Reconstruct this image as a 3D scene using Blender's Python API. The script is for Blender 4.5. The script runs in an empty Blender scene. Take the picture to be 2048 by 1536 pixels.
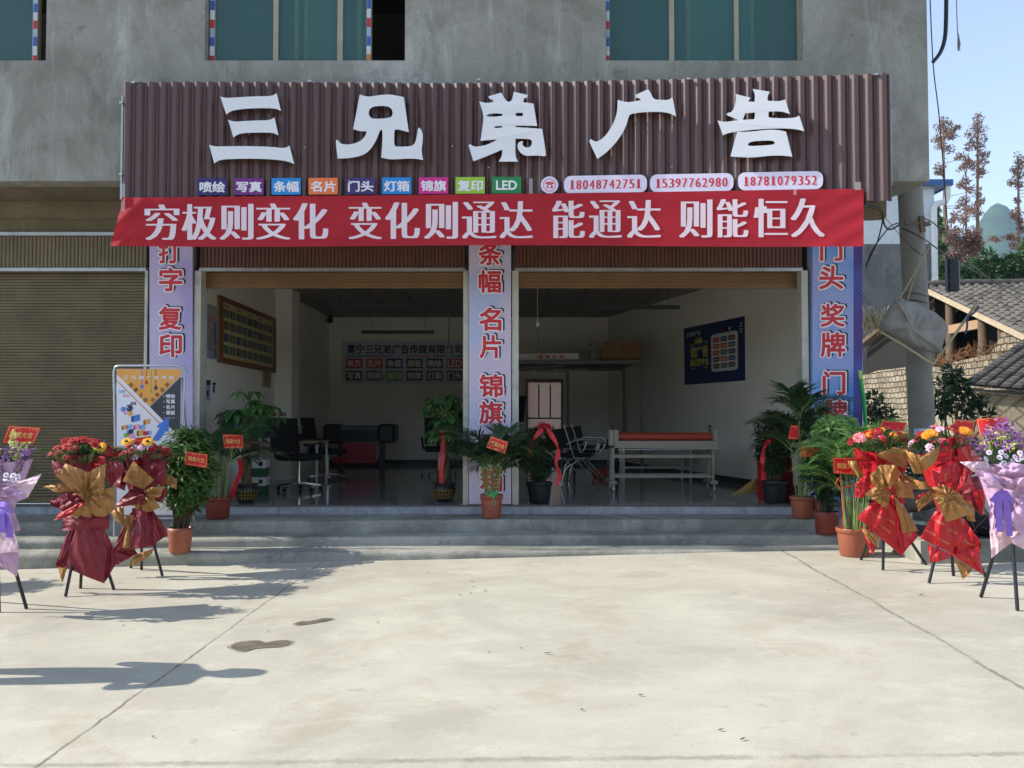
import bpy, math, random
from math import sin, cos, pi, radians
from mathutils import Vector, Matrix, noise
from mathutils.geometry import tessellate_polygon
SC = bpy.context.scene
COL = SC.collection
# ------------------------------------------------------------------ camera, sky, sun, exposure
FPX, CX, CY = 1750.0, 1024.0, 768.0
TILT = math.atan(60.0 / FPX)
EYE = Vector((0.0, 0.0, 1.56))
cd = bpy.data.cameras.new('camera'); cam = bpy.data.objects.new('camera', cd); COL.objects.link(cam)
cd.sensor_width = 36.0; cd.lens = FPX / 2048.0 * 36.0; cd.clip_start = 0.05; cd.clip_end = 12000
cam.location = EYE; cam.rotation_euler = (pi / 2 + TILT, 0, 0); SC.camera = cam
SUN_EL, SUN_AZ = radians(36.8), radians(-1.1)        # elevation; heading of the light (0 = along +X, along the facade)
LDIR = Vector((cos(SUN_EL) * cos(SUN_AZ), cos(SUN_EL) * sin(SUN_AZ), -sin(SUN_EL)))
wd = bpy.data.worlds.new('World'); SC.world = wd; wd.use_nodes = True
wn = wd.node_tree.nodes; sky = wn.new('ShaderNodeTexSky'); sky.sky_type = 'NISHITA'; sky.sun_disc = False
sky.sun_elevation = SUN_EL; sky.sun_rotation = radians(270) - SUN_AZ
sky.air_density = 1.0; sky.dust_density = 0.5; sky.ozone_density = 1.2; sky.altitude = 1700
wn['Background'].inputs['Strength'].default_value = 0.15
hs_ = wn.new('ShaderNodeHueSaturation'); hs_.inputs['Saturation'].default_value = 0.72; wd.node_tree.links.new(sky.outputs[0], hs_.inputs['Color'])
wd.node_tree.links.new(hs_.outputs[0], wn['Background'].inputs[0])
sl = bpy.data.lights.new('sun', 'SUN'); sl.energy = 3.4; sl.angle = radians(0.5); sl.color = (1.0, 0.95, 0.87)
so = bpy.data.objects.new('sun', sl); COL.objects.link(so)
so.rotation_euler = LDIR.to_track_quat('-Z', 'Y').to_euler(); so.location = (-20, 0, 20)
SC.view_settings.view_transform = 'Standard'; SC.view_settings.look = 'None'
SC.view_settings.gamma = 1.0; SC.view_settings.use_curve_mapping = False
SC.view_settings.exposure = 1.04
# ------------------------------------------------------------------ pixel rays (used only to measure true positions)
def ray(px, py):
    u = (px - CX) / FPX; v = (CY - py) / FPX
    return Vector((u, cos(TILT) - v * sin(TILT), sin(TILT) + v * cos(TILT)))
def P(px, py, Y):
    d = ray(px, py); return EYE + d * (Y / d.y)
def PL(px, py, p0, n):
    d = ray(px, py); return EYE + d * ((p0 - EYE).dot(n) / d.dot(n))
def gz(x, y):
    return 0.13 + 0.018 * max(-8, min(8, x)) + 0.015 * (max(-4, min(10, y)) - 8.8)
def G(px, py, dz=0.0):
    d = ray(px, py); z = 0.1
    for _ in range(8):
        p = EYE + d * ((z - EYE.z) / d.z); z = gz(p.x, p.y) + dz
    return p
def front(Y):
    return lambda px, py, d=0.0: P(px, py, Y - d)
# ------------------------------------------------------------------ materials
def lin(c):
    return tuple((x / 255 / 12.92 if x / 255 < 0.04045 else ((x / 255 + 0.055) / 1.055) ** 2.4) for x in c)
MATS = {}
class NT:
    def __init__(s, m): s.t = m.node_tree; s.n = s.t.nodes; s.b = s.n['Principled BSDF']
    def new(s, k, **kw):
        x = s.n.new(k)
        for a, b in kw.items(): setattr(x, a, b)
        return x
    def link(s, a, b): s.t.links.new(a, b)
    def coord(s, scale=(1, 1, 1), rot=(0, 0, 0), loc=(0, 0, 0)):
        c = s.new('ShaderNodeTexCoord'); mp = s.new('ShaderNodeMapping')
        mp.inputs['Scale'].default_value = scale; mp.inputs['Rotation'].default_value = rot; mp.inputs['Location'].default_value = loc
        s.link(c.outputs['Object'], mp.inputs[0]); return mp.outputs[0]
    def noise(s, vec, scale, detail=6, rough=0.6, dist=0.0):
        x = s.new('ShaderNodeTexNoise'); x.inputs['Scale'].default_value = scale; x.inputs['Detail'].default_value = detail
        x.inputs['Roughness'].default_value = rough; x.inputs['Distortion'].default_value = dist
        s.link(vec, x.inputs['Vector']); return x.outputs[0]
    def ramp(s, fac, a, b):
        x = s.new('ShaderNodeMapRange'); x.inputs[1].default_value = a; x.inputs[2].default_value = b
        s.link(fac, x.inputs[0]); return x.outputs[0]
    def mix(s, fac, a, b, mode='MIX'):
        x = s.new('ShaderNodeMix', data_type='RGBA', blend_type=mode)
        for i, v in ((0, fac), (6, a), (7, b)):
            if hasattr(v, 'is_linked'): s.link(v, x.inputs[i])
            elif i == 0: x.inputs[0].default_value = v
            else: x.inputs[i].default_value = (*v[:3], 1)
        return x.outputs[2]
    def math(s, op, a, b=0.0):
        x = s.new('ShaderNodeMath', operation=op)
        for i, v in ((0, a), (1, b)):
            if hasattr(v, 'is_linked'): s.link(v, x.inputs[i])
            else: x.inputs[i].default_value = v
        return x.outputs[0]
    def xyz(s, vec):
        x = s.new('ShaderNodeSeparateXYZ'); s.link(vec, x.inputs[0]); return x.outputs
    def bump(s, h, strength=0.3, dist=0.02):
        x = s.new('ShaderNodeBump'); x.inputs['Strength'].default_value = strength; x.inputs['Distance'].default_value = dist
        s.link(h, x.inputs['Height']); s.link(x.outputs[0], s.b.inputs['Normal'])
    def col(s, c): s.link(c, s.b.inputs['Base Color'])
def newmat(name):
    m = bpy.data.materials.new(name); m.use_nodes = True; MATS[name] = m; return m, NT(m)
def M(name, col=None, rough=0.6, metal=0.0, var=0.12, vs=6.0, bump=0.0, bs=60.0, spec=0.5, dirt=0.0, wrinkle=0.0):
    if name in MATS: return MATS[name]
    m, t = newmat(name); c = col if max(col) <= 1.0 and isinstance(col[0], float) else lin(col)
    t.b.inputs['Roughness'].default_value = rough; t.b.inputs['Metallic'].default_value = metal
    t.b.inputs['Specular IOR Level'].default_value = spec
    v = t.coord(); n = t.noise(v, vs)
    out = t.mix(t.ramp(n, 0.3, 0.7), [x * (1 - var) for x in c], [min(1, x * (1 + var)) for x in c])
    if dirt:
        d = t.ramp(t.noise(v, 2.3, 9, 0.7), 0.52, 0.72)
        out = t.mix(t.math('MULTIPLY', d, dirt), out, [x * 0.35 + 0.02 for x in c])
    t.col(out)
    if bump: t.bump(t.noise(v, bs, 4), bump)
    if wrinkle:
        a = t.math('ABSOLUTE', t.math('SUBTRACT', t.noise(v, 7.0, 3, 0.55, 0.6), 0.5)); b = t.math('ABSOLUTE', t.math('SUBTRACT', t.noise(v, 19.0, 2, 0.5, 0.4), 0.5))
        t.bump(t.math('ADD', t.math('MULTIPLY', a, 2.0), t.math('MULTIPLY', b, 0.7)), wrinkle, 0.03)
    return m
def leafmat(name, col, col2, trans=0.25, rough=0.45):
    if name in MATS: return MATS[name]
    m, t = newmat(name); a, b = lin(col), lin(col2)
    v = t.coord(); n = t.noise(v, 9.0, 3)
    g = t.new('ShaderNodeNewGeometry')
    f = t.math('ADD', t.math('MULTIPLY', t.ramp(n, 0.3, 0.7), 0.5), t.math('MULTIPLY', g.outputs['Random Per Island'], 0.5))
    c = t.mix(f, a, b); t.col(c); t.b.inputs['Roughness'].default_value = rough
    tr = t.new('ShaderNodeBsdfTranslucent'); t.link(c, tr.inputs[0])
    mx = t.new('ShaderNodeMixShader'); mx.inputs[0].default_value = trans
    t.link(t.b.outputs[0], mx.inputs[1]); t.link(tr.outputs[0], mx.inputs[2])
    t.link(mx.outputs[0], t.n['Material Output'].inputs[0]); return m
# ------------------------------------------------------------------ meshes
WORLD = {}
def wl(o): return WORLD.get(o.name, Vector((0, 0, 0)))
class MB:
    def __init__(s): s.v = []; s.f = []; s.m = []; s.s = []
    def add(s, vs, fs, mi=0, sm=False):
        b = len(s.v); s.v += [tuple(p) for p in vs]
        for f in fs: s.f.append(tuple(b + i for i in f)); s.m.append(mi); s.s.append(sm)
    def quad(s, a, b, c, d, mi=0): s.add([a, b, c, d], [(0, 1, 2, 3)], mi)
    def box(s, x0, x1, y0, y1, z0, z1, mi=0):
        s.add([(x, y, z) for z in (z0, z1) for y in (y0, y1) for x in (x0, x1)],
              [(0, 2, 3, 1), (4, 5, 7, 6), (0, 1, 5, 4), (2, 6, 7, 3), (0, 4, 6, 2), (1, 3, 7, 5)], mi)
    def bbox(s, c, sx, sy, sz, mi=0, rot=0.0, bev=0.0):
        """bevelled box: centre of the base c, sizes, turned by rot about Z"""
        b = min(bev, sx / 3, sy / 3, sz / 3); rings = []
        def ring(ix, iy, z):
            pts = []
            for qx, qy in ((1, 1), (-1, 1), (-1, -1), (1, -1)):
                ax, ay = qx * (sx / 2 - ix), qy * (sy / 2 - iy)
                if qx * qy > 0: pts += [(ax, ay - qy * b), (ax - qx * b, ay)]
                else: pts += [(ax - qx * b, ay), (ax, ay - qy * b)]
            return [(p[0], p[1], z) for p in pts]
        if b <= 0:
            pts = [(-sx / 2, -sy / 2, z) for z in (0,)]
            R = Matrix.Rotation(rot, 4, 'Z'); o = Vector(c)
            vs = [o + R @ Vector((x, y, z)) for z in (0, sz) for y in (-sy / 2, sy / 2) for x in (-sx / 2, sx / 2)]
            s.add(vs, [(0, 2, 3, 1), (4, 5, 7, 6), (0, 1, 5, 4), (2, 6, 7, 3), (0, 4, 6, 2), (1, 3, 7, 5)], mi); return
        rs = [ring(b, b, 0), ring(0, 0, b), ring(0, 0, sz - b), ring(b, b, sz)]
        R = Matrix.Rotation(rot, 4, 'Z'); o = Vector(c)
        vs = [o + R @ Vector(p) for r in rs for p in r]; n = 8; fs = []
        for k in range(3):
            for i in range(n): fs.append((k * n + i, k * n + (i + 1) % n, (k + 1) * n + (i + 1) % n, (k + 1) * n + i))
        fs.append(tuple(reversed(range(n)))); fs.append(tuple(3 * n + i for i in range(n)))
        s.add(vs, fs, mi)
    def bar(s, a, b, w, h=None, mi=0, up=(0, 0, 1)):
        """square bar from a to b"""
        a, b = Vector(a), Vector(b); h = h or w; d = (b - a).normalized(); u = Vector(up)
        if abs(d.dot(u)) > 0.98: u = Vector((1, 0, 0))
        x = d.cross(u).normalized() * w / 2; y = x.cross(d).normalized() * h / 2
        s.add([a - x - y, a + x - y, a + x + y, a - x + y, b - x - y, b + x - y, b + x + y, b - x + y],
              [(0, 1, 2, 3)[::-1], (4, 5, 6, 7), (0, 1, 5, 4), (1, 2, 6, 5), (2, 3, 7, 6), (3, 0, 4, 7)], mi)
    def tube(s, pts, r, n=8, mi=0, cap=True):
        pts = [Vector(p) for p in pts]; k = len(pts); rs = r if isinstance(r, (list, tuple)) else [r] * k
        vs = []; u = None
        for i, p in enumerate(pts):
            d = (pts[min(i + 1, k - 1)] - pts[max(i - 1, 0)]).normalized()
            if u is None:
                u = d.cross(Vector((0, 0, 1)) if abs(d.z) < 0.95 else Vector((1, 0, 0))).normalized()
            else:
                u = (u - d * u.dot(d)).normalized()
            w = d.cross(u)
            for j in range(n): vs.append(p + (u * cos(2 * pi * j / n) + w * sin(2 * pi * j / n)) * rs[i])
        fs = [(i * n + j, i * n + (j + 1) % n, (i + 1) * n + (j + 1) % n, (i + 1) * n + j) for i in range(k - 1) for j in range(n)]
        s.add(vs, fs, mi, True)
        if cap: s.add(vs[:n], [tuple(reversed(range(n)))], mi); s.add(vs[-n:], [tuple(range(n))], mi)
    def lathe(s, c, prof, n=24, mi=0, cap=False):
        c = Vector(c); vs = [c + Vector((r * cos(2 * pi * j / n), r * sin(2 * pi * j / n), z)) for r, z in prof for j in range(n)]
        s.add(vs, [(i * n + j, i * n + (j + 1) % n, (i + 1) * n + (j + 1) % n, (i + 1) * n + j) for i in range(len(prof) - 1) for j in range(n)], mi, True)
        if cap: s.add(vs[:n], [tuple(reversed(range(n)))], mi); s.add(vs[-n:], [tuple(range(n))], mi)
    def grid(s, fn, nu, nv, mi=0, sm=True):
        vs = [fn(i / nu, j / nv) for j in range(nv + 1) for i in range(nu + 1)]; w = nu + 1
        s.add(vs, [(j * w + i, j * w + i + 1, (j + 1) * w + i + 1, (j + 1) * w + i) for j in range(nv) for i in range(nu)], mi, sm)
    def poly(s, pts, mi=0):
        t = tessellate_polygon([[Vector(p) for p in pts]]); s.add(pts, [tuple(f) for f in t], mi)
    def ball(s, c, r, n=8, mi=0, sq=(1, 1, 1)):
        m = max(4, n // 2 + 1); c = Vector(c)
        vs = [c + Vector((sq[0] * r * sin(pi * i / m) * cos(2 * pi * j / n), sq[1] * r * sin(pi * i / m) * sin(2 * pi * j / n), sq[2] * r * cos(pi * i / m))) for i in range(m + 1) for j in range(n)]
        s.add(vs, [(i * n + j, (i + 1) * n + j, (i + 1) * n + (j + 1) % n, i * n + (j + 1) % n) for i in range(m) for j in range(n)], mi, True)
    def text(s, txt, fm, x0, y0, x1, y1, mi=0, d=0.002, off=0.028, shifts=None, dx=0.0, dy=0.0, ref=0.028, thin=0.0):
        """glyphs fitted into the measured box x0..x1, y0..y1 of the surface fm; heavier strokes by laying shifted copies over one another"""
        V, F = glyph(txt, thin)
        if shifts is not None: ring = [(q, 0.0) for q in shifts]; rx, ry = max(shifts), 0.0
        else:
            rx = ry = ref; n = 8 if off < 0.05 else 14
            ring = [(0.0, 0.0)] + [(off * cos(2 * pi * i / n), off * sin(2 * pi * i / n)) for i in range(n)] if off > 0 else [(0.0, 0.0)]
            if off >= 0.05: ring += [(off * 0.5 * cos(2 * pi * i / 7), off * 0.5 * sin(2 * pi * i / 7)) for i in range(7)]
        ax, bx = min(p[0] for p in V) - rx, max(p[0] for p in V) + rx; ay, by = min(p[1] for p in V) - ry, max(p[1] for p in V) + ry
        for k, (qx, qy) in enumerate(ring):
            pts = []
            for p in V:
                u = (p[0] + qx - ax) / (bx - ax); w = (p[1] + qy - ay) / (by - ay)
                pts.append(fm(x0 + u * (x1 - x0) + dx, y1 + w * (y0 - y1) + dy, d + 0.00008 * k))
            s.add(pts, F, mi)
    def build(s, name, mats, parent=None, loc=None):
        if not s.v: return None
        me = bpy.data.meshes.new(name); o = bpy.data.objects.new(name, me); COL.objects.link(o)
        if parent is not None:
            base = wl(parent) if loc is None else Vector(loc); o.parent = parent; o.location = base - wl(parent)
        elif loc is not None: base = Vector(loc); o.location = base
        else:
            xs, ys, zs = zip(*s.v); base = Vector(((min(xs) + max(xs)) / 2, (min(ys) + max(ys)) / 2, min(zs))); o.location = base
        WORLD[o.name] = Vector(base)
        me.from_pydata([(p[0] - base.x, p[1] - base.y, p[2] - base.z) for p in s.v], [], s.f)
        for m in (mats if isinstance(mats, (list, tuple)) else [mats]): me.materials.append(m)
        me.polygons.foreach_set('material_index', s.m); me.polygons.foreach_set('use_smooth', s.s)
        me.update(); return o
GLY = {}
def glyph(txt, thin=0.0):
    k = (txt, thin)
    if k not in GLY:
        cu = bpy.data.curves.new('t', 'FONT'); cu.body = txt; cu.offset = -thin; cu.resolution_u = 3
        o = bpy.data.objects.new('t', cu); COL.objects.link(o)
        me = bpy.data.meshes.new_from_object(o.evaluated_get(bpy.context.evaluated_depsgraph_get()))
        GLY[k] = ([(v.co.x, v.co.y) for v in me.vertices], [tuple(p.vertices) for p in me.polygons])
        bpy.data.objects.remove(o); bpy.data.curves.remove(cu); bpy.data.meshes.remove(me)
    return GLY[k]
def tag(o, label=None, cat=None, group=None, kind=None):
    if label: o['label'] = label
    if cat: o['category'] = cat
    if group: o['group'] = group
    if kind: o['kind'] = kind
    return o
def thing(name, loc, label, cat, group=None):
    o = bpy.data.objects.new(name, None); COL.objects.link(o); o.location = loc; o.empty_display_size = 0.1
    WORLD[o.name] = Vector(loc); return tag(o, label, cat, group)
def one(mb, name, mats, parent=None, label=None, cat=None, group=None, kind=None, loc=None):
    return tag(mb.build(name, mats, parent, loc), label, cat, group, kind)
def dup(o, parent=None, delta=(0, 0, 0), rz=None):
    c = o.copy(); COL.objects.link(c)
    WORLD[c.name] = wl(o) + Vector(delta)
    if parent is None:
        c.location = o.location + Vector(delta)
        if rz is not None: c.rotation_euler = (0, 0, rz)
    else: c.parent = parent
    for ch in [x for x in COL.objects if x.parent == o]: dup(ch, c)
    return c
# ------------------------------------------------------------------ ground and steps
def m_ground():
    m, t = newmat('yard_concrete'); v = t.coord()
    w = t.coord((1, 1.7, 1))
    a = t.ramp(t.noise(v, 0.5, 9, 0.68, 0.6), 0.34, 0.68)
    c = t.mix(a, lin((206, 200, 181)), lin((174, 168, 151)))
    b = t.ramp(t.noise(v, 0.9, 6, 0.7, 1.2), 0.53, 0.70)
    c = t.mix(t.math('MULTIPLY', b, 0.5), c, lin((172, 152, 128)))
    b = t.ramp(t.noise(w, 2.3, 9, 0.72, 0.4), 0.50, 0.68)
    c = t.mix(t.math('MULTIPLY', b, 0.55), c, lin((215, 209, 190)))
    b = t.ramp(t.noise(v, 7.0, 8, 0.75), 0.60, 0.74)
    c = t.mix(t.math('MULTIPLY', b, 0.75), c, lin((146, 136, 120)))
    b = t.ramp(t.noise(v, 16.0, 9, 0.8), 0.62, 0.70)
    c = t.mix(t.math('MULTIPLY', b, 0.45), c, lin((150, 140, 118)))
    b = t.ramp(t.noise(v, 90.0, 3, 0.7), 0.64, 0.72)
    c = t.mix(t.math('MULTIPLY', b, 0.5), c, lin((110, 102, 90)))
    for px_, py_, rad in ((1215, 1335, .62), (1160, 1300, .35), (640, 1340, .3), (880, 1440, .5), (1290, 1150, .5), (1720, 1175, .4), (600, 1180, .5)):   # patches where the skin of the slab has flaked
        g_ = G(px_, py_) if px_ > 700 else G(px_, py_); sb_ = t.new('ShaderNodeVectorMath', operation='DISTANCE'); sb_.inputs[1].default_value = (g_.x, g_.y, g_.z); t.link(v, sb_.inputs[0])
        f_ = t.math('ADD', t.ramp(sb_.outputs[1], rad, rad * .2), t.math('MULTIPLY', t.math('SUBTRACT', t.noise(w, 5.0, 10, .8), .5), 3.2))
        c = t.mix(t.math('MULTIPLY', t.ramp(f_, .62, .9), .2), c, lin((150, 138, 116)))
    gr = t.ramp(t.noise(v, 140.0, 2, .5), .35, .65); c = t.mix(t.math('MULTIPLY', gr, .22), c, lin((136, 128, 112)))
    # cast joints and the ragged seam near the photographer: distance to three lines
    x, y, _ = t.xyz(v); n1 = t.noise(v, 1.1, 3); n2 = t.noise(v, 14.0, 4)
    def seam(p, q, wid, amp, dark, c):
        d = (q - p).normalized(); nx, ny = -d.y, d.x; k = nx * p.x + ny * p.y
        e = t.math('SUBTRACT', t.math('ADD', t.math('MULTIPLY', x, nx), t.math('MULTIPLY', y, ny)), k)
        e = t.math('ADD', e, t.math('MULTIPLY', t.math('SUBTRACT', n1, 0.5), amp))
        e = t.math('ADD', e, t.math('MULTIPLY', t.math('SUBTRACT', n2, 0.5), wid * 2.4))
        f = t.ramp(t.math('ABSOLUTE', e), wid, wid * 0.35)
        f = t.math('MULTIPLY', f, t.ramp(t.noise(v, 3.1, 6, 0.75), 0.30, 0.56)); return t.mix(t.math('MULTIPLY', f, dark), c, lin((84, 76, 64))), f
    h = t.noise(v, 120.0, 4, 0.7)
    g1, g2 = G(70, 1536), G(640, 1128); c, f1 = seam(g1, g2, 0.012, 0.05, 0.75, c)
    g3, g4 = G(2048, 1375), G(1575, 1107); c, f2 = seam(g3, g4, 0.02, 0.13, 0.6, c)
    g5, g6 = G(0, 1531), G(2048, 1508); c, f3 = seam(g5, g6, 0.03, 0.04, 0.4, c)
    t.col(c); t.b.inputs['Roughness'].default_value = 0.82
    hh = t.math('SUBTRACT', h, t.math('MULTIPLY', t.math('ADD', f1, f2), 0.8)); t.bump(hh, 0.2, 0.01); return m
def m_plaster(name, c0, c1, c2, sx=1.0):
    m, t = newmat(name); v = t.coord(); w = t.coord((1.6 * sx, 1, 0.55))
    a = t.ramp(t.noise(v, 1.1, 8, 0.68, 0.9), 0.40, 0.62); c = t.mix(a, lin(c0), lin(c1))
    b = t.ramp(t.noise(w, 0.9, 6, 0.65, 0.4), 0.55, 0.72); c = t.mix(t.math('MULTIPLY', b, 0.75), c, lin(c2))
    b = t.ramp(t.noise(v, 3.2, 9, 0.75, 0.5), 0.56, 0.72); c = t.mix(t.math('MULTIPLY', b, 0.7), c, [x * 0.45 for x in lin(c0)])
    b = t.ramp(t.noise(v, 28.0, 5, 0.7), 0.63, 0.72); c = t.mix(t.math('MULTIPLY', b, 0.55), c, [x * 0.4 for x in lin(c0)])
    b = t.ramp(t.noise(t.coord((5.0, 1, .5)), 1.3, 6, .7), .56, .72); c = t.mix(t.math('MULTIPLY', b, 0.38), c, [min(.8, x * 1.05) for x in lin(c2)])
    b = t.ramp(t.noise(v, 75.0, 3, .6), .45, .7); c = t.mix(t.math('MULTIPLY', b, 0.3), c, [x * 0.6 for x in lin(c0)])
    t.col(c); t.b.inputs['Roughness'].default_value = 0.9
    t.bump(t.math('ADD', t.noise(v, 30.0, 7, 0.75), t.math('MULTIPLY', t.noise(v, 5.0, 4), 1.5)), 0.8, 0.02); return m
GROUND = m_ground()
PLASTER = m_plaster('cement_plaster', (132, 131, 121), (160, 158, 149), (200, 199, 192))
STEPM = m_plaster('step_concrete', (134, 133, 122), (176, 174, 161), (200, 197, 184), 0.3)
BEAMM = m_plaster('beam_concrete', (112, 100, 80), (128, 116, 96), (150, 136, 110), 0.4)
gb = MB(); xs = [-600, -120, -30, -8, -4, 0, 4, 8, 30, 120, 600]; ys = [-600, -120, -30, -4, 3, 10, 30, 120, 600, 2500]
gb.add([(x, y, gz(x, y)) for y in ys for x in xs], [(j * 11 + i, j * 11 + i + 1, (j + 1) * 11 + i + 1, (j + 1) * 11 + i) for j in range(9) for i in range(10)])
one(gb, 'ground', GROUND, kind='structure', loc=(0, 0, 0))
def lerp_tab(tab, x):
    for (a, ya), (b, yb) in zip(tab, tab[1:]):
        if x <= b: return ya + (yb - ya) * max(0, (x - a)) / (b - a)
    return tab[-1][1]
def nz(x, y=0.0, z=0.0): return noise.noise(Vector((x, y, z)))
st = MB()
def step(z, tab, back, x0, x1, seed):
    n = int((x1 - x0) / 0.12)
    def fn(u, w):
        x = x0 + (x1 - x0) * u; yf = lerp_tab(tab, x) + 0.014 * nz(x * 0.9, seed) + 0.006 * nz(x * 4, seed)
        zt = z + 0.006 * nz(x * 1.3, seed + 5)
        pr = [(0.012, -0.35), (0.0, -0.04), (0.006, -0.018), (0.02, -0.004), (0.045, 0.0), (back - yf, 0.0)]
        k = round(w * 5); return (x, yf + pr[k][0], zt + pr[k][1])
    st.grid(fn, n, 5)
    for x in (x0, x1):
        yf = lerp_tab(tab, x); st.quad((x, yf, z - 0.35), (x, yf, z - 0.004), (x, back, z - 0.004), (x, back, z - 0.35))
step(0.40, [(-14, 9.0), (-5, 9.36), (0, 9.67), (5, 9.68)], 10.3, -13, 3.86, 1.0)
step(0.28, [(-14, 8.5), (-5, 8.92), (0, 9.28), (5, 9.32)], 10.2, -13, 4.0, 2.0)
step(0.19, [(-14, 8.4), (-5, 8.63), (0, 8.77), (4.3, 8.95)], 10.1, -13, 4.15, 3.0)
one(st, 'steps', STEPM, kind='structure')
# ------------------------------------------------------------------ the building
YU, YF, YB = 9.35, 10.3, 18.4             # upper wall plane, shopfront plane, back wall
ZS, ZFL, ZC = P(100, 362, 9.35).z, 0.502, 3.6
bld = thing('shop_building', (0, YF, 0.0), 'unfinished grey cement two-storey building over an open shopfront', 'building')
W = [(-9.0, -5.05), (P(410, 60, YU).x, P(810, 60, YU).x), (P(1212, 60, YU).x, P(1606, 60, YU).x)]
ZW0, ZW1, ZTOP = P(600, 121, YU).z, 7.2, 8.6
uw = MB()
def wallrect(x0, x1, z0, z1): uw.box(x0, x1, YU, YU + 0.24, z0, z1)
edges = [-13.0] + [e for w in W for e in w] + [4.5]
for i in range(0, len(edges), 2): wallrect(edges[i], edges[i + 1], ZW0, ZW1)
wallrect(-13, 4.5, ZS, ZW0); wallrect(-13, 4.5, ZW1, ZTOP)
uw.add([(x, y, z) for z in (ZS, ZTOP) for x, y in ((4.26, YU + .24), (4.5, YU + .24), (2.5, 19), (2.26, 19))], [(0, 3, 2, 1), (4, 5, 6, 7), (0, 1, 5, 4), (1, 2, 6, 5), (2, 3, 7, 6), (3, 0, 4, 7)]); uw.box(-13, -12.76, YU + 0.24, 19, -0.3, ZTOP)
uw.box(-12.76, 2.26, 18.76, 19, ZS, ZTOP)
one(uw, 'upper_wall', PLASTER, bld)
sb = MB()
def slabz(x0, x1, x2, y0, y1, z0, z1): sb.add([(x, y, z) for z in (z0, z1) for x, y in ((x0, y0), (x1, y0), (x2, y1), (x0, y1))], [(0, 3, 2, 1), (4, 5, 6, 7), (0, 1, 5, 4), (1, 2, 6, 5), (2, 3, 7, 6), (3, 0, 4, 7)])
slabz(-12.755, 4.255, 2.3, YU + .245, 18.755, ZS + .004, ZS + .22); slabz(-13, 4.5, 2.5, YU, 19, ZTOP + .002, ZTOP + .18); slabz(-12.75, 4.2, 2.3, YU + .5, 18.7, 7.6, 7.75)
one(sb, 'floor_slab', BEAMM, bld)
rm = MB(); rm.box(-12.7, 3.4, 13.0, 13.1, ZS + 0.22, 7.6)
for x in (-4.6, 0.2): rm.box(x, x + 0.12, YU + 0.5, 13.0, ZS + 0.22, 7.6)
one(rm, 'upper_partition', M('raw_render', (120, 116, 108), 0.9, bump=0.3), bld)
lb = MB()
ns = 90
def drip(u, w):   # ragged render skirt on the beam under the slab
    x = -13 + 17.4 * u; dz = [0, -0.02, -0.19 - 0.05 * abs(nz(x * 1.1, 3)) - 0.02 * nz(x * 6, 8), -0.20 - 0.05 * abs(nz(x * 1.1, 3))][round(w * 3)]
    return (x, YF - [0.10, 0.105, 0.09 + 0.015 * nz(x * 3, 1), 0.0][round(w * 3)], ZS + dz)
lb.grid(drip, ns, 3); lb.box(-13, 4.02, YF, YF + 0.3, 3.66, ZS - 0.002)
one(lb, 'lintel_beam', BEAMM, bld)
RB = M('raw_render')
PX = [(P(299, 700, 10.2).x, P(384, 700, 10.2).x), (P(938, 700, 10.2).x, P(1022, 700, 10.2).x), (P(1627, 700, 10.2).x, P(1704, 700, 10.2).x)]
for a, b in PX: pl = MB(); pl.box(a + 0.01, b - 0.01, 10.205, 10.62, ZFL - 0.1, 3.66); one(pl, 'pillar', RB, bld)
# shop floor, tile-faced edge
def m_tile(name, c0, c1, gloss, gx, gy, gout):
    m, t = newmat(name); v = t.coord(); a = t.ramp(t.noise(v, 1.7, 9, 0.7, 2.5), 0.42, 0.62)
    c = t.mix(a, lin(c0), lin(c1)); x, y, z = t.xyz(v)
    if gx:
        f = None
        for q, s in ((x, gx), (y, gy)):
            if not s: continue
            e = t.math('ABSOLUTE', t.math('SUBTRACT', t.math('FRACT', t.math('DIVIDE', q, s)), 0.5))
            e = t.ramp(e, 0.5 - 0.0035 / s, 0.5 - 0.002 / s); f = e if f is None else t.math('MAXIMUM', f, e)
        c = t.mix(t.math('MULTIPLY', f, 0.7), c, lin(gout))
    t.col(c); t.b.inputs['Roughness'].default_value = gloss; return m
fl = MB(); fl.box(-12.7, 4.02, 10.2, 18.5, ZFL - 0.5, ZFL)
one(fl, 'shop_floor', m_tile('floor_tile', (150, 149, 146), (128, 127, 125), 0.1, 0.8, 0.8, (70, 70, 70)), kind='structure', loc=(0, 0, ZFL))
te = MB(); te.box(-12.7, 4.04, 10.185, 10.2, 0.395, ZFL - 0.012); te.box(-12.7, 4.04, 10.17, 10.2, ZFL - 0.012, ZFL + 0.003, 1)
one(te, 'tile_edge', [m_tile('marble_tile', (150, 153, 158), (178, 182, 188), 0.25, 0.9, 0, (90, 92, 95)), M('tile_lip', (88, 90, 92), 0.4)], bld, loc=(0, 0, 0))
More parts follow.
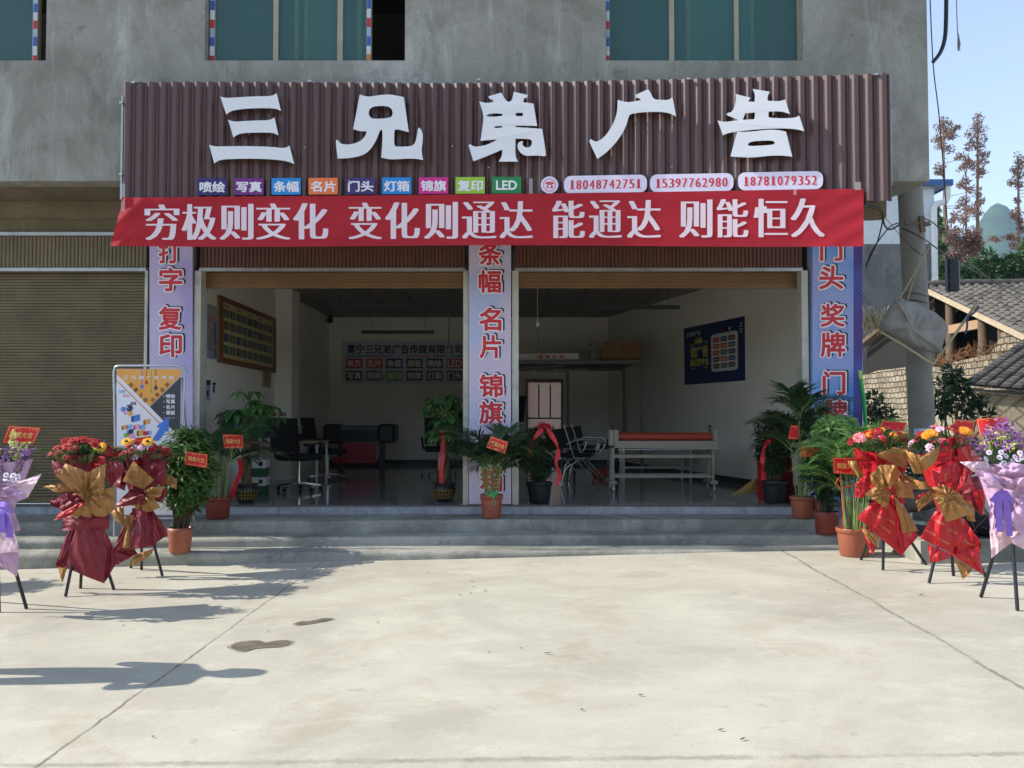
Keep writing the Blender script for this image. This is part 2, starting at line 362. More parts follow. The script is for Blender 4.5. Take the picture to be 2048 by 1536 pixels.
# interior shell
WHITE = M('white_wall', (232, 225, 208), 0.85, var=0.04, vs=1.5, bump=0.1)
def iw(pts): 
    b = MB(); b.poly(pts); 
    q = [Vector(p) for p in pts]; n = (q[1] - q[0]).cross(q[2] - q[0]).normalized() * 0.08; n = -n if n.dot(Vector((0, 14, 2)) - q[0]) > 0 else n
    b.poly([p + n for p in q][::-1]); k = len(q)
    for i in range(k): b.quad(q[i], q[(i + 1) % k], q[(i + 1) % k] + n, q[i] + n)
    return b
LW = -3.85
RW0, RW1 = Vector((4.15, 10.4, 0)), Vector((2.02, YB, 0))
one(iw([(LW, 10.62, ZFL), (LW, YB, ZFL), (LW, YB, ZC), (LW, 10.62, ZC)]), 'interior_wall', WHITE, bld)
DX0, DX1, DZ = P(1055, 800, YB).x, P(1123, 800, YB).x, P(1090, 762, YB).z
bw = MB(); bw.box(LW, DX0, YB, YB + .12, ZFL - .3, ZC); bw.box(DX1, 2.1, YB, YB + .12, ZFL - .3, ZC); bw.box(DX0, DX1, YB, YB + .12, DZ, ZC); one(bw, 'interior_wall', WHITE, bld)
one(iw([(RW1.x, RW1.y, ZFL), (RW0.x - 0.02, RW0.y + 0.06, ZFL), (RW0.x - 0.02, RW0.y + 0.06, ZC), (RW1.x, RW1.y, ZC)]), 'interior_wall', WHITE, bld)
wc = MB(); wc.box(LW, -3.58, 14.2, 14.7, ZFL, ZC - 0.002)
one(wc, 'wall_column', WHITE, bld)
sk = MB(); sk.box(LW + 0.002, 2.0, YB - 0.015, YB - 0.001, ZFL + 0.002, ZFL + 0.1)
rwd = (RW1 - RW0).normalized(); rwn = Vector((-rwd.y, rwd.x, 0)) * (1 if -rwd.y < 0 else -1)
a, b = RW0 + rwd * 0.3, RW1 - rwd * 0.05
sk.add([a + Vector((0, 0, ZFL + .002)), b + Vector((0, 0, ZFL + .002)), b + Vector((0, 0, ZFL + .1)), a + Vector((0, 0, ZFL + .1))], [(0, 1, 2, 3)]) if False else None
sk.bar(a + rwn * 0.008 + Vector((0, 0, ZFL + 0.052)), b + rwn * 0.008 + Vector((0, 0, ZFL + 0.052)), 0.012, 0.1)
one(sk, 'skirting_board', M('dark_skirting', (38, 38, 40), 0.4), bld)
cl = MB(); cl.box(-3.93, 4.2, 10.6, YB + 0.08, ZC, ZC + 0.05, 0)
for i in range(12):
    x = -3.6 + i * 0.6; cl.box(x, x + 0.012, 10.62, YB, ZC - 0.006, ZC - 0.001, 1)
one(cl, 'ceiling', [M('ceiling_panel', (140, 136, 130), 0.6), M('panel_joint', (60, 58, 55), 0.6)], bld)
# door rails, shutters and fascia cladding
STEEL = M('galvanised_rail', (176, 178, 176), 0.38, 0.6, 0.15, 9, dirt=0.5)
def m_ribs(name, ca, cb, axis, period, rough=0.5, metal=0.2, duty=0.5):
    m, t = newmat(name); v = t.coord(); q = t.xyz(v)[axis]
    e = t.math('FRACT', t.math('DIVIDE', q, period)); f = t.ramp(e, duty - 0.1, duty + 0.1)
    n = t.ramp(t.noise(v, 1.4, 6), 0.35, 0.7)
    c = t.mix(f, lin(ca), lin(cb)); c = t.mix(t.math('MULTIPLY', n, 0.35), c, [x * 0.6 for x in lin(ca)])
    t.col(c); t.b.inputs['Roughness'].default_value = rough; t.b.inputs['Metallic'].default_value = metal; return m
def ribbed(mb, x0, x1, z0, z1, y, per, dep, axis, mi=0):
    """sheet with real round ribs: axis 2 = ribs run along X, axis 0 = ribs run along Z"""
    L = (z1 - z0) if axis == 2 else (x1 - x0); n = max(2, int(L / per)); prof = []
    for i in range(n):
        for q, h in ((0.0, 0.0), (0.12, 0.75), (0.5, 1.0), (0.86, 0.75), (0.97, 0.0)): prof.append(((i + q) * L / n, h * dep * (1 + .25 * nz(i * 1.7, dep * 99))))
    prof.append((L, 0.0)); vs = []
    for p, h in prof:
        vs += [(x0, y - h, z0 + p), (x1, y - h, z0 + p)] if axis == 2 else [(x0 + p, y - h, z0), (x0 + p, y - h, z1)]
    mb.add(vs, [(2 * i, 2 * i + 1, 2 * i + 3, 2 * i + 2) for i in range(len(prof) - 1)], mi)
SHUT_L = M('shutter_bronze', (104, 92, 66), 0.5, 0.25, 0.2, 3.0, dirt=0.3)
SHUT = M('shutter_gold', (124, 92, 56), 0.42, 0.3, 0.12, 3.0, dirt=0.2)
CLAD = M('cladding_brown', (96, 58, 42), 0.5, 0.1, 0.2, 3.0, dirt=0.2)
CLAD_L = M('cladding_bronze', (112, 98, 72), 0.5, 0.2, 0.2, 3.0, dirt=0.2)
zh, zb = P(0, 541, YF).z, P(0, 577, 10.4).z
doors = [(-9.5, P(292, 700, YF).x, True), (P(398, 700, YF).x, P(931, 700, YF).x, False), (P(1030, 700, YF).x, P(1606, 700, YF).x, False)]
for x0, x1, closed in doors:
    s = MB(); ribbed(s, x0 + 0.03, x1 - 0.03, (ZFL + 0.08) if closed else zb + 0.05, zh + 0.02, 10.40, 0.027 if not closed else 0.036, 0.010, 2)
    s.box(x0 + 0.03, x1 - 0.03, 10.385, 10.41, (ZFL + 0.003) if closed else zb, (ZFL + 0.08) if closed else zb + 0.05)
    so_ = one(s, 'roller_shutter', SHUT_L if closed else SHUT, bld, 'closed bronze roller shutter' if closed else 'rolled-up golden shutter with its last slats showing')
    c = MB(); ribbed(c, x0, x1, zh + 0.035, 3.66, YF - 0.004, 0.045, 0.012, 0)
    c.box(x0, x1, YF - 0.004, YF + 0.2, zh + 0.036, 3.655)
    one(c, 'shutter_box', CLAD_L if closed else CLAD, bld)
    r = MB(); r.box(x0, x1, YF - 0.03, YF + 0.05, zh - 0.012, zh + 0.028)
    if closed: r.box(x0, x1, YF - 0.05, YF + 0.03, 3.665, 3.705)
    one(r, 'header_rail', STEEL, bld)
jm = [(P(293, 700, YF).x, P(299, 700, YF).x), (P(392, 700, YF).x, P(405, 700, YF).x), (P(927, 700, YF).x, P(938, 700, YF).x), (P(1024, 700, YF).x, P(1037, 700, YF).x), (P(1600, 700, YF).x, P(1613, 700, YF).x)]
JP = M('worn_jamb', (192, 190, 178), 0.55, 0.15, 0.12, 7, dirt=0.85)
for x0, x1 in jm:
    j = MB(); j.box(x0, x1, YF - 0.075, YF + 0.14, ZFL + 0.002, zh - 0.014); one(j, 'door_jamb', JP, bld)
# windows of the upper floor
FRAME = M('window_frame', (158, 150, 128), 0.45, 0.2)
GREENF = M('inner_sash_green', (176, 222, 156), 0.5)
def m_glass(name, tint, refl, alpha):
    m, t = newmat(name); b = t.b; b.inputs['Base Color'].default_value = (*lin(tint), 1); b.inputs['Roughness'].default_value = 0.06
    b.inputs['Specular IOR Level'].default_value = refl; b.inputs['Alpha'].default_value = alpha; return m
GL1 = m_glass('teal_glass', (64, 106, 102), 0.6, 0.52); GL2 = m_glass('double_teal_glass', (84, 168, 140), 0.5, 0.95)
TAPE = [M('tape_red', (178, 42, 48), 0.5), M('tape_white', (196, 200, 206), 0.5), M('tape_blue', (44, 92, 168), 0.5), M('tape_pale', (150, 170, 196), 0.5), M('tape_orange', (190, 120, 60), 0.5)]
def px2x(px): return P(px, 60, YU + 0.12).x
def film(mb, x0, x1, y, z0, z1, seed, vert=True):
    rnd = random.Random(seed); z = z0 if vert else x0; end = z1 if vert else x1; k = 0
    while z < end:
        e = min(end, z + 0.09 + 0.02 * rnd.random()); mi = (0, 1, 2, 3)[k % 4] if rnd.random() < 0.85 else 4
        if vert: mb.box(x0, x1, y - 0.003, y, z, e, mi)
        else: mb.box(z, e, y - 0.003, y, z0, z1, mi)
        z = e; k += 1
def window(bars, panes, greens, tapes, x0, x1):
    w = MB(); y = YU + 0.11
    for a, b in bars: w.box(px2x(a), px2x(b), y, y + 0.07, ZW0 + 0.002, ZW1 - 0.002)
    w.box(x0 + 0.003, px2x(panes[-1][1]), y + 0.004, y + 0.066, ZW0 + 0.001, ZW0 + 0.03); w.box(x0 + 0.003, x1 - 0.003, y + 0.004, y + 0.066, ZW1 - 0.05, ZW1 - 0.001)
    wo = one(w, 'window', FRAME, bld)
    for a, b, g, dy in panes:
        p = MB(); p.box(px2x(a), px2x(b), y + 0.02 + dy, y + 0.026 + dy, ZW0 + 0.026, ZW1 - 0.05); one(p, 'glass_pane', GL2 if g else GL1, wo)
    if greens:
        p = MB()
        for a, b in greens: p.box(px2x(a), px2x(b), y + 0.068, y + 0.1, ZW0 + 0.03, ZW1 - 0.05)
        one(p, 'inner_sash', GREENF, wo)
    p = MB()
    for a, b, sd in tapes: film(p, px2x(a), px2x(b), y - 0.0025, ZW0 + 0.004, ZW1, sd)
    film(p, px2x(panes[0][0]), px2x(panes[0][1]) - 0.2, y + 0.0015, ZW0 + 0.004, ZW0 + 0.022, 5, False)
    one(p, 'protective_film', TAPE, wo)
window([(420, 431), (547, 557), (675, 686), (733, 743)], [(429, 549, 0, 0), (555, 677, 0, 0.012), (684, 735, 0, 0)], [(586, 594), (606, 613), (713, 721)], [(421, 430, 1), (734, 742, 2)], *W[1])
xw = MB(); xw.box(px2x(612), px2x(676), YU + 0.20, YU + 0.206, ZW0 + 0.03, ZW1 - 0.05); one(xw, 'sliding_pane', GL2, bld)
window([(1212, 1219), (1338, 1348), (1468, 1477), (1594, 1605)], [(1218, 1339, 0, 0), (1347, 1469, 0, 0.012), (1476, 1595, 0, 0)], [(1375, 1383), (1504, 1511)], [(1212.5, 1218.5, 3)], *W[2])
xw = MB(); xw.box(px2x(1384), px2x(1503), YU + 0.20, YU + 0.206, ZW0 + 0.03, ZW1 - 0.05); one(xw, 'sliding_pane', GL2, bld)
window([(-300, -285), (-130, -118), (66, 77)], [(-286, -129, 0, 0), (-119, 68, 0, 0.012)], [], [(68, 76, 7)], *W[0])
# ------------------------------------------------------------------ corrugated sign
SP0, SP1 = P(245, 280, 9.08), P(1782, 280, 8.49); SP1.y = SP0.y; sd = Vector((1, 0, 0)); sn = Vector((0, -1, 0))
def bow_(x): return 0.028 * max(0.0, x - SP0.x - 3.2) ** 2      # the right half of the board bends away from the wall
def sgn(px, py, d=0.0):
    k = d
    for _ in range(4): p = P(px, py, SP0.y - k); k = d + bow_(p.x)
    return P(px, py, SP0.y - k)
ST, SBT = P(400, 164, 9.05).z, P(1000, 398, 9.05).z
STR, SBR = P(1780, 147, 8.49).z, P(1780, 403, 8.49).z
sign = thing('shop_sign', (0, 8.96, SBT), 'long brown corrugated metal sign board with five large white characters above the shop', 'shop sign')
SIGNM = M('brown_coated_sheet', (82, 57, 53), 0.38, 0.0, 0.10, 25.0, bump=0.06, bs=220, spec=0.6)
cs = MB(); L = (Vector((SP1.x, SP1.y, 0)) - Vector((SP0.x, SP0.y, 0))).length; nr = 63; per = L / nr
prof = []
for i in range(nr):
    j = 0.10 * nz(i * 0.7)
    for q, h in ((0.0, 0.0), (0.30 + j * .2, 0.030), (0.60 + j * .2, 0.030), (0.80, 0.0), (0.86, 0.006), (0.93, 0.006)): prof.append(((i + q) * per, h))
prof.append((L, 0.0)); vs = []
for p, h in prof:
    q = SP0 + sd * p + sn * (h + 0.006 * nz(p * 0.8) + bow_(SP0.x + p)); zt = ST + 0.006 * sin(p * 1.35)
    bq = bow_(SP0.x + p) / bow_(SP1.x); vs += [(q.x, q.y, SBT + (SBR - SBT) * bq), (q.x, q.y, zt + (STR - ST) * bq)]
cs.add(vs, [(2 * i, 2 * i + 1, 2 * i + 3, 2 * i + 2) for i in range(len(prof) - 1)])
one(cs, 'corrugated_sheet', SIGNM, sign)
tr = MB()
for q in (SP0 - sn * -.012, SP1 + sn * (bow_(SP1.x) - .015)): tr.bar((q.x, q.y, max(SBT, SBR)), (q.x, q.y, min(ST, STR) - .01), 0.012, 0.02)
q0, q1 = SP0 - sn * 0.08, SP1 - sn * 0.08
for z in (SBT + 0.1, ST - 0.12, 4.35): tr.bar((q0.x, q0.y, z), (q1.x, q1.y, z), 0.05)
for i in range(6):
    p = SP0 + sd * (0.2 + i * 1.48)
    for z in (SBT + 0.1, ST - 0.12): tr.bar((p.x, p.y + 0.08, z), (p.x, YU, z), 0.04)
one(tr, 'support_frame', STEEL, sign)
for px, py in ((268, 164), (620, 162), (957, 159), (1376, 157), (1752, 148), (243, 205), (243, 348)):
    c = sgn(px, py, 0.02); ck = MB(); ck.box(c.x - 0.016, c.x + 0.016, c.y - 0.02, c.y + 0.02, c.z - 0.016, c.z + 0.004); one(ck, 'fixing_clip', M('bright_zinc', (185, 188, 186), 0.3, 0.7), sign)
for px, py in ((977, 335), (1344, 334), (905, 292), (610, 295), (498, 268)):
    c = sgn(px, py, 0.034); ck = MB(); ck.ball(c, 0.009, 8); one(ck, 'screw_cap', M('bright_zinc'), sign)
BIG = {'0': (400, 160, [[(328,265),(420,292),(600,280),(800,268),(1000,262),(1165,258),(1240,212),(1310,500),(1215,458),(1000,455),(800,460),(640,475),(500,500),(425,560)],
 [(455,642),(545,675),(700,665),(900,655),(1125,650),(1205,608),(1270,895),(1170,850),(950,850),(720,855),(610,880),(540,930)],
 [(148,1045),(240,1077),(500,1070),(850,1070),(1150,1080),(1375,1105),(1445,1060),(1525,1360),(1420,1315),(1200,1285),(900,1272),(600,1275),(400,1282),(305,1300),(230,1350)]]),
'1': (650, 160, [[(562,235),(680,270),(780,262),(870,245),(960,236),(1080,236),(1160,255),(1275,275),(1355,845),(1250,815),(1150,797),(1122,815),(1118,1020),(1130,1065),(1165,1080),(1380,1072),(1430,1050),(1465,1000),(1490,880),(1500,790),(1525,768),(1560,810),(1585,890),(1580,990),(1562,1120),(1570,1210),(1588,1295),(1480,1275),(1340,1270),(1200,1280),(1050,1285),(910,1255),(925,1050),(930,870),(925,815),(905,800),(880,840),(840,950),(780,1060),(700,1160),(600,1220),(480,1250),(340,1268),(205,1270),(170,985),(195,965),(220,985),(250,1030),(350,1045),(450,1035),(560,995),(630,935),(665,870),(672,830),(600,830),(530,818),(455,795)],
 [(705,520),(730,460),(790,428),(900,418),(1010,425),(1070,455),(1095,515),(1090,570),(1060,605),(960,622),(800,630),(740,610),(712,570)]]),
'2': (920, 160, [[(457,265),(668,203),(752,350),(815,352),(845,310),(870,190),(1092,240),(1080,290),(1040,290),(1020,360),(1188,380),(1248,745),(1070,738),(900,738),(895,760),(960,765),(1120,775),(1328,790),(1395,1210),(1375,1235),(1340,1230),(1240,1220),(1120,1228),(1040,1220),(980,1180),(940,1120),(928,1070),(940,1020),(980,990),(1015,990),(1020,1010),(1005,1030),(1030,1075),(1080,1095),(1130,1085),(1160,1050),(1165,1000),(1150,965),(1110,955),(985,950),(895,950),(892,1230),(938,1320),(628,1320),(680,1225),(685,1125),(500,1205),(340,1270),(215,1315),(138,1055),(160,1037),(235,1080),(330,1072),(440,1045),(540,1000),(600,960),(480,970),(330,985),(375,690),(380,560),(312,345),(430,375),(545,355),(525,312),(480,310)],
 [(420,578),(480,545),(560,540),(680,545),(690,565),(680,580),(560,595),(470,592)], [(895,550),(910,530),(1010,530),(1022,550),(1015,580),(1000,585),(915,585),(898,570)], [(550,765),(570,748),(670,742),(685,755),(675,770),(570,778)]]),
'3': (1160, 160, [[(610,320),(750,360),(860,350),(985,325),(960,295),(905,285),(900,240),(1100,148),(1140,200),(1175,280),(1210,315),(1310,320),(1430,325),(1495,275),(1555,590),(1460,540),(1340,518),(1200,515),(1050,520),(900,535),(820,552),(790,580),(765,680),(720,800),(660,900),(590,1000),(500,1100),(400,1195),(280,1275),(150,1000),(152,975),(180,955),(255,1005),(340,965),(430,880),(520,740),(580,600),(603,480),(605,400)]]),
'4': (1420, 160, [[(415,225),(530,255),(655,285),(620,345),(640,352),(720,350),(728,230),(688,142),(968,190),(930,265),(932,335),(1040,342),(1135,340),(1218,315),(1290,550),(1165,510),(1050,507),(950,510),(945,590),(960,610),(1180,620),(1370,612),(1445,575),(1525,830),(1400,795),(1200,785),(1000,785),(750,800),(520,822),(300,855),(210,895),(122,655),(240,680),(460,650),(380,610),(280,575),(268,550),(290,530),(350,520),(390,450),(415,370),(422,300)],
 [(570,540),(725,525),(725,600),(710,635),(530,645)], [(440,835),(600,840),(800,820),(980,800),(1150,815),(1230,835),(1330,1240),(1200,1225),(1050,1220),(900,1232),(700,1255),(500,1250),(330,1235)],
 [(610,1045),(640,1005),(750,985),(950,978),(1020,985),(1050,1010),(1035,1040),(980,1050),(800,1062),(640,1070)]])}
FACE = M('white_acrylic', (222, 222, 226), 0.35, var=0.02); RIM = M('bronze_return', (70, 56, 46), 0.4, 0.5)
def area(p): return sum(a[0] * b[1] - b[0] * a[1] for a, b in zip(p, p[1:] + p[:1]))
def inside(pt, poly):
    c = False
    for (x0, y0), (x1, y1) in zip(poly, poly[1:] + poly[:1]):
        if (y0 > pt[1]) != (y1 > pt[1]) and pt[0] < (x1 - x0) * (pt[1] - y0) / (y1 - y0) + x0: c = not c
    return c
def smooth_poly(p):   # rounds gentle turns, keeps the sharp brush tips
    out = []; n = len(p)
    for i in range(n):
        a, b, c = Vector(p[i - 1]), Vector(p[i]), Vector(p[(i + 1) % n]); ang = (b - a).angle(c - b) if (b - a).length and (c - b).length else 0
        if ang < radians(62): out += [tuple(b + (a - b) * 0.25), tuple(b + (c - b) * 0.25)]
        else: out.append(tuple(b))
    return out
for k in '01234':
    x0, y0, loops = BIG[k]; s = 220 / 1779
    lp = [smooth_poly([(x0 + x * s, y0 + y * s) for x, y in q]) for q in loops]
    outers = [q for q in lp if not any(inside(q[0], r) for r in lp if r is not q)]
    b = MB()
    for q in outers:
        holes = [r for r in lp if r is not q and inside(r[0], q)]
        allp = [p for r in [q] + holes for p in r]
        tes = tessellate_polygon([[Vector((p[0], -p[1], 0)) for p in r] for r in [q] + holes])
        for d, mi, dd in ((0.115, 0, 0), (0.068, 1, 1)):
            vs = [sgn(p[0], p[1], d) for p in allp]
            fs = []
            for f in tes:
                n = (vs[f[1]] - vs[f[0]]).cross(vs[f[2]] - vs[f[0]])
                fs.append(tuple(f) if (n.dot(sn) > 0) != bool(dd) else tuple(reversed(f)))
            b.add(vs, fs, mi)
        for r in [q] + holes:
            n = len(r); rv = [sgn(p[0], p[1], 0.115) for p in r] + [sgn(p[0], p[1], 0.068) for p in r]
            b.add(rv, [(i, (i + 1) % n, n + (i + 1) % n, n + i) for i in range(n)], 1)
            c = sum((Vector((p[0], p[1], 0)) for p in r), Vector()) / n
            if r is q:
                for p in r[::max(1, n // 5)]:
                    e = (p[0] * 0.7 + c.x * 0.3, p[1] * 0.7 + c.y * 0.3)
                    if inside(e, q) and not any(inside(e, h) for h in holes): b.tube([sgn(*e, 0.07), sgn(*e, 0.0)], 0.006, 6, 1)
    one(b, 'mounted_character', [FACE, RIM], sign)
TXTW = M('print_white', (226, 224, 230), 0.5, var=0.02)
tiles = [('喷绘', 395, (42, 28, 104)), ('写真', 468.5, (112, 28, 122)), ('条幅', 543, (24, 132, 206)), ('名片', 617, (232, 116, 58)), ('门头', 692, (62, 38, 104)), ('灯箱', 764, (24, 132, 206)), ('锦旗', 837.5, (206, 28, 136)), ('复印', 911, (150, 190, 58)), ('LED', 984, (20, 128, 66))]
def slab(mb, fm, pts, d0, d1, mi=0):
    n = len(pts); vs = [fm(x, y, d1) for x, y in pts] + [fm(x, y, d0) for x, y in pts]
    t = tessellate_polygon([[Vector((x, -y, 0)) for x, y in pts]])
    fs = []
    for f in t:
        nn = (vs[f[1]] - vs[f[0]]).cross(vs[f[2]] - vs[f[0]]); fs.append(tuple(f) if nn.y < 0 else tuple(reversed(f)))
    mb.add(vs, fs, mi); mb.add(vs, [(i, n + i, n + (i + 1) % n, (i + 1) % n) for i in range(n)], mi)
for k, (s, x, c) in enumerate(tiles):
    b = MB(); y = 357.0 - 3.2 * k / 8
    slab(b, sgn, [(x, y), (x + 58.5, y - 0.3), (x + 58.5, y + 33), (x, y + 33.3)], 0.034, 0.05)
    if s == 'LED': b.text(s, sgn, x + 8, y + 7, x + 50, y + 26, 1, 0.0525, 0.028)
    else: b.text(s, sgn, x + 4, y + 6, x + 55, y + 28, 1, 0.0525, 0.03)
    one(b, 'service_tile', [M('tile_' + s + 'x', c, 0.45, var=0.03), TXTW], sign)
REDI = M('print_red', (206, 40, 48), 0.5, var=0.05); PLATE = M('plate_white', (226, 216, 236), 0.4, var=0.02)
def rrect(x0, y0, x1, y1, r, sl=0.0):
    out = []
    for cx_, cy_, a0 in ((x1 - r, y0 + r, -90), (x1 - r, y1 - r, 0), (x0 + r, y1 - r, 90), (x0 + r, y0 + r, 180)):
        for i in range(7):
            a = radians(a0 + 15 * i); px = cx_ + r * cos(a); out.append((px, cy_ + r * sin(a) + sl * (x1 - px)))
    return out
for s, x0, y0, x1, y1 in (('18048742751', 1128, 349, 1294, 385), ('15397762980', 1300, 346, 1467, 382), ('18781079352', 1476, 342, 1646, 378)):
    b = MB()
    f = lambda px, py, d=0.0, x0=x0, x1=x1: sgn(x0, py + 0.018 * (x1 - x0), d).lerp(sgn(x1, py, d), (px - x0) / (x1 - x0))
    slab(b, f, rrect(x0, y0, x1, y1, 14), 0.034, 0.06)
    n = len(s)
    for i, ch in enumerate(s):
        cx_ = x0 + 10 + (x1 - x0 - 20) * (i + 0.5) / n; hw = 5.3 if ch != '1' else 2.6
        b.text(ch, f, cx_ - hw, y0 + 9, cx_ + hw, y1 - 9, 1, 0.0625, 0.0, (-0.045, -0.022, 0.0, 0.022, 0.045), thin=0.012)
        if ch == '1':
            b.quad(f(cx_ - 4.6, y1 - 10.4, .0632), f(cx_ + 4.8, y1 - 10.4, .0632), f(cx_ + 4.8, y1 - 9, .0632), f(cx_ - 4.6, y1 - 9, .0632), 1)
    one(b, 'phone_plate', [PLATE, REDI], sign)
b = MB(); cxp, cyp = 1099, 370
circ = lambda r, n=36: [(cxp + r * cos(2 * pi * i / n), cyp + r * sin(2 * pi * i / n)) for i in range(n)]
slab(b, sgn, circ(17.3), 0.034, 0.06)
o_, i_ = circ(12.7), circ(11.7)
b.add([sgn(*p, 0.0625) for p in o_ + i_], [(i, (i + 1) % 36, 36 + (i + 1) % 36, 36 + i) for i in range(36)], 1)
q = lambda zx, zy: (1070 + zx / 6.827, 340 + zy / 6.827)
hand = [(140, 190), (150, 170), (175, 162), (205, 160), (235, 162), (252, 170), (262, 192), (238, 196), (228, 184), (180, 184), (168, 196)]
body = [(180, 188), (225, 188), (232, 208), (250, 245), (152, 245), (168, 210)]
for pts, d in ((hand, 0.0625), (body, 0.0628)): b.poly([sgn(*q(x, y), d) for x, y in pts], 1)
dl = [(q(200, 220)[0] + 3.0 * cos(2 * pi * i / 16), q(200, 220)[1] + 3.0 * sin(2 * pi * i / 16)) for i in range(16)]
b.poly([sgn(*p, 0.0634) for p in dl], 0)
one(b, 'phone_emblem', [PLATE, REDI], sign)
# ------------------------------------------------------------------ red cloth banner
def ban_d(px, py):
    u = (px - 230) / 1500.0; w = (py - 385) / 108.0
    d = 0.075 + 0.006 * sin(u * 23 + 1.5 * w) + 0.004 * sin(u * 51 + 2) * w + 0.018 * w * sin(u * 6.0 + 0.6)
    e = max(0.0, 1 - (px - 225) / 110.0)
    d += e * (0.05 * sin(3.0 * w + 0.4) * w + 0.02 * sin((px + py) * 0.14))
    e = max(0.0, (px - 1580) / 150.0); return d + e * 0.005 * sin((px * 0.9 + py * 1.7) * 0.09)
def ban(px, py, d=0.0): return sgn(px, py, ban_d(px, py) + d)
def ban_grid(u, w):
    yt = 395.0 + (377.0 - 395.0) * u + (2.2 * sin(u * 3.1)); ybm = 492.0 + 1.6 * sin(u * 9) + 1.2 * sin(pi * u) * 0.0
    xl = 243.0 - 22.0 * max(0.0, (w - 0.12) / 0.88) ** 1.05; xr = 1727.0 + 0.6 * w
    px = xl + (xr - xl) * u; py = yt + (ybm - yt) * w; p = ban(px, py); return p
b = MB(); b.grid(ban_grid, 260, 18)
def m_cloth(name, c, c2):
    m, t = newmat(name); v = t.coord(); n = t.ramp(t.noise(t.coord((1, 1, 2.5)), 1.6, 6, 0.6, 0.5), 0.35, 0.7)
    cc = t.mix(n, lin(c), lin(c2)); t.col(cc); t.b.inputs['Roughness'].default_value = 0.75; t.b.inputs['Specular IOR Level'].default_value = 0.25
    tr_ = t.new('ShaderNodeBsdfTranslucent'); t.link(cc, tr_.inputs[0]); mx = t.new('ShaderNodeMixShader'); mx.inputs[0].default_value = 0.15
    t.link(t.b.outputs[0], mx.inputs[1]); t.link(tr_.outputs[0], mx.inputs[2]); t.link(mx.outputs[0], t.n['Material Output'].inputs[0])
    t.bump(t.noise(v, 260, 2), 0.08, 0.002); return m
bt = [('穷', 288, 360), ('极', 362, 434), ('则', 438, 508), ('变', 511, 582), ('化', 585, 658), ('变', 696, 765), ('化', 769, 841), ('则', 847, 917), ('通', 923, 994), ('达', 998, 1067), ('能', 1103, 1171), ('通', 1177, 1245), ('达', 1253, 1323), ('则', 1357, 1426), ('能', 1432, 1498), ('恒', 1506, 1577), ('久', 1580, 1651)]
for ch, xa, xb in bt:
    u = (xa - 288) / 1290.0; b.text(ch, ban, xa + 1, 409 - 12 * u, xb - 1, 480 - 6 * u, 1, 0.005, 0.0, (-0.05, -0.033, -0.016, 0.0, 0.016, 0.033, 0.05), thin=0.013)
ban_o = one(b, 'cloth_banner', [m_cloth('banner_red', (186, 44, 56), (166, 36, 48)), M('banner_ink', (226, 206, 214), 0.7, var=0.03)], None, 'red cloth banner with white slogan stretched under the brown sign', 'banner', loc=(0, 8.9, 3.2))
tm, t_ = newmat('clear_tape'); t_.b.inputs['Base Color'].default_value = (0.8, 0.8, 0.8, 1); t_.b.inputs['Alpha'].default_value = 0.3; t_.b.inputs['Roughness'].default_value = 0.15
for px, py, w_, h_ in ((246, 395, 8, 56), (1062, 372, 7, 30), (1716, 372, 12, 16), (1590, 383, 6, 14)):
    tp = MB(); tp.grid(lambda u, w, px=px, py=py, w_=w_, h_=h_: sgn(px + (u - .5) * w_, py + (w - .5) * h_, 0.092), 2, 4); one(tp, 'adhesive_tape', tm, ban_o)
# ------------------------------------------------------------------ printed pillar wraps
def m_print(name, base, blue, pink, line, split, seed):
    m, t = newmat(name); v = t.coord(); x, y, z = t.xyz(v)
    g = t.ramp(t.math('ADD', t.math('ADD', t.math('MULTIPLY', z, 0.55), t.math('MULTIPLY', x, 0.9 * split)), t.math('MULTIPLY', t.noise(t.coord(loc=(seed, 0, 0)), 0.9, 2, 0.4, 0.8), 1.4)), 0.9, 1.9)
    c = t.mix(g, lin(base), lin(blue))
    f = t.ramp(t.noise(t.coord(loc=(seed * 3, 0, 1)), 0.8, 1, 0.3, 0.5), 0.47, 0.53); c = t.mix(t.math('MULTIPLY', f, 0.55), c, lin(pink))
    for sx, per, fl in ((1.0, 0.055, f), (-0.8, 0.042, g)):
        q = t.math('ADD', t.math('MULTIPLY', z, 1.0), t.math('MULTIPLY', x, sx)); q = t.math('ADD', q, t.math('MULTIPLY', t.noise(v, 0.5, 1), 0.35))
        e = t.math('ABSOLUTE', t.math('SUBTRACT', t.math('FRACT', t.math('DIVIDE', q, per)), 0.5)); e = t.ramp(e, 0.08, 0.04)
        c = t.mix(t.math('MULTIPLY', t.math('MULTIPLY', e, fl), 0.42), c, lin(line))
    t.col(c); t.b.inputs['Roughness'].default_value = 0.5; return m
PW = M('outline_white', (236, 230, 240), 0.5, var=0.02); PBK = M('shadow_print', (26, 22, 40), 0.5)
def wrap(name, mat, outline, chars, label):
    b = MB(); f = front(10.2)
    for strip, mi in outline:
        for (xa, xb, da, db, ya, yb) in [strip]:
            n = 24
            b.grid(lambda u, w: f(xa + (xb - xa) * u + (0.0), ya + (yb - ya) * w, da + (db - da) * u + 0.003 * nz(w * 9, xa * 0.1)), 3, n, mi)
    for ch, xa, ya, xb, yb in chars:
        b.text(ch, f, xa, ya, xb, yb, 3, 0.011, 0.075, dx=3.6, dy=-2.2)
        b.text(ch, f, xa, ya, xb, yb, 2, 0.013, 0.085)
        b.text(ch, f, xa, ya, xb, yb, 1, 0.015, 0.028)
    one(b, name, [mat[0], REDI, PW, PBK] + mat[1:], None, label, 'banner', 'printed sheets wrapped round the shopfront pillars', loc=(P(outline[0][0][0], 700, 10.2).x, 10.2, ZFL))
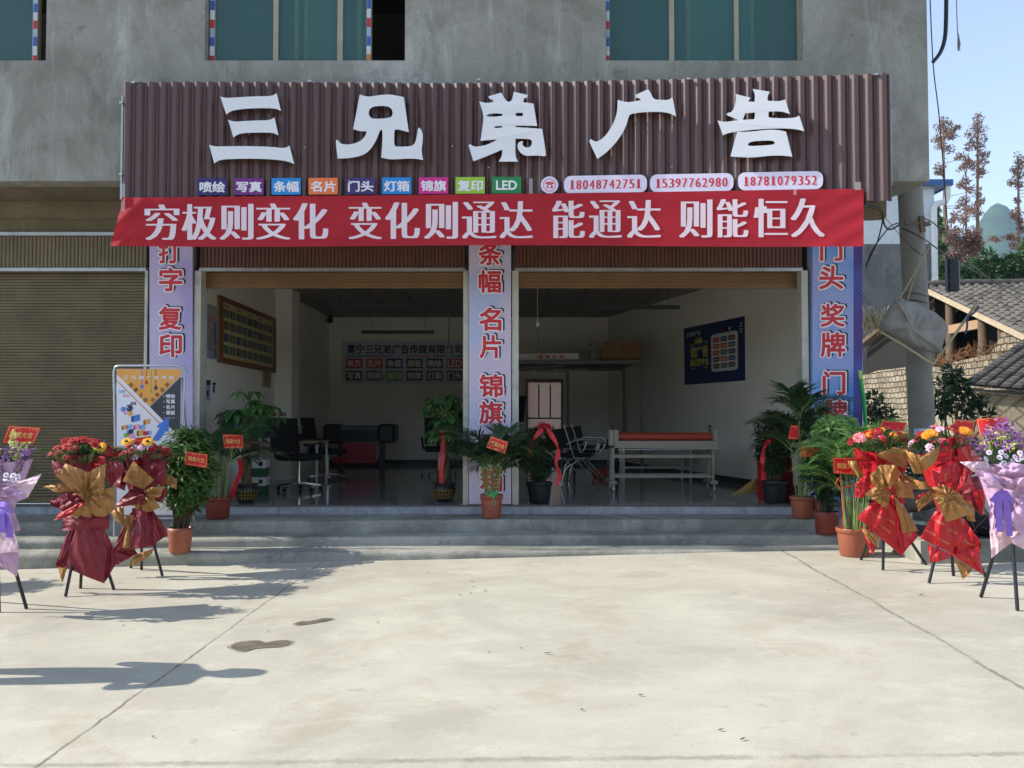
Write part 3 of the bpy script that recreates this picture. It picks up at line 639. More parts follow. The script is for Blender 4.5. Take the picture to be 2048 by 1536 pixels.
wrap('pillar_banner', [m_print('print_lilac', (204, 202, 226), (170, 160, 206), (208, 196, 222), (196, 120, 176), 0.6, 2.0)],
     [((299, 385, 0.006, 0.006, 470, 1006), 0), ((385, 397, 0.006, -0.25, 470, 1006), 0)],
     [('打', 317, 482, 360, 527), ('字', 318, 535, 365, 583), ('复', 317, 612, 363, 660), ('印', 318, 668, 364, 715)], 'lilac printed pillar sheet behind the poster stand, beside the closed shutter')
wrap('pillar_banner', [m_print('print_pink', (214, 208, 228), (180, 192, 226), (222, 200, 214), (206, 110, 150), 0.2, 5.0)],
     [((938, 1022, 0.006, 0.006, 470, 1008), 0)],
     [('条', 957, 484, 1003, 531), ('幅', 957, 540, 1003, 586), ('名', 958, 615, 1003, 662), ('片', 959, 670, 1003, 717), ('锦', 958, 748, 1006, 795), ('旗', 958, 802, 1006, 848), ('灯', 960, 882, 1006, 928), ('箱', 960, 936, 1006, 984)], 'pinkish white printed pillar sheet between the two open doorways')
wrap('pillar_banner', [m_print('print_blue', (176, 198, 232), (82, 146, 218), (190, 186, 222), (70, 60, 130), 0.9, 9.0), m_print('print_violet', (52, 44, 132), (70, 50, 130), (58, 90, 180), (150, 140, 200), 0.3, 4.0)],
     [((1625, 1707, 0.006, 0.006, 470, 1000), 0), ((1614, 1625, -0.12, 0.006, 470, 1000), 0), ((1707, 1725, 0.006, 0.03, 470, 1000), 4)],
     [('门', 1640, 477, 1685, 522), ('头', 1638, 531, 1687, 579), ('奖', 1641, 607, 1690, 654), ('牌', 1641, 664, 1691, 714), ('门', 1645, 742, 1691, 789), ('牌', 1648, 799, 1695, 846)], 'bright blue printed pillar sheet with violet side at the building corner')
# ------------------------------------------------------------------ potted plants
TERRA = M('terracotta_plastic', (158, 86, 66), 0.5, var=0.1, dirt=0.35); TERRA2 = M('orange_plastic', (160, 90, 64), 0.45, var=0.06, dirt=0.2); REDPOT = M('red_plastic_pot', (128, 52, 40), 0.5, var=0.1, dirt=0.3)
BLACKPOT = M('black_plastic', (34, 36, 38), 0.45, dirt=0.3); SOIL = M('soil', (58, 44, 34), 0.95, var=0.4, vs=40, bump=0.6)
GOLD = M('gold_paint', (186, 150, 52), 0.4, 0.5, 0.1)
CANE = M('green_cane', (122, 140, 74), 0.5, var=0.25, vs=14); BARK = M('brown_bark', (104, 84, 62), 0.85, var=0.3, vs=18, bump=0.5, bs=40)
TWIG = M('dark_twig', (74, 66, 48), 0.8)
PALM = leafmat('palm_leaf', (34, 62, 34), (64, 96, 52)); PALM2 = leafmat('bright_palm_leaf', (60, 100, 46), (108, 146, 74))
BUSH = leafmat('bush_leaf', (46, 80, 30), (104, 138, 60)); DKBUSH = leafmat('dark_bush_leaf', (26, 48, 26), (54, 82, 42)); LTBUSH = leafmat('light_bush_leaf', (70, 112, 46), (120, 158, 76))
MONEY = leafmat('money_tree_leaf', (40, 84, 38), (80, 124, 56))
CARD = M('card_red', (214, 34, 40), 0.4, var=0.06); CGOLD = M('card_gold', (236, 196, 110), 0.4, 0.2, 0.05)
RIB = M('ribbon_red', (206, 28, 36), 0.35, var=0.08)
def leaf(mb, p, d, L, w, up=Vector((0, 0, 1)), mi=0, fold=0.25, droop=0.15):
    d = d.normalized(); s_ = d.cross(up)
    if s_.length < 1e-3: s_ = Vector((1, 0, 0))
    s_.normalize(); n = s_.cross(d)
    m = p + d * L * 0.45; t = p + d * L - n * L * droop
    mb.add([p, m + s_ * w * 0.5 + n * w * fold, t, m - s_ * w * 0.5 + n * w * fold, m], [(0, 4, 1), (4, 2, 1), (0, 3, 4), (4, 3, 2)], mi)
def rvec(r, zmin=-1.0):
    while True:
        v = Vector((r.uniform(-1, 1), r.uniform(-1, 1), r.uniform(-1, 1)))
        if 0.05 < v.length <= 1 and v.normalized().z >= zmin: return v
def pot(root, c, r, h, mat, rim=True, name='pot'):
    b = MB(); c = Vector(c); q = r * 0.80
    pr = [(0.001, 0.002), (q * 0.94, 0.002), (q, 0.012), (r * 0.93, h * 0.8), (r * 0.94, h * 0.83)]
    pr += [(r, h * 0.84), (r * 1.02, h * 0.97), (r * 1.0, h), (r * 0.93, h)] if rim else [(r * 0.97, h), (r * 0.92, h)]
    pr += [(r * 0.88, h * 0.9)]; b.lathe(c, pr, 28)
    po = one(b, name, mat, root); s_ = MB()
    s_.lathe(c, [(r * 0.885, h * 0.885), (r * 0.5, h * 0.91), (0.001, h * 0.92)], 20); one(s_, 'soil', SOIL, root); return po
def frond(mb, base, az, L, rise, droop, r, nl=24, lw=0.018, ll=0.26, mi=0, stem=1):
    pts = []; n = 14; h = Vector((cos(az), sin(az), 0))
    for i in range(n + 1):
        t = i / n; e = rise - (rise + droop) * t ** 1.6
        pts.append((pts[-1] + (h * cos(e) + Vector((0, 0, sin(e)))) * (L / n)) if pts else Vector(base))
    mb.tube(pts, [0.006 * (1 - 0.8 * i / n) + 0.001 for i in range(n + 1)], 5, stem, False)
    for k in range(nl):
        t = 0.28 + 0.72 * (k + 0.5) / nl; f = t * n; i = min(n - 1, int(f)); p = pts[i].lerp(pts[i + 1], f - i)
        d = (pts[i + 1] - pts[i]).normalized(); s_ = d.cross(Vector((0, 0, 1)))
        if s_.length < 0.05: s_ = Vector((-h.y, h.x, 0))
        s_.normalize(); up = s_.cross(d); l2 = ll * (0.55 + 0.75 * sin(pi * min(1, 0.12 + t * 0.86))) * r.uniform(0.85, 1.1)
        for q in (-1, 1):
            dd = (d * (0.55 + 0.5 * t) + s_ * q * (1.0 - 0.35 * t) + up * r.uniform(0.1, 0.42)).normalized()
            a = p; m = p + dd * l2 * 0.5; e = m + (dd + Vector((0, 0, -r.uniform(0.25, 0.7)))).normalized() * l2 * 0.5
            w = dd.cross(up).normalized() * lw * 0.5
            if w.length < 1e-4: continue
            mb.add([a - w * 0.5, a + w * 0.5, m - w, m + w, e], [(0, 1, 3, 2), (2, 3, 4)], mi)
def palm(c, potr, poth, potm, H, n, seed, label, spread=0.5, mat=PALM, leafs=24, cane_h=0.45, pname='potted_palm', Lf=0.75, grp='potted plants for the opening', canes=9, off=(0, 0)):
    r = random.Random(seed); c = Vector(c); root = thing(pname, c, label, 'potted palm', grp); pot(root, c, potr, poth, potm)
    b = MB(); fb = MB(); top = c + Vector((0, 0, poth * 0.9))
    tips = []
    for k in range(canes):
        a = r.uniform(0, 2 * pi); q = potr * 0.6 * math.sqrt(r.random()); p0 = top + Vector((q * cos(a), q * sin(a), -0.03))
        hh = cane_h * r.uniform(0.6, 1.15); p1 = p0 + Vector((cos(a) * 0.06 + off[0] * .5, sin(a) * 0.06 + off[1] * .5, hh))
        b.tube([p0, p0.lerp(p1, 0.5) + Vector((0.01 * cos(a), 0.01 * sin(a), 0)), p1], [0.0075, 0.006, 0.005], 6); tips.append((p1, a))
    for k in range(n):
        p1, a = tips[k % len(tips)]; az = a + r.uniform(-0.9, 0.9) if r.random() < .6 else r.uniform(0, 2 * pi)
        L = Lf * r.uniform(0.75, 1.15); rise = r.uniform(0.85, 1.45) if k % 4 else r.uniform(0.5, 0.9)
        frond(fb, p1 - Vector((0, 0, r.uniform(0, 0.12))), az, L, rise, r.uniform(0.1, 0.9) * spread * 1.6, r, leafs, mi=0)
    one(b, 'cane', CANE, root); one(fb, 'fronds', [mat, CANE], root); return root
def bush(c, potr, poth, potm, cz, rx, rz, n, seed, label, mat=BUSH, leafl=0.075, leafw=0.032, grp='potted plants for the opening', off=(0, 0), low=0.3, whorl=7, name='potted_bush', rim=True):
    r = random.Random(seed); c = Vector(c); root = thing(name, c, label, 'potted shrub', grp); pot(root, c, potr, poth, potm, rim)
    b = MB(); f = MB(); top = c + Vector((0, 0, poth * 0.88)); cen = Vector((c.x + off[0], c.y + off[1], cz))
    for k in range(n):
        v = rvec(r); 
        if v.length < 0.55 and r.random() < 0.7: v = v.normalized() * r.uniform(0.6, 1.0)
        s_ = rx * (1.0 + 0.16 * nz(v.x * 2 + seed, v.y * 2, v.z * 2)); e = cen + Vector((v.x * s_, v.y * s_, v.z * rz))
        if e.z < top.z + 0.02: e.z = top.z + r.uniform(0.02, 0.2)
        m = top.lerp(e, 0.55) + Vector((0, 0, 0.06 * r.random())); m.x -= (e.x - top.x) * 0.15; m.y -= (e.y - top.y) * 0.15
        if k % 3 == 0: b.tube([top + Vector((r.uniform(-.5, .5) * potr, r.uniform(-.5, .5) * potr, -0.02)), m, e], [0.007, 0.004, 0.002], 5, 0, False)
        d = (e - m).normalized()
        for j in range(whorl):
            a = 2 * pi * j / whorl + r.random(); s1 = d.orthogonal().normalized(); s2 = d.cross(s1)
            ld = (s1 * cos(a) + s2 * sin(a) + d * r.uniform(0.1, 0.7) + Vector((0, 0, -0.15))).normalized()
            leaf(f, e + d * r.uniform(-0.05, 0.0) - d * 0.03 * (j % 2), ld, leafl * r.uniform(0.7, 1.25), leafw * r.uniform(0.8, 1.2), d)
    one(b, 'stems', TWIG, root); one(f, 'foliage', mat, root); return root
def strip(mb, pts, w, mi=0, up=None, th=0.0015):
    """ribbon through pts, w wide across the view"""
    pts = [Vector(p) for p in pts]; vs = []; k = len(pts)
    for i, p in enumerate(pts):
        d = (pts[min(i + 1, k - 1)] - pts[max(i - 1, 0)]).normalized(); s_ = d.cross(Vector((0.15 * sin(i * 1.1), 1, 0.1 * cos(i)))).normalized() * w / 2
        vs += [p - s_, p + s_]
    mb.add(vs, [(2 * i, 2 * i + 1, 2 * i + 3, 2 * i + 2) for i in range(k - 1)], mi, True)
def curve(pts, n=6):
    pts = [Vector(p) for p in pts]; out = []
    for i in range(len(pts) - 1):
        a, b, c, d = pts[max(i - 1, 0)], pts[i], pts[i + 1], pts[min(i + 2, len(pts) - 1)]
        for j in range(n):
            t = j / n; out.append(0.5 * (2 * b + (c - a) * t + (2 * a - 5 * b + 4 * c - d) * t * t + (3 * b - a - 3 * c + d) * t ** 3))
    return out + [pts[-1]]
def card(root, quad, Y, txt='開業大吉', stick=None, bend=0.0, blot=False):
    """red greeting card: quad = four measured corners TL TR BR BL"""
    def fm(u, w, d=0.0):
        a = Vector(quad[0]).lerp(Vector(quad[1]), u); b = Vector(quad[3]).lerp(Vector(quad[2]), u); q = a.lerp(b, w)
        return P(q.x, q.y, Y - d - bend * sin(pi * u))
    b = MB(); b.grid(lambda u, w: fm(u, w, 0.001), 10, 4, 0); b.grid(lambda u, w: fm(1 - u, w, -0.001), 10, 4, 0)
    for (x0, x1, y0, y1) in ((0.03, 0.97, 0.05, 0.075), (0.03, 0.97, 0.925, 0.95), (0.03, 0.045, 0.05, 0.95), (0.955, 0.97, 0.05, 0.95)):
        b.grid(lambda u, w: fm(x0 + (x1 - x0) * u, y0 + (y1 - y0) * w, 0.003), 8, 1, 1)
    r = random.Random(int(quad[0][0]))
    for k in range(14):
        u, w = r.uniform(0.08, 0.88), r.choice((0.12, 0.14, 0.82, 0.86)); b.quad(fm(u, w, .0035), fm(u + .04, w, .0035), fm(u + .04, w + .05, .0035), fm(u, w + .05, .0035), 1)
    if txt: b.text(txt, lambda x, y, d=0: fm(x, y, d), 0.14, 0.32, 0.86, 0.68, 1, 0.004, 0.02)
    co = one(b, 'greeting_card', [CARD, CGOLD], root)
    if stick: s_ = MB(); s_.tube([fm(0.5, 0.9, -0.004), Vector(stick)], 0.004, 5, 0); one(s_, 'card_stick', M('bamboo_stick', (176, 150, 104), 0.6), root)
    return co
p0 = P(360, 1101, 8.72); p0.z = 0.192
lb_ = bush((p0.x, p0.y, 0.192), 0.125, 0.245, TERRA2, 1.0, 0.31, 0.45, 460, 11, 'round leafy green shrub in an octagonal orange pot on the lowest left step', BUSH, 0.082, 0.038, off=(0.04, 0), name='potted_bush', rim=False)
card(lb_, [(372, 902), (415, 909), (414, 936), (369, 929)], 8.30)
pl_ = palm((P(433, 1036, 9.71).x, 9.75, 0.402), 0.15, 0.24, REDPOT, 1.0, 17, 21, 'dark feathery palm in a maroon pot behind the leafy shrub, left doorway', 0.7, PALM, cane_h=0.55, Lf=0.62)
card(pl_, [(445, 868), (486, 870), (487, 896), (448, 897)], 9.45)
def money_tree(c, cr, seed, label, trunk_h, lean, ribbon, rx, n=26):
    r = random.Random(seed); c = Vector(c); root = thing('money_tree', c, label, 'potted tree', 'potted money trees')
    b = MB(); b.lathe(c, [(0.001, 0.003), (0.085, 0.003), (0.10, 0.03), (0.135, 0.12), (0.14, 0.15), (0.128, 0.165), (0.128, 0.20), (0.145, 0.215), (0.145, 0.225), (0.12, 0.225), (0.115, 0.2)], 28)
    for k in range(22):
        a = 2 * pi * k / 22
        for z0, z1, w in ((0.04, 0.15, 0.25), (0.05, 0.056, 1), (0.09, 0.096, 1), (0.14, 0.146, 1)):
            aa = a + 2 * pi / 22 * w; rr = lambda z: 0.1035 + (z - 0.03) * 0.40
            b.add([c + Vector((rr(z) * cos(q), rr(z) * sin(q), z)) for z, q in ((z0, a), (z0, aa), (z1, aa), (z1, a))], [(0, 1, 2, 3)], 1)
    one(b, 'pot', [BLACKPOT, GOLD], root); s_ = MB(); s_.lathe(c, [(0.118, 0.2), (0.06, 0.21), (0.001, 0.215)], 16); one(s_, 'soil', SOIL, root)
    t = MB(); top = c + Vector((lean, 0, trunk_h))
    for j in range(3):
        pts = [(c + Vector((0, 0, 0.2))).lerp(top, i / 14) + Vector((cos(2 * pi * j / 3 + i * 0.5), sin(2 * pi * j / 3 + i * 0.5), 0)) * (0.036 - 0.016 * i / 14) for i in range(15)]
        t.tube(pts, [0.036 - 0.012 * i / 14 for i in range(15)], 8)
    one(t, 'trunk', BARK, root); f = MB(); br = MB()
    for k in range(n):
        a = r.uniform(0, 2 * pi); e = r.uniform(-0.25, 1.25); L = cr * r.uniform(0.45, 1.0)
        d = Vector((cos(a) * cos(e) * rx, sin(a) * cos(e), sin(e))); p = top + Vector((0, 0, r.uniform(-0.14, 0.03))); q = p + d * L
        br.tube([p, p.lerp(q, 0.5) + Vector((0, 0, 0.05)), q], [0.006, 0.004, 0.003], 5, 0, False)
        for j in range(6):
            aa = 2 * pi * j / 6 + r.random(); ld = Vector((cos(aa), sin(aa), -r.uniform(0.15, 0.85))).normalized()
            leaf(f, q, ld, r.uniform(0.13, 0.22), r.uniform(0.055, 0.08), Vector((0, 0, 1)), 0, 0.12, 0.25)
    one(br, 'branches', CANE, root); one(f, 'crown', MONEY, root)
    if ribbon:
        s_ = MB(); strip(s_, curve(ribbon, 5), 0.055)
        one(s_, 'ribbon', RIB, root)
    return root
y1 = 10.5
money_tree((P(492, 1004, y1).x, y1, ZFL + .002), 0.42, 3, 'money tree with drooping leaves beside the stacked paper boxes', 1.0, -0.0, [P(478, 915, y1 - .16), P(482, 940, y1 - .17), P(472, 965, y1 - .18), P(466, 985, y1 - .16), P(457, 1004, y1 - .1)], 1.0, 34)
y1 = 10.62
money_tree((P(889, 1001, y1).x, y1, ZFL + .002), 0.36, 5, 'money tree with a long red ribbon down its trunk near the middle pillar', 1.0, -0.0, [P(884, 857, y1 - .1), P(886, 900, y1 - .1), P(882, 940, y1 - .13), P(883, 966, y1 - .12)], 0.8, 34)
cp_ = palm((P(983, 1035, 9.78).x, 9.8, 0.402), 0.128, 0.262, TERRA, 1.0, 32, 8, 'dark green palm in a terracotta pot standing before the middle pillar', 0.55, PALM, cane_h=0.5, Lf=0.50, canes=14)
card(cp_, [(982, 872), (1017, 884), (1010, 908), (972, 895)], 9.45)
tb = MB(); 
for k in range(7):
    a = random.Random(k); tb.tube(curve([P(966 + k * 5, 985 + 3 * (k % 3), 9.68), P(985, 990 + k, 9.66), P(1000 - 3 * k, 980 + 4 * (k % 2), 9.68)], 4), 0.004, 5)
tb.tube(curve([P(985, 990, 9.67), P(992, 1008, 9.64), P(984, 1006, 9.63), P(988, 992, 9.66)], 5), 0.003, 5)
one(tb, 'tie_string', M('green_string', (70, 180, 110), 0.5), cp_)
rb_ = bush((P(1079, 1004, 10.46).x, 10.5, ZFL + .002), 0.155, 0.245, BLACKPOT, 1.12, 0.235, 0.36, 230, 31, 'clipped dark shrub with a red bow and streamers, right of the middle pillar', DKBUSH, 0.085, 0.024, whorl=8)
def bow(root, c, Y, tails):
    b = MB(); rb = random.Random(int(c[0]))
    for k in range(9):   # pleated fan of loops
        a = -1.2 + 2.4 * k / 8; q = a - 0.13; r1 = 13 + 2 * rb.random(); o = (c[0], c[1] + 6); dd = 0.03 * (k % 2)
        f = lambda an, r, z: P(o[0] + r * sin(an), o[1] - r * cos(an) * 0.85, Y - z)
        b.add([f(a, 1.5, .02), f(a - .15, r1, .03 + dd), f(a, r1 + 1.5, .06 + dd), f(a + .15, r1, .02 + dd)], [(0, 1, 2), (0, 2, 3)], 0)
    for t in tails:
        pts = curve([P(x, y, Y - 0.02 - 0.03 * (i % 2)) for i, (x, y) in enumerate(t)], 6); n_ = len(pts)
        vs = []
        for i, p in enumerate(pts):
            d = (pts[min(i + 1, n_ - 1)] - pts[max(i - 1, 0)]).normalized(); s_ = d.cross(Vector((0.5 * sin(i * 0.9), 1, 0))).normalized() * (0.02 + 0.008 * sin(i * 0.55)); vs += [p - s_, p + s_]
        b.add(vs, [(2 * i, 2 * i + 1, 2 * i + 3, 2 * i + 2) for i in range(n_ - 1)], 0, True)
    one(b, 'ribbon_bow', RIB, root)
bow(rb_, (1089, 852), 10.22, [[(1085, 858), (1070, 875), (1062, 900), (1058, 915)], [(1095, 858), (1112, 885), (1117, 905), (1112, 925), (1119, 950), (1113, 972)]])
# right-hand cluster
rp_ = palm((P(1606, 1035, 9.78).x, 9.8, 0.402), 0.135, 0.24, TERRA2, 1.0, 24, 18, 'tall dark palm in an orange pot on the top step, right of the doorway', 0.6, PALM, cane_h=0.9, Lf=0.58, canes=10)
card(rp_, [(1582, 850), (1597, 852), (1597, 879), (1576, 878)], 9.45, '')
rr_ = bush((P(1551, 1003, 10.48).x, 10.5, ZFL + .002), 0.16, 0.26, BLACKPOT, 1.22, 0.24, 0.42, 220, 41, 'dark shrub with a red bow beside the red box, inside the doorway', DKBUSH, 0.085, 0.028)
bow(rr_, (1548, 868), 10.2, [[(1545, 875), (1532, 890), (1526, 905), (1525, 930), (1526, 960)], [(1546, 872), (1540, 880), (1530, 886)]])
db_ = bush((P(1655, 1067, 9.33).x, 9.36, 0.282), 0.135, 0.245, REDPOT, 1.0, 0.27, 0.40, 260, 51, 'dense dark shrub in a red-brown pot on the middle step at the right', DKBUSH, 0.08, 0.026, whorl=8, rim=False)
lg_ = bush((P(1646, 1000, 9.75).x, 9.78, 0.402), 0.11, 0.2, TERRA, 1.38, 0.24, 0.17, 190, 61, 'light green bushy shrub above the red card, beside the blue pillar', LTBUSH, 0.085, 0.045, off=(-0.04, -0.62))
card(lg_, [(1608, 890), (1643, 893), (1636, 915), (1598, 913)], 9.2, '')
ap_ = palm((P(1712, 1106, 8.5).x, 8.55, gz(3.3, 8.55)), 0.165, 0.27, TERRA2, 1.0, 26, 71, 'bright green palm in the largest orange pot at the foot of the right steps', 0.5, PALM2, cane_h=0.80, Lf=0.40, canes=20, off=(0.03, 0), leafs=20)
card(ap_, [(1666, 915), (1722, 915), (1722, 950), (1667, 947)], 8.15)
tb = MB(); tb.tube(curve([P(1682, 1060, 8.4), P(1686, 1030, 8.4), P(1684, 985, 8.42), P(1672, 970, 8.36), P(1680, 955, 8.36), P(1688, 975, 8.4), P(1720, 965, 8.42)], 5), 0.005, 5)
one(tb, 'ribbon', RIB, ap_)
# ------------------------------------------------------------------ opening flower stands
PR = M('red_paper', (190, 18, 32), 0.42, var=0.06, vs=3, spec=0.5, wrinkle=0.35); PM = M('maroon_paper', (126, 20, 40), 0.5, var=0.10, vs=3, wrinkle=0.35)
PG = M('gold_paper', (170, 124, 68), 0.45, 0.15, 0.08, 3, wrinkle=0.45); PV = M('lilac_paper', (196, 158, 190), 0.6, var=0.06, vs=3, wrinkle=0.35); PK = M('pale_pink_paper', (224, 188, 196), 0.6, var=0.05, vs=3, wrinkle=0.35)
VIO = M('violet_ribbon', (134, 100, 200), 0.4, var=0.1); LEGM = M('black_tube', (30, 30, 32), 0.4)
PGD = M('gold_print', (214, 150, 100), 0.4, 0.2, 0.05)
def petals(mb, c, n_, r, k, w, mi, cup=0.2, jit=0.0, rnd=None):
    n_ = n_.normalized(); s1 = n_.orthogonal().normalized(); s2 = n_.cross(s1)
    for j in range(k):
        a = 2 * pi * j / k + (rnd.uniform(-jit, jit) if rnd else 0); d = s1 * cos(a) + s2 * sin(a); s_ = n_.cross(d) * w / 2
        m = c + d * r * 0.6 + n_ * cup * r * 0.5; t = c + d * r + n_ * cup * r * 0.3
        mb.add([c + d * r * 0.1 - s_ * 0.4, c + d * r * 0.1 + s_ * 0.4, m + s_, t + s_ * 0.35, t - s_ * 0.35, m - s_], [(0, 1, 2, 5), (5, 2, 3, 4)], mi)
FM = {'red': M('petal_red', (170, 14, 26), 0.7, var=0.2, vs=30), 'pink': M('petal_pink', (232, 130, 140), 0.55, var=0.12, vs=30), 'orange': M('petal_orange', (240, 150, 30), 0.5, var=0.1, vs=30), 'yellow': M('petal_yellow', (246, 178, 24), 0.5, var=0.1, vs=30), 'pale': M('petal_pale_pink', (226, 186, 206), 0.55, var=0.1, vs=30), 'white': M('petal_white', (232, 222, 228), 0.55), 'eye': M('flower_eye', (64, 34, 22), 0.8), 'eye2': M('yellow_eye', (206, 176, 70), 0.7), 'purple': M('petal_purple', (126, 70, 142), 0.6, var=0.25, vs=40), 'mauve': M('petal_mauve', (160, 108, 168), 0.6, var=0.2, vs=40), 'lime': M('petal_lime', (206, 208, 110), 0.6, var=0.15, vs=40)}
def flower(root, kind, c, n_, r, rnd):
    b = MB()
    if kind in ('gerbera', 'pink_gerbera', 'orange_gerbera', 'sunflower'):
        colr = {'gerbera': 'red', 'pink_gerbera': 'pink', 'orange_gerbera': 'orange', 'sunflower': 'yellow'}[kind]
        petals(b, c, n_, r, 18, r * 0.36, 0, 0.25, 0.1, rnd); petals(b, c + n_ * 0.004, n_, r * 0.72, 14, r * 0.3, 0, 0.5, 0.1, rnd)
        b.ball(c + n_ * r * 0.12, r * (0.36 if kind == 'sunflower' else 0.2), 8, 1, (1, 1, 0.6))
        one(b, 'sunflower' if kind == 'sunflower' else 'gerbera', [FM[colr], FM['eye' if kind == 'sunflower' else 'eye2']], root)
    elif kind == 'daisy':
        petals(b, c, n_, r, 14, r * 0.42, 0, 0.15, 0.05, rnd); b.ball(c + n_ * r * 0.1, r * 0.34, 6, 1); one(b, 'daisy', [FM['white'], M('daisy_eye', (170, 110, 140), 0.7)], root)
    else:
        for q, k in ((1.0, 9), (0.75, 8), (0.5, 6), (0.28, 4)):
            petals(b, c + n_ * r * (1 - q) * 0.5, (n_ + Vector((rnd.uniform(-.2, .2), rnd.uniform(-.2, .2), rnd.uniform(-.2, .2)))), r * q, k, r * 0.62 * q, 0, 1.1 - q * 0.7, 0.2, rnd)
        one(b, 'carnation', [FM[kind]], root)
def sheet(mb, quad, tf, Y, d, bulge, mi, seed, n=18, crease=0.55, hub=(0, 0)):
    c = [Vector(tf(*q)) for q in quad]; r = random.Random(seed)
    cd_ = [d + r.uniform(-0.05, 0.05) for _ in range(4)]; ex, ey = r.uniform(0, 9), r.uniform(0, 9)
    fa, fb = r.uniform(-0.8, 0.8), r.uniform(-0.8, 0.8)
    def fn(u, w):
        a = c[0].lerp(c[1], u); b = c[3].lerp(c[2], u); q = a.lerp(b, w)
        edge = sin(pi * u) * sin(pi * w); q.x += 5 * nz(u * 2 + ex, w * 2, seed) * (0.35 + edge); q.y += 5 * nz(u * 2, w * 2 + ey, seed) * (0.35 + edge)
        dd = (cd_[0] * (1 - u) + cd_[1] * u) * (1 - w) + (cd_[3] * (1 - u) + cd_[2] * u) * w
        dd += bulge * (sin(pi * u) * 0.6 + sin(pi * w) * 0.4) + crease * (0.02 * nz(u * 2.5 + ex, w * 2.5, 2) + 0.022 * (1 - abs(nz(u * 3 + w * fa * 3 + ex, fb * w * 2, 7)) * 3) + 0.007 * nz(u * 8, w * 8 + ey, 4))
        hx, hy = q.x - hub[0], q.y - hub[1]; rr = math.hypot(hx, hy); dd += crease * (0.034 * sin(math.atan2(hy, hx) * 11 + seed) * math.exp(-rr / 45.0) * min(1, rr / 12) + 0.012 * sin(math.atan2(hy, hx) * 23 + seed * 2) * math.exp(-rr / 60.0) * min(1, rr / 16))
        return P(q.x, q.y, Y - dd)
    mb.grid(fn, n, n, mi); return fn
def stand(label, cat, grp, Y, hub, legs, pieces, tf, mats, core, seed):
    base = P(hub[0], hub[1], Y); base.z = gz(base.x, base.y)
    root = thing('flower_stand', base, label, cat, grp); hubp = P(hub[0], hub[1], Y)
    for x, y in legs:
        g = G(x, y, 0.0); b = MB(); b.tube([g + Vector((0, 0, 0.004)), g.lerp(hubp, 0.5), hubp], 0.0135, 8); one(b, 'leg', LEGM, root)
    b = MB(); z0, z1, r0, r1 = core; n = 24   # pleated inner cone of paper round the stems
    def cone(u, w):
        a = 2 * pi * u; rr = (r0 + (r1 - r0) * w) * (1 + 0.16 * sin(a * 9 + seed) * w); return (hubp.x + rr * cos(a), hubp.y + rr * sin(a), z0 + (z1 - z0) * w)
    b.grid(cone, 72, 6); one(b, 'inner_wrap', mats['core'], root)
    for k, pc in enumerate(pieces):
        b = MB(); mk, quad, d, bulge = pc[:4]; fn = sheet(b, quad, tf, Y, d, bulge, 0, seed * 31 + k, crease=pc[5] if len(pc) > 5 else 0.7, hub=(hub[0], hub[1] - 12))
        ms = [mats[mk]]
        if len(pc) > 4 and pc[4]:
            ms.append(PGD)
            for (u0, w0, sc, rot) in pc[4]:
                def fm(x, y, dd=0.0):
                    a, b2 = (x - 0.5) * sc, (y - 0.5) * sc * 0.22; uu, ww = u0 + a * cos(rot) - b2 * sin(rot), w0 + a * sin(rot) + b2 * cos(rot)
                    p = Vector(fn(min(1, max(0, uu)), min(1, max(0, ww)))); return p + (EYE - p).normalized() * (0.004 + dd)
                b.text('生意興隆', fm, 0, 0, 1, 1, 1, 0.0, 0.0)
        one(b, {'r': 'red_paper', 'm': 'maroon_paper', 'g': 'gold_paper', 'v': 'lilac_paper', 'k': 'pink_paper'}[mk], ms, root)
    return root
def bouquet(root, cpx, Y, rx, rz, spec, n_carn, cols, seed, leaves=90, tilt=0.55):
    n_carn = int(n_carn * 1.9); leaves = int(leaves * 1.5); rx *= 1.1
    r = random.Random(seed); c = P(cpx[0], cpx[1], Y); fo = MB()
    for kind, px, py, rad in spec:
        p = P(px, py, Y - 0.10); n_ = (Vector((p.x - c.x, -0.55, 0.55)) + rvec(r) * 0.25).normalized(); flower(root, kind, p, n_, rad, r)
    for k in range(n_carn):
        a = 2 * pi * r.random(); q = math.sqrt(r.random()); p = c + Vector((rx * q * cos(a), 0.8 * rx * q * sin(a), rz * (1 - q * q) * 0.9 + r.uniform(-0.02, 0.03) - rz * 0.15))
        n_ = (p - c + Vector((0, -0.12, 0.22))).normalized(); flower(root, r.choice(cols), p, n_, r.uniform(0.034, 0.048), r)
    for k in range(leaves):
        a = 2 * pi * r.random(); q = r.uniform(0.25, 1.05); p = c + Vector((rx * q * cos(a) * 0.8, 0.8 * rx * q * sin(a), -rz * 0.25 - 0.05 * q))
        d = (Vector((cos(a) * q, sin(a) * q * 0.8, r.uniform(0.25, 1.2)))).normalized()
        leaf(fo, p, d, r.uniform(0.10, 0.2), r.uniform(0.02, 0.05), Vector((0, 0, 1)), 0)
    for k in range(7):
        a = 2 * pi * k / 7 + r.random() * 0.6; frond(fo, c + Vector((rx * 0.5 * cos(a), rx * 0.5 * sin(a), -rz * 0.3)), a, r.uniform(0.2, 0.34), r.uniform(0.5, 1.0), 0.5, r, 12, 0.008, 0.09, 0, 0)
    one(fo, 'foliage', leafmat('bouquet_leaf', (40, 70, 36), (92, 122, 66)), root)
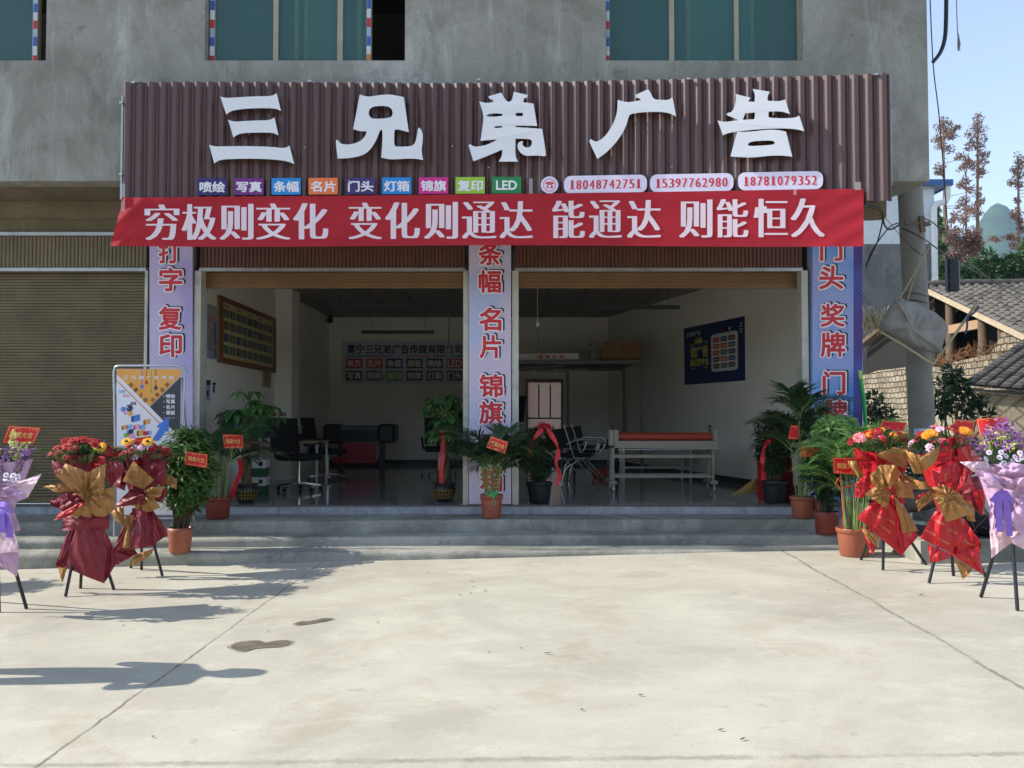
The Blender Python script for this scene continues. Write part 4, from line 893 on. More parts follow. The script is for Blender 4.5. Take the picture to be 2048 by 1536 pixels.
def statice(root, cpx, Y, rx, rz, seed, n=420):
    r = random.Random(seed); c = P(cpx[0], cpx[1], Y); b = MB(); st_ = MB()
    for k in range(n // 12):
        a = 2 * pi * r.random(); q = math.sqrt(r.random()); p = c + Vector((rx * q * cos(a), rx * q * sin(a) * 0.8, rz * (1 - q * q) + r.uniform(-0.06, 0.05)))
        mi = 2 if r.random() < 0.2 else (0 if r.random() < 0.6 else 1); d = (p - c + Vector((0, -.05, 0.3))).normalized()
        st_.tube([c + Vector((0, 0, -0.22)), p], 0.0025, 4, 0, False)
        for j in range(16):
            e = p + d * r.uniform(-0.05, 0.04) + rvec(r) * 0.034; petals(b, e, (rvec(r) * 0.6 + Vector((0, -0.5, 0.7))), r.uniform(0.008, 0.014), 5, 0.009, mi, 0.6)
    o = one(b, 'statice_blossom', [FM['purple'], FM['mauve'], FM['lime']], root); o['kind'] = 'stuff'
    one(st_, 'stems', leafmat('bouquet_leaf', (40, 70, 36), (92, 122, 66)), root)
    fo = MB()
    for k in range(110):
        a = 2 * pi * r.random(); q = r.random(); leaf(fo, c + Vector((rx * q * cos(a) * 0.8, rx * q * sin(a) * 0.7, -0.08 + 0.5 * rz * (1 - q))), Vector((cos(a) * q, sin(a) * q - 0.2, r.uniform(0.2, 1.0))), r.uniform(0.07, 0.13), 0.014)
    one(fo, 'foliage', leafmat('bouquet_leaf', (40, 70, 36), (92, 122, 66)), root)
tfL = lambda zx, zy: (zx / 2.648, 680 + zy / 2.648, 0); tfR = lambda zx, zy: (1480 + zx / 3.2007, 760 + zy / 3.2007, 0)
GS = 'opening flower stands wrapped in coloured paper'
mD = {'r': PR, 'm': PM, 'g': PG, 'core': PM}; mA = {'r': PR, 'm': PM, 'g': PG, 'core': PR}; mC = {'v': PV, 'k': PK, 'core': PV}
D = stand('maroon and gold wrapped flower stand with one sunflower, in front of the closed shutter', 'flower stand', GS, 7.5, (170, 1000), [(131, 1194), (161, 1177), (228, 1180)],
 [('m', [(415, 970), (548, 985), (553, 1290), (345, 1208)], 0.10, 0.05), ('m', [(545, 985), (600, 1100), (628, 1168), (552, 1288)], 0.10, -0.02), ('m', [(420, 980), (360, 1010), (292, 1195), (350, 1210)], 0.05, 0.0), ('g', [(298, 1180), (368, 1190), (352, 1220), (330, 1290)], 0.03, 0.02),
  ('m', [(335, 925), (585, 920), (578, 1000), (332, 1012)], 0.13, 0.05), ('g', [(345, 920), (460, 850), (600, 800), (545, 990)], 0.17, 0.05), ('g', [(440, 850), (610, 770), (605, 900), (545, 940)], 0.20, 0.03),
  ('m', [(265, 850), (370, 800), (460, 830), (330, 905)], 0.18, 0.03), ('r', [(283, 955), (335, 895), (460, 850), (365, 935)], 0.20, 0.03), ('g', [(228, 775), (330, 755), (395, 805), (300, 808)], 0.17, 0.04), ('m', [(265, 865), (350, 820), (420, 900), (320, 900)], 0.16, 0.0),
  ('g', [(293, 720), (345, 655), (475, 700), (440, 845)], 0.26, 0.06), ('g', [(470, 700), (562, 650), (552, 800), (488, 870)], 0.27, 0.05), ('g', [(440, 700), (500, 700), (495, 868), (435, 840)], 0.31, -0.03), ('m', [(275, 640), (335, 645), (350, 720), (298, 720)], 0.12, 0.03), ('r', [(490, 620), (560, 615), (560, 690), (480, 680)], 0.16, 0.03), ('m', [(550, 650), (625, 640), (662, 690), (590, 780)], 0.19, 0.05)],
 tfL, mD, (0.72, 1.22, 0.07, 0.22), 3)
bouquet(D, (168, 907), 7.5, 0.25, 0.14, [('sunflower', 200, 896, 0.055)], 24, ['red', 'red', 'red', 'red'], 4)
card(D, [(121, 877), (176, 871), (176, 884), (121, 890)], 7.6, '')
E_ = stand('maroon and gold wrapped flower stand with two sunflowers below the poster stand', 'flower stand', GS, 8.15, (284, 1000), [(283, 1140), (325, 1153), (262, 1136)],
 [('m', [(700, 890), (795, 880), (832, 1085), (688, 1115)], 0.12, 0.05), ('m', [(668, 950), (710, 890), (692, 1112), (598, 1112)], 0.08, 0.02), ('m', [(600, 1110), (695, 1085), (730, 1130), (620, 1190)], 0.06, 0.02), ('m', [(780, 870), (850, 950), (888, 1035), (825, 1075)], 0.10, 0.02), ('g', [(665, 930), (708, 925), (690, 1105), (650, 1100)], 0.15, 0.01), ('g', [(690, 1140), (815, 1105), (800, 1140), (700, 1205)], 0.05, 0.02),
  ('m', [(605, 885), (690, 790), (835, 780), (770, 870)], 0.16, 0.05), ('g', [(675, 860), (800, 815), (855, 890), (760, 920)], 0.18, 0.04), ('g', [(583, 900), (655, 875), (660, 985), (610, 955)], 0.14, 0.05), ('m', [(600, 640), (690, 650), (660, 800), (600, 770)], 0.15, 0.04), ('g', [(650, 748), (705, 640), (815, 740), (760, 790)], 0.25, 0.05), ('m', [(800, 630), (885, 680), (870, 780), (800, 740)], 0.2, 0.05), ('g', [(850, 750), (900, 712), (938, 738), (935, 792)], 0.19, 0.04), ('m', [(810, 790), (890, 790), (860, 860), (800, 850)], 0.16, 0.03), ('r', [(690, 640), (740, 640), (720, 700), (680, 690)], 0.2, 0.03), ('g', [(760, 790), (870, 770), (850, 830), (790, 850)], 0.2, 0.02)],
 tfL, mD, (0.72, 1.2, 0.07, 0.22), 5)
bouquet(E_, (282, 907), 8.15, 0.24, 0.14, [('sunflower', 254, 884, 0.055), ('sunflower', 296, 884, 0.055), ('pink_gerbera', 279, 898, 0.055)], 22, ['red', 'red', 'red', 'pale'], 6)
card(E_, [(270, 876), (302, 872), (302, 886), (270, 890)], 8.2, '')
F_ = stand('lilac wrapped stand of purple flowers on the left, cut by the picture edge', 'flower stand', GS, 6.75, (-8, 1005), [(53, 1218), (-2, 1225), (-62, 1200)],
 [('v', [(-110, 880), (70, 880), (108, 1010), (-120, 1060)], 0.13, 0.06), ('k', [(-90, 960), (60, 930), (98, 1125), (-60, 1130)], 0.18, 0.03), ('v', [(-80, 1060), (102, 1085), (90, 1255), (-20, 1180)], 0.12, 0.04), ('v', [(-140, 1060), (0, 1060), (-10, 1180), (-110, 1200)], 0.1, 0.03),
  ('k', [(-40, 770), (100, 750), (222, 705), (150, 832)], 0.2, 0.05), ('v', [(-60, 800), (60, 770), (150, 832), (30, 885)], 0.25, 0.05), ('v', [(-160, 760), (-30, 740), (20, 800), (-100, 870)], 0.22, 0.05)],
 tfL, mC, (0.62, 1.2, 0.07, 0.22), 7)
statice(F_, (8, 930), 6.75, 0.24, 0.20, 8)
r_ = random.Random(5)
for x, y in ((12, 950), (26, 951), (35, 953), (11, 957), (18, 958), (36, 959), (28, 960), (-6, 955)): flower(F_, 'daisy', P(x, y, 6.75 - 0.24), Vector((r_.uniform(-.3, .3), -0.8, 0.5)), 0.022, r_)
b = MB(); strip(b, curve([P(0, 1008, 6.5), P(8, 1025, 6.47), P(17, 1055, 6.48), P(20, 1075, 6.5)], 5), 0.06); strip(b, curve([P(-2, 1008, 6.5), P(2, 1030, 6.46), P(4, 1065, 6.48)], 5), 0.06); strip(b, curve([P(-6, 1008, 6.48), P(10, 1010, 6.42), P(20, 1025, 6.44), P(4, 1012, 6.46)], 5), 0.04); one(b, 'ribbon', VIO, F_)
card(F_, [(18, 851), (82, 855), (67, 888), (4, 886)], 6.8, '開業大吉', P(28, 930, 6.8))
A_ = stand('red and gold wrapped stand with pink gerberas, beside the bright palm pot', 'flower stand', GS, 7.85, (1768, 1000), [(1722, 1120), (1766, 1141), (1852, 1130)],
 [('r', [(865, 752), (988, 770), (1032, 1127), (752, 882)], 0.10, 0.05, [(0.3, 0.5, 0.34, 0.0), (0.75, 0.45, 0.3, 0.0), (0.62, 0.72, 0.3, 0.0)]), ('r', [(985, 770), (1060, 845), (1142, 1000), (1030, 1127)], 0.10, -0.02, [(0.6, 0.75, 0.4, 0.1)]), ('r', [(768, 935), (888, 1000), (880, 1065), (845, 1118)], 0.07, 0.03), ('g', [(772, 945), (885, 1000), (882, 1070), (822, 1030)], 0.10, 0.04), ('g', [(983, 745), (1042, 785), (1143, 968), (1043, 980)], 0.15, 0.01, None, 0.4),
  ('r', [(725, 745), (760, 640), (840, 700), (785, 757)], 0.12, 0.04), ('r', [(745, 660), (830, 570), (850, 650), (785, 752)], 0.16, 0.05), ('g', [(688, 520), (752, 508), (785, 560), (765, 642)], 0.14, 0.04), ('r', [(728, 432), (850, 480), (885, 522), (760, 528)], 0.17, 0.04, [(0.4, 0.5, 0.35, 0.4)]), ('r', [(765, 525), (850, 530), (835, 575), (790, 570)], 0.15, 0.03),
  ('g', [(860, 480), (960, 430), (1100, 445), (1050, 565)], 0.22, 0.05), ('g', [(830, 610), (905, 535), (965, 690), (850, 690)], 0.25, 0.05), ('g', [(900, 545), (1000, 540), (1030, 600), (955, 700)], 0.27, 0.04), ('g', [(955, 590), (1105, 690), (1112, 762), (1010, 752)], 0.24, 0.05), ('g', [(798, 730), (870, 668), (968, 720), (940, 824)], 0.23, 0.05), ('r', [(960, 740), (1040, 730), (1060, 790), (980, 800)], 0.14, 0.02), ('g', [(1010, 590), (1120, 630), (1180, 700), (1090, 700)], 0.18, 0.04)],
 tfR, mA, (0.74, 1.22, 0.07, 0.22), 9)
bouquet(A_, (1765, 882), 7.85, 0.25, 0.13, [('pink_gerbera', 1719, 876, 0.06), ('pink_gerbera', 1758, 876, 0.058), ('pink_gerbera', 1780, 876, 0.055), ('orange_gerbera', 1731, 876, 0.045), ('orange_gerbera', 1790, 871, 0.05), ('orange_gerbera', 1741, 869, 0.04)], 22, ['red', 'red', 'red', 'pale', 'orange'], 10, 110)
card(A_, [(1765, 841), (1815, 845), (1806, 863), (1760, 853)], 7.95, '')
B_ = stand('red and gold wrapped stand with orange flowers, right of the pink gerbera stand', 'flower stand', GS, 7.3, (1895, 1005), [(1858, 1167), (1907, 1152), (1972, 1155)],
 [('r', [(1250, 838), (1440, 888), (1382, 1122), (1148, 1010)], 0.12, 0.05, [(0.3, 0.3, 0.3, 0.1), (0.72, 0.42, 0.3, 0.1), (0.2, 0.72, 0.32, 0.1), (0.6, 0.78, 0.32, 0.1)]), ('r', [(1438, 888), (1548, 1050), (1535, 1085), (1380, 1122)], 0.11, 0.0, [(0.4, 0.6, 0.5, 0.2)]), ('r', [(1335, 1108), (1525, 1065), (1562, 1248), (1468, 1190)], 0.07, 0.03, [(0.5, 0.45, 0.5, 0.5)]), ('r', [(1200, 1055), (1335, 1100), (1345, 1142), (1222, 1170)], 0.08, 0.06, [(0.3, 0.6, 0.4, -0.9)]), ('g', [(1368, 1140), (1495, 1195), (1465, 1245), (1425, 1277)], 0.04, 0.02, None, 0.4),
  ('g', [(1225, 728), (1400, 715), (1492, 850), (1325, 910)], 0.25, 0.04, None, 0.6), ('g', [(1395, 735), (1500, 805), (1508, 908), (1455, 900)], 0.2, 0.03), ('g', [(1128, 775), (1240, 685), (1265, 740), (1140, 842)], 0.2, 0.04), ('g', [(1225, 690), (1310, 665), (1430, 750), (1320, 770)], 0.27, 0.04), ('r', [(1118, 745), (1200, 715), (1230, 735), (1150, 762)], 0.2, 0.02),
  ('r', [(1245, 545), (1295, 385), (1400, 365), (1395, 510)], 0.2, 0.04), ('r', [(1375, 355), (1500, 440), (1565, 605), (1400, 525)], 0.18, 0.05, [(0.5, 0.5, 0.3, 0.8)]), ('r', [(1232, 570), (1385, 508), (1430, 625), (1250, 690)], 0.24, 0.05, [(0.4, 0.6, 0.35, -1.2)]), ('r', [(1440, 548), (1492, 660), (1445, 700), (1385, 717)], 0.29, 0.05), ('m', [(1420, 640), (1565, 595), (1555, 872), (1430, 770)], 0.17, 0.05), ('r', [(1485, 715), (1585, 680), (1555, 868), (1515, 800)], 0.19, 0.04),
  ('g', [(1055, 448), (1170, 490), (1180, 600), (1110, 600)], 0.23, 0.04), ('g', [(1150, 500), (1282, 418), (1255, 530), (1175, 585)], 0.26, 0.04), ('g', [(1110, 640), (1190, 650), (1235, 700), (1150, 700)], 0.2, 0.04), ('g', [(1400, 400), (1505, 345), (1500, 440), (1440, 450)], 0.10, 0.03, None, 0.4)],
 tfR, mA, (0.74, 1.22, 0.07, 0.22), 11)
bouquet(B_, (1888, 884), 7.3, 0.24, 0.15, [('orange_gerbera', 1862, 867, 0.055), ('orange_gerbera', 1930, 862, 0.055), ('orange_gerbera', 1852, 872, 0.04), ('orange_gerbera', 1938, 866, 0.045)], 20, ['red', 'red', 'pink', 'pale'], 12, 150)
card(B_, [(1910, 838), (1950, 842), (1946, 868), (1906, 862)], 7.4, '')
C_ = stand('lilac wrapped stand of purple flowers and white daisies at the right picture edge', 'flower stand', GS, 6.45, (2020, 1000), [(1962, 1195), (2035, 1222), (2105, 1190)],
 [('v', [(1625, 720), (1850, 712), (1870, 965), (1598, 975)], 0.12, 0.06), ('k', [(1598, 950), (1738, 945), (1736, 1042), (1608, 1142)], 0.14, 0.03), ('k', [(1735, 945), (1890, 930), (1900, 1140), (1735, 1042)], 0.14, 0.03), ('v', [(1700, 880), (1830, 760), (1880, 900), (1800, 1000)], 0.19, 0.04), ('v', [(1596, 760), (1660, 720), (1650, 940), (1600, 975)], 0.16, 0.03), ('v', [(1860, 720), (1990, 740), (2000, 1100), (1880, 1100)], 0.05, 0.03),
  ('k', [(1408, 525), (1580, 520), (1645, 600), (1500, 590)], 0.16, 0.05), ('v', [(1475, 565), (1600, 590), (1690, 650), (1600, 690)], 0.22, 0.05), ('v', [(1640, 605), (1720, 525), (1850, 545), (1800, 650)], 0.22, 0.06), ('v', [(1560, 590), (1690, 620), (1740, 700), (1580, 690)], 0.26, 0.04), ('v', [(1690, 655), (1840, 615), (1900, 700), (1730, 705)], 0.26, 0.05), ('k', [(1800, 560), (1950, 520), (1990, 640), (1850, 690)], 0.2, 0.05)],
 tfR, mC, (0.62, 1.18, 0.07, 0.2), 13)
statice(C_, (2012, 905), 6.45, 0.22, 0.17, 14, 560)
for x, y in ((1978, 905), (1972, 918), (2002, 905), (2012, 912), (1999, 915), (2030, 914), (2040, 906), (2036, 919), (2025, 922), (2008, 926), (2043, 915), (2004, 930)): flower(C_, 'daisy', P(x, y, 6.45 - 0.22), Vector((r_.uniform(-.3, .3), -0.8, 0.4)), 0.021, r_)
b = MB()
for pts, w in (([(2002, 985), (1998, 1010), (1999, 1040), (2001, 1062)], 0.045), ([(2012, 985), (2014, 1010), (2018, 1045), (2019, 1072)], 0.045), ([(2008, 982), (1992, 990), (1988, 1002), (2002, 996), (2008, 984)], 0.03), ([(2008, 982), (2016, 994), (2022, 1004), (2018, 992), (2010, 984)], 0.03), ([(2004, 982), (1996, 998), (1994, 1008), (2004, 990)], 0.03)): strip(b, curve([P(x, y, 6.45 - 0.24) for x, y in pts], 5), w)
one(b, 'ribbon', VIO, C_)
card(C_, [(1952, 838), (2012, 832), (2020, 853), (1960, 874)], 6.75, '', P(1985, 905, 6.7), 0.05)
# one more stand just outside the picture: its shadow reaches the frame
for kx, ky, Yk, lab in ((-300, 1010, 7.8, 'maroon wrapped flower stand just beyond the left picture edge, behind the lilac stand'), ):
    S_ = dup(D, None, (P(kx, 1000, Yk).x - wl(D).x, Yk - 7.5, gz(P(kx, 1000, Yk).x, Yk) - wl(D).z)); S_['label'] = lab
# ------------------------------------------------------------------ folding poster stand
Yp = 9.0
ps = thing('poster_stand', (P(298, 1000, Yp).x, Yp, 0.40), 'white poster in a rounded metal frame, standing between shutter and left pillar', 'poster stand')
q = lambda zx, zy: (220 + zx / 8.535, 720 + zy / 8.535)
tb = MB(); out = [(75, 3000), (88, 1300), (66, 200), (90, 120), (150, 98), (1180, 98), (1250, 130), (1278, 200), (1222, 1350), (1215, 3000)]
tb.tube([P(*q(x, y), Yp) for x, y in out], 0.013, 8); tb.tube([P(*q(76, 2700), Yp), P(*q(1216, 2700), Yp)], 0.011, 8)
for x in (80, 1218): a_ = P(*q(x, 300), Yp); tb.tube([a_ + Vector((0, 0.02, 0)), Vector((a_.x, Yp + 0.42, 0.41))], 0.011, 8)
one(tb, 'frame', M('silver_tube', (176, 180, 188), 0.3, 0.7), ps)
fp = front(Yp - 0.016)
def fq(x, y, d=0.0): return fp(*q(x, y), d)
pb = MB(); pm = [M('poster_white', (226, 224, 232), 0.45, var=0.02), M('poster_orange', (226, 160, 74), 0.45, var=0.03), M('poster_dark', (58, 58, 66), 0.45), M('poster_line', (214, 140, 80), 0.45), M('poster_blue', (66, 118, 206), 0.45, var=0.15), M('poster_lightblue', (126, 170, 226), 0.45), M('poster_pink', (232, 150, 190), 0.45), M('poster_red', (178, 40, 50), 0.45), M('poster_green', (120, 170, 70), 0.45), M('poster_brown', (120, 74, 30), 0.45), M('poster_navy', (40, 44, 80), 0.45)]
def pp(pts, mi, d):
    vs = [fq(x, y, d) for x, y in pts]; t = tessellate_polygon([[Vector((x, -y, 0)) for x, y in pts]]); fs = []
    for f in t:
        n = (vs[f[1]] - vs[f[0]]).cross(vs[f[2]] - vs[f[0]]); fs.append(tuple(f) if n.y < 0 else tuple(reversed(f)))
    pb.add(vs, fs, mi)
pb.add([fq(x, y, d) for d in (0.0, -0.008) for x, y in ((112, 152), (1212, 152), (1196, 2640), (112, 2640))], [(0, 3, 2, 1), (4, 5, 6, 7), (0, 1, 5, 4), (1, 2, 6, 5), (2, 3, 7, 6), (3, 0, 4, 7)], 0)
pp([(114, 154), (1210, 154), (1210, 240), (665, 785), (114, 245)], 1, 0.001); pp([(1210, 280), (1200, 1200), (1075, 1205), (680, 800)], 2, 0.001)
pp([(1210, 245), (1210, 262), (680, 795), (665, 785)], 3, 0.0015); pp([(114, 335), (114, 360), (1085, 1330), (1100, 1320)], 3, 0.0012)
for x, ye, mi, r in ((545, 460, 4, 30), (623, 390, 7, 28), (705, 540, 8, 22), (783, 480, 10, 32)):
    pp([(x - 6, 154), (x + 6, 154), (x + 6, ye), (x - 6, ye)], mi, 0.002); pp([(x, ye - 60)] + [(x + r * cos(a), ye + r * sin(a)) for a in [radians(-30 + 30 * i) for i in range(9)]], mi, 0.0022)
def pt(s, x0, y0, x1, y1, mi, off=0.02, rot=0.0, d=0.003):
    cx_, cy_ = (x0 + x1) / 2, (y0 + y1) / 2
    pb.text(s, lambda x, y, dd=0: fq(cx_ + (x - cx_) * cos(rot) - (y - cy_) * sin(rot), cy_ + (x - cx_) * sin(rot) + (y - cy_) * cos(rot), dd), x0, y0, x1, y1, mi, d, off)
for i, ch in enumerate('三兄弟广告传媒'): pt(ch, 225 + i * 130, 268, 225 + i * 130 + 92, 335, 0, 0.02)
for i, ch in enumerate('创意为您'): pt(ch, 320 + i * 82, 385 + i * 86, 395 + i * 82, 465 + i * 86, 9, 0.02, radians(45))
for i, ch in enumerate('点亮品牌'): pt(ch, 688 + i * 84, 640 - i * 84, 760 + i * 84, 715 - i * 84, 9, 0.02, radians(-45))
for s, x0, y0, x1, y1, mi in (('创意', 145, 510, 255, 565, 5), ('思维', 210, 585, 325, 632, 6), ('速度', 345, 712, 450, 768, 10)): pt(s, x0, y0, x1, y1, mi, 0.01)
for s, y in (('喷绘', 580), ('写真', 672), ('名片', 766), ('展板', 862)): pt(s, 955, y, 1112, y + 74, 0, 0.028); pp([(922 + 9 * cos(a), y + 38 + 9 * sin(a)) for a in [i * pi / 4 for i in range(8)]], 0, 0.003)
for i in range(6): pp([(925 + 33 * i + 7 * cos(a), 990 + 7 * sin(a)) for a in [k * pi / 4 for k in range(8)]], 0, 0.003)
pp([(1012, 962), (790, 1132), (845, 1165), (780, 1270), (700, 1380), (830, 1380), (900, 1290), (950, 1215), (1000, 1225)], 4, 0.0032)
def cube_print(x, y, s, mi, mj):
    pp([(x, y), (x + s, y - s * 0.2), (x + s, y + s * 0.75), (x, y + s)], mi, 0.0034); pp([(x, y), (x - s * 0.35, y + s * 0.15), (x - s * 0.35, y + s * 0.95), (x, y + s)], mj, 0.0034)
for a in ((400, 950, 110, 4, 10), (600, 1020, 85, 1, 9), (225, 1120, 75, 1, 9), (310, 1110, 70, 5, 5), (430, 1110, 80, 6, 7), (320, 1190, 80, 10, 4), (530, 1110, 70, 5, 4), (490, 1200, 100, 1, 9), (600, 1160, 70, 0, 6), (260, 1250, 70, 8, 8), (350, 1270, 75, 6, 6), (590, 1220, 70, 7, 7), (650, 1220, 60, 5, 5)): cube_print(*a)
for cx_, cy_, r, mi in ((330, 820, 66, 10), (222, 840, 46, 4), (262, 905, 34, 6), (345, 915, 46, 1)): pp([(cx_ + r * cos(i * pi / 3), cy_ + r * sin(i * pi / 3)) for i in range(6)], mi, 0.0034)
pt('K', 275, 775, 325, 835, 0, 0.0, 0.0, 0.004); pt('C', 190, 815, 225, 860, 0, 0.0, 0.0, 0.004)
one(pb, 'printed_panel', pm, ps)
# ------------------------------------------------------------------ inside the shop
def wallmap(p0, p1):   # measured points on a vertical wall through p0, p1
    p0, p1 = Vector(p0), Vector(p1); d = (p1 - p0).normalized(); n = Vector((d.y, -d.x, 0))
    if n.dot(EYE - p0) < 0: n = -n
    return lambda px, py, dd=0.0: PL(px, py, p0 + n * dd, n)
LWM = wallmap((LW, 11, 0), (LW, 18, 0)); RWM = wallmap(RW0, RW1); BWM = front(YB)
def quadmap(fm, c):    # unit square -> measured quad TL TR BR BL on a wall
    c = [Vector((*p, 0)) for p in c]; w3 = [fm(p.x, p.y, 0.0) for p in c]
    def f(u, w, d=0.0):
        a = w3[0].lerp(w3[1], u); b = w3[3].lerp(w3[2], u); n = (w3[1] - w3[0]).cross(w3[3] - w3[0]).normalized()
        if n.dot(EYE - w3[0]) < 0: n = -n
        return a.lerp(b, w) + n * d
    return f
def panel(mb, f, u0, w0, u1, w1, d0, d1, mi=0):
    vs = [f(u, w, d) for d in (d0, d1) for u, w in ((u0, w0), (u1, w0), (u1, w1), (u0, w1))]
    mb.add(vs, [(0, 1, 2, 3), (4, 7, 6, 5), (0, 4, 5, 1), (1, 5, 6, 2), (2, 6, 7, 3), (3, 7, 4, 0)], mi)
f = quadmap(LWM, [(411, 605), (432, 614), (432, 719), (411, 716)]); b = MB(); panel(b, f, 0, 0, 1, 1, 0.002, 0.008, 0)
r_ = random.Random(2)
for k in range(34):
    u, w = r_.uniform(0.05, 0.6), r_.uniform(0.12, 0.85); panel(b, f, u, w, u + r_.uniform(0.1, 0.3), w + r_.uniform(0.03, 0.09), 0.008, 0.0084 + 0.0001 * k, r_.choice((1, 2, 3, 4)))
panel(b, f, 0.72, 0.3, 0.98, 0.97, 0.008, 0.0085, 5)
one(b, 'map_poster', [M('map_grey', (150, 150, 160), 0.4), M('map_pink', (180, 110, 110), 0.4), M('map_green', (110, 150, 110), 0.4), M('map_tan', (180, 150, 110), 0.4), M('map_violet', (140, 120, 150), 0.4), M('map_sea', (50, 96, 150), 0.4)], None, 'coloured wall map beside the wooden framed photo board', 'map')
f = quadmap(LWM, [(433, 590), (546, 637), (546, 746), (433, 724)]); pbd = thing('photo_board', f(0.5, 1.0), 'wooden framed board full of small photos on the left wall', 'photo board')
b = MB(); panel(b, f, 0, 0, 1, 1, 0.002, 0.03, 0); one(b, 'backing', M('board_cream', (190, 176, 120), 0.5, var=0.1), pbd)
b = MB()
for u0, w0, u1, w1 in ((0, 0, 1, 0.075), (0, 0.92, 1, 1), (0, 0.075, 0.045, 0.92), (0.96, 0.075, 1, 0.92)): panel(b, f, u0, w0, u1, w1, 0.003, 0.05, 0)
one(b, 'frame', M('brown_wood', (120, 74, 42), 0.5, var=0.15), pbd)
b = MB()
for j in range(4):
    for i in range(9):
        u = 0.07 + i * 0.098; w = 0.17 + j * 0.185
        if r_.random() < 0.35: panel(b, f, u, w, u + 0.036, w + 0.13, 0.031, 0.033, r_.randrange(4)); panel(b, f, u + 0.045, w, u + 0.08, w + 0.13, 0.031, 0.033, r_.randrange(4))
        else: panel(b, f, u, w, u + 0.082, w + 0.13, 0.031, 0.033, r_.randrange(4))
    panel(b, f, 0.07 + j * 0.2, 0.11, 0.15 + j * 0.2, 0.135, 0.031, 0.032, 2)
one(b, 'photo_prints', [M('photo_dark', (44, 46, 52), 0.3, var=0.5, vs=30), M('photo_blue', (60, 76, 96), 0.3, var=0.5, vs=30), M('photo_brown', (92, 70, 56), 0.3, var=0.5, vs=30), M('photo_green', (70, 92, 84), 0.3, var=0.5, vs=30)], pbd)
f = quadmap(LWM, [(524, 738), (540, 742), (540, 776), (524, 773)]); b = MB()
for u0, w0, u1, w1 in ((0, 0, 0.12, 1), (0.88, 0, 1, 1), (0.12, 0.93, 0.88, 1), (0.12, 0, 0.88, 0.05)): panel(b, f, u0, w0, u1, w1, 0.002, 0.02, 0)
panel(b, f, 0.1, 0.04, 0.9, 0.95, 0.002, 0.012, 1); one(b, 'certificate_frame', [GOLD, M('grey_paper', (130, 124, 116), 0.6)], None, 'small gold-edged frame hanging just under the photo board', 'frame')
f = quadmap(LWM, [(409, 760), (420, 760), (420, 801), (409, 802)]); b = MB(); panel(b, f, 0, 0, 1, 1, .002, .005, 0); panel(b, f, 0, 0, 1, 0.25, .005, .006, 1); panel(b, f, .3, .5, .7, .8, .005, .006, 1)
one(b, 'notice_sheet', [M('lilac_sheet', (170, 164, 190), 0.5), M('navy_print', (52, 50, 76), 0.5)], None, 'pale lilac notice with navy header pasted by the left doorway', 'notice')
f = quadmap(LWM, [(425, 765), (431, 765), (431, 787), (425, 788)]); b = MB(); panel(b, f, 0, 0, 1, 0.25, .002, .005, 0); panel(b, f, 0.1, 0.3, .7, .9, .002, .004, 0)
one(b, 'wall_sticker', M('navy_print'), None, 'tiny dark sticker on the wall beside the lilac notice', 'sticker')
b = MB(); f = front(14.15); b.box(f(638, 0).x, f(651, 0).x, 14.9, 15.0, f(0, 809).z, f(0, 789).z); one(b, 'fuse_box', M('grey_plastic', (140, 138, 132), 0.5), None, 'grey fuse box on the far left wall behind the column', 'fuse box') if False else None
LIGHT = M('lamp_black', (22, 22, 24), 0.4)
for (x0, x1, y, Yl, lab) in ((658, 839, 613, 11.6, 'black linear lamp hanging nearest the left doorway'), (724, 868, 664, 14.6, 'smaller looking black linear lamp hanging deeper in the left room'), (1178, 1359, 614, 11.65, 'black linear lamp hanging in front of the right wall')):
    a, c = P(x0, y, Yl), P(x1, y, Yl); t = thing('hanging_lamp', (a + c) / 2, lab, 'ceiling lamp', 'linear lamps hung from the shop ceiling')
    b = MB(); b.box(a.x, c.x, Yl - 0.04, Yl + 0.04, a.z - 0.024, a.z + 0.024); one(b, 'lamp_housing', LIGHT, t)
    b = MB(); b.box(a.x + .02, c.x - .02, Yl - 0.03, Yl + 0.03, a.z - 0.028, a.z - 0.0245); one(b, 'diffuser', M('unlit_diffuser', (58, 58, 58), 0.5), t)
    b = MB()
    for x in (a.x + 0.15, c.x - 0.15): b.tube([(x, Yl, a.z + 0.02), (x, Yl, ZC)], 0.0025, 4)
    one(b, 'hanging_wire', LIGHT, t)
b = MB(); c = P(897, 700, 10.9); b.tube([(c.x, 10.9, ZC), (c.x + 0.01, 10.9, 2.9), (c.x, 10.9, c.z)], 0.006, 5); b.box(c.x - 0.025, c.x + 0.025, 10.875, 10.925, c.z - 0.08, c.z + 0.02)
one(b, 'hanging_socket', LIGHT, None, 'black socket hanging on a cable near the money tree', 'socket')
b = MB(); c = P(1075, 640, 12.0); b.tube([(c.x, 12, ZC), (c.x, 12, c.z)], 0.004, 5); b.lathe((c.x, 12, c.z - 0.1), [(0.001, 0), (0.03, 0.02), (0.034, 0.05), (0.016, 0.09), (0.016, 0.12), (0.001, 0.12)], 12); one(b, 'bare_bulb', M('bulb_white', (200, 198, 190), 0.3), None, 'white bulb hanging on a wire in the right room', 'light bulb')
b = MB(); c = P(1076, 712, 12.6); b.tube([(c.x, 12.6, ZC), (c.x, 12.6, c.z)], 0.003, 4); b.box(c.x - .02, c.x + .02, 12.58, 12.62, c.z - 0.07, c.z + 0.05); b.box(c.x - .012, c.x + .012, 12.576, 12.58, c.z + 0.0, c.z + 0.035, 1); b.box(c.x - .012, c.x + .012, 12.576, 12.58, c.z - 0.055, c.z - 0.02, 1)
one(b, 'hanging_switch', [LIGHT, M('switch_amber', (220, 140, 60), 0.4)], None, 'small black switch with two amber buttons hanging by the carton shelf', 'switch')
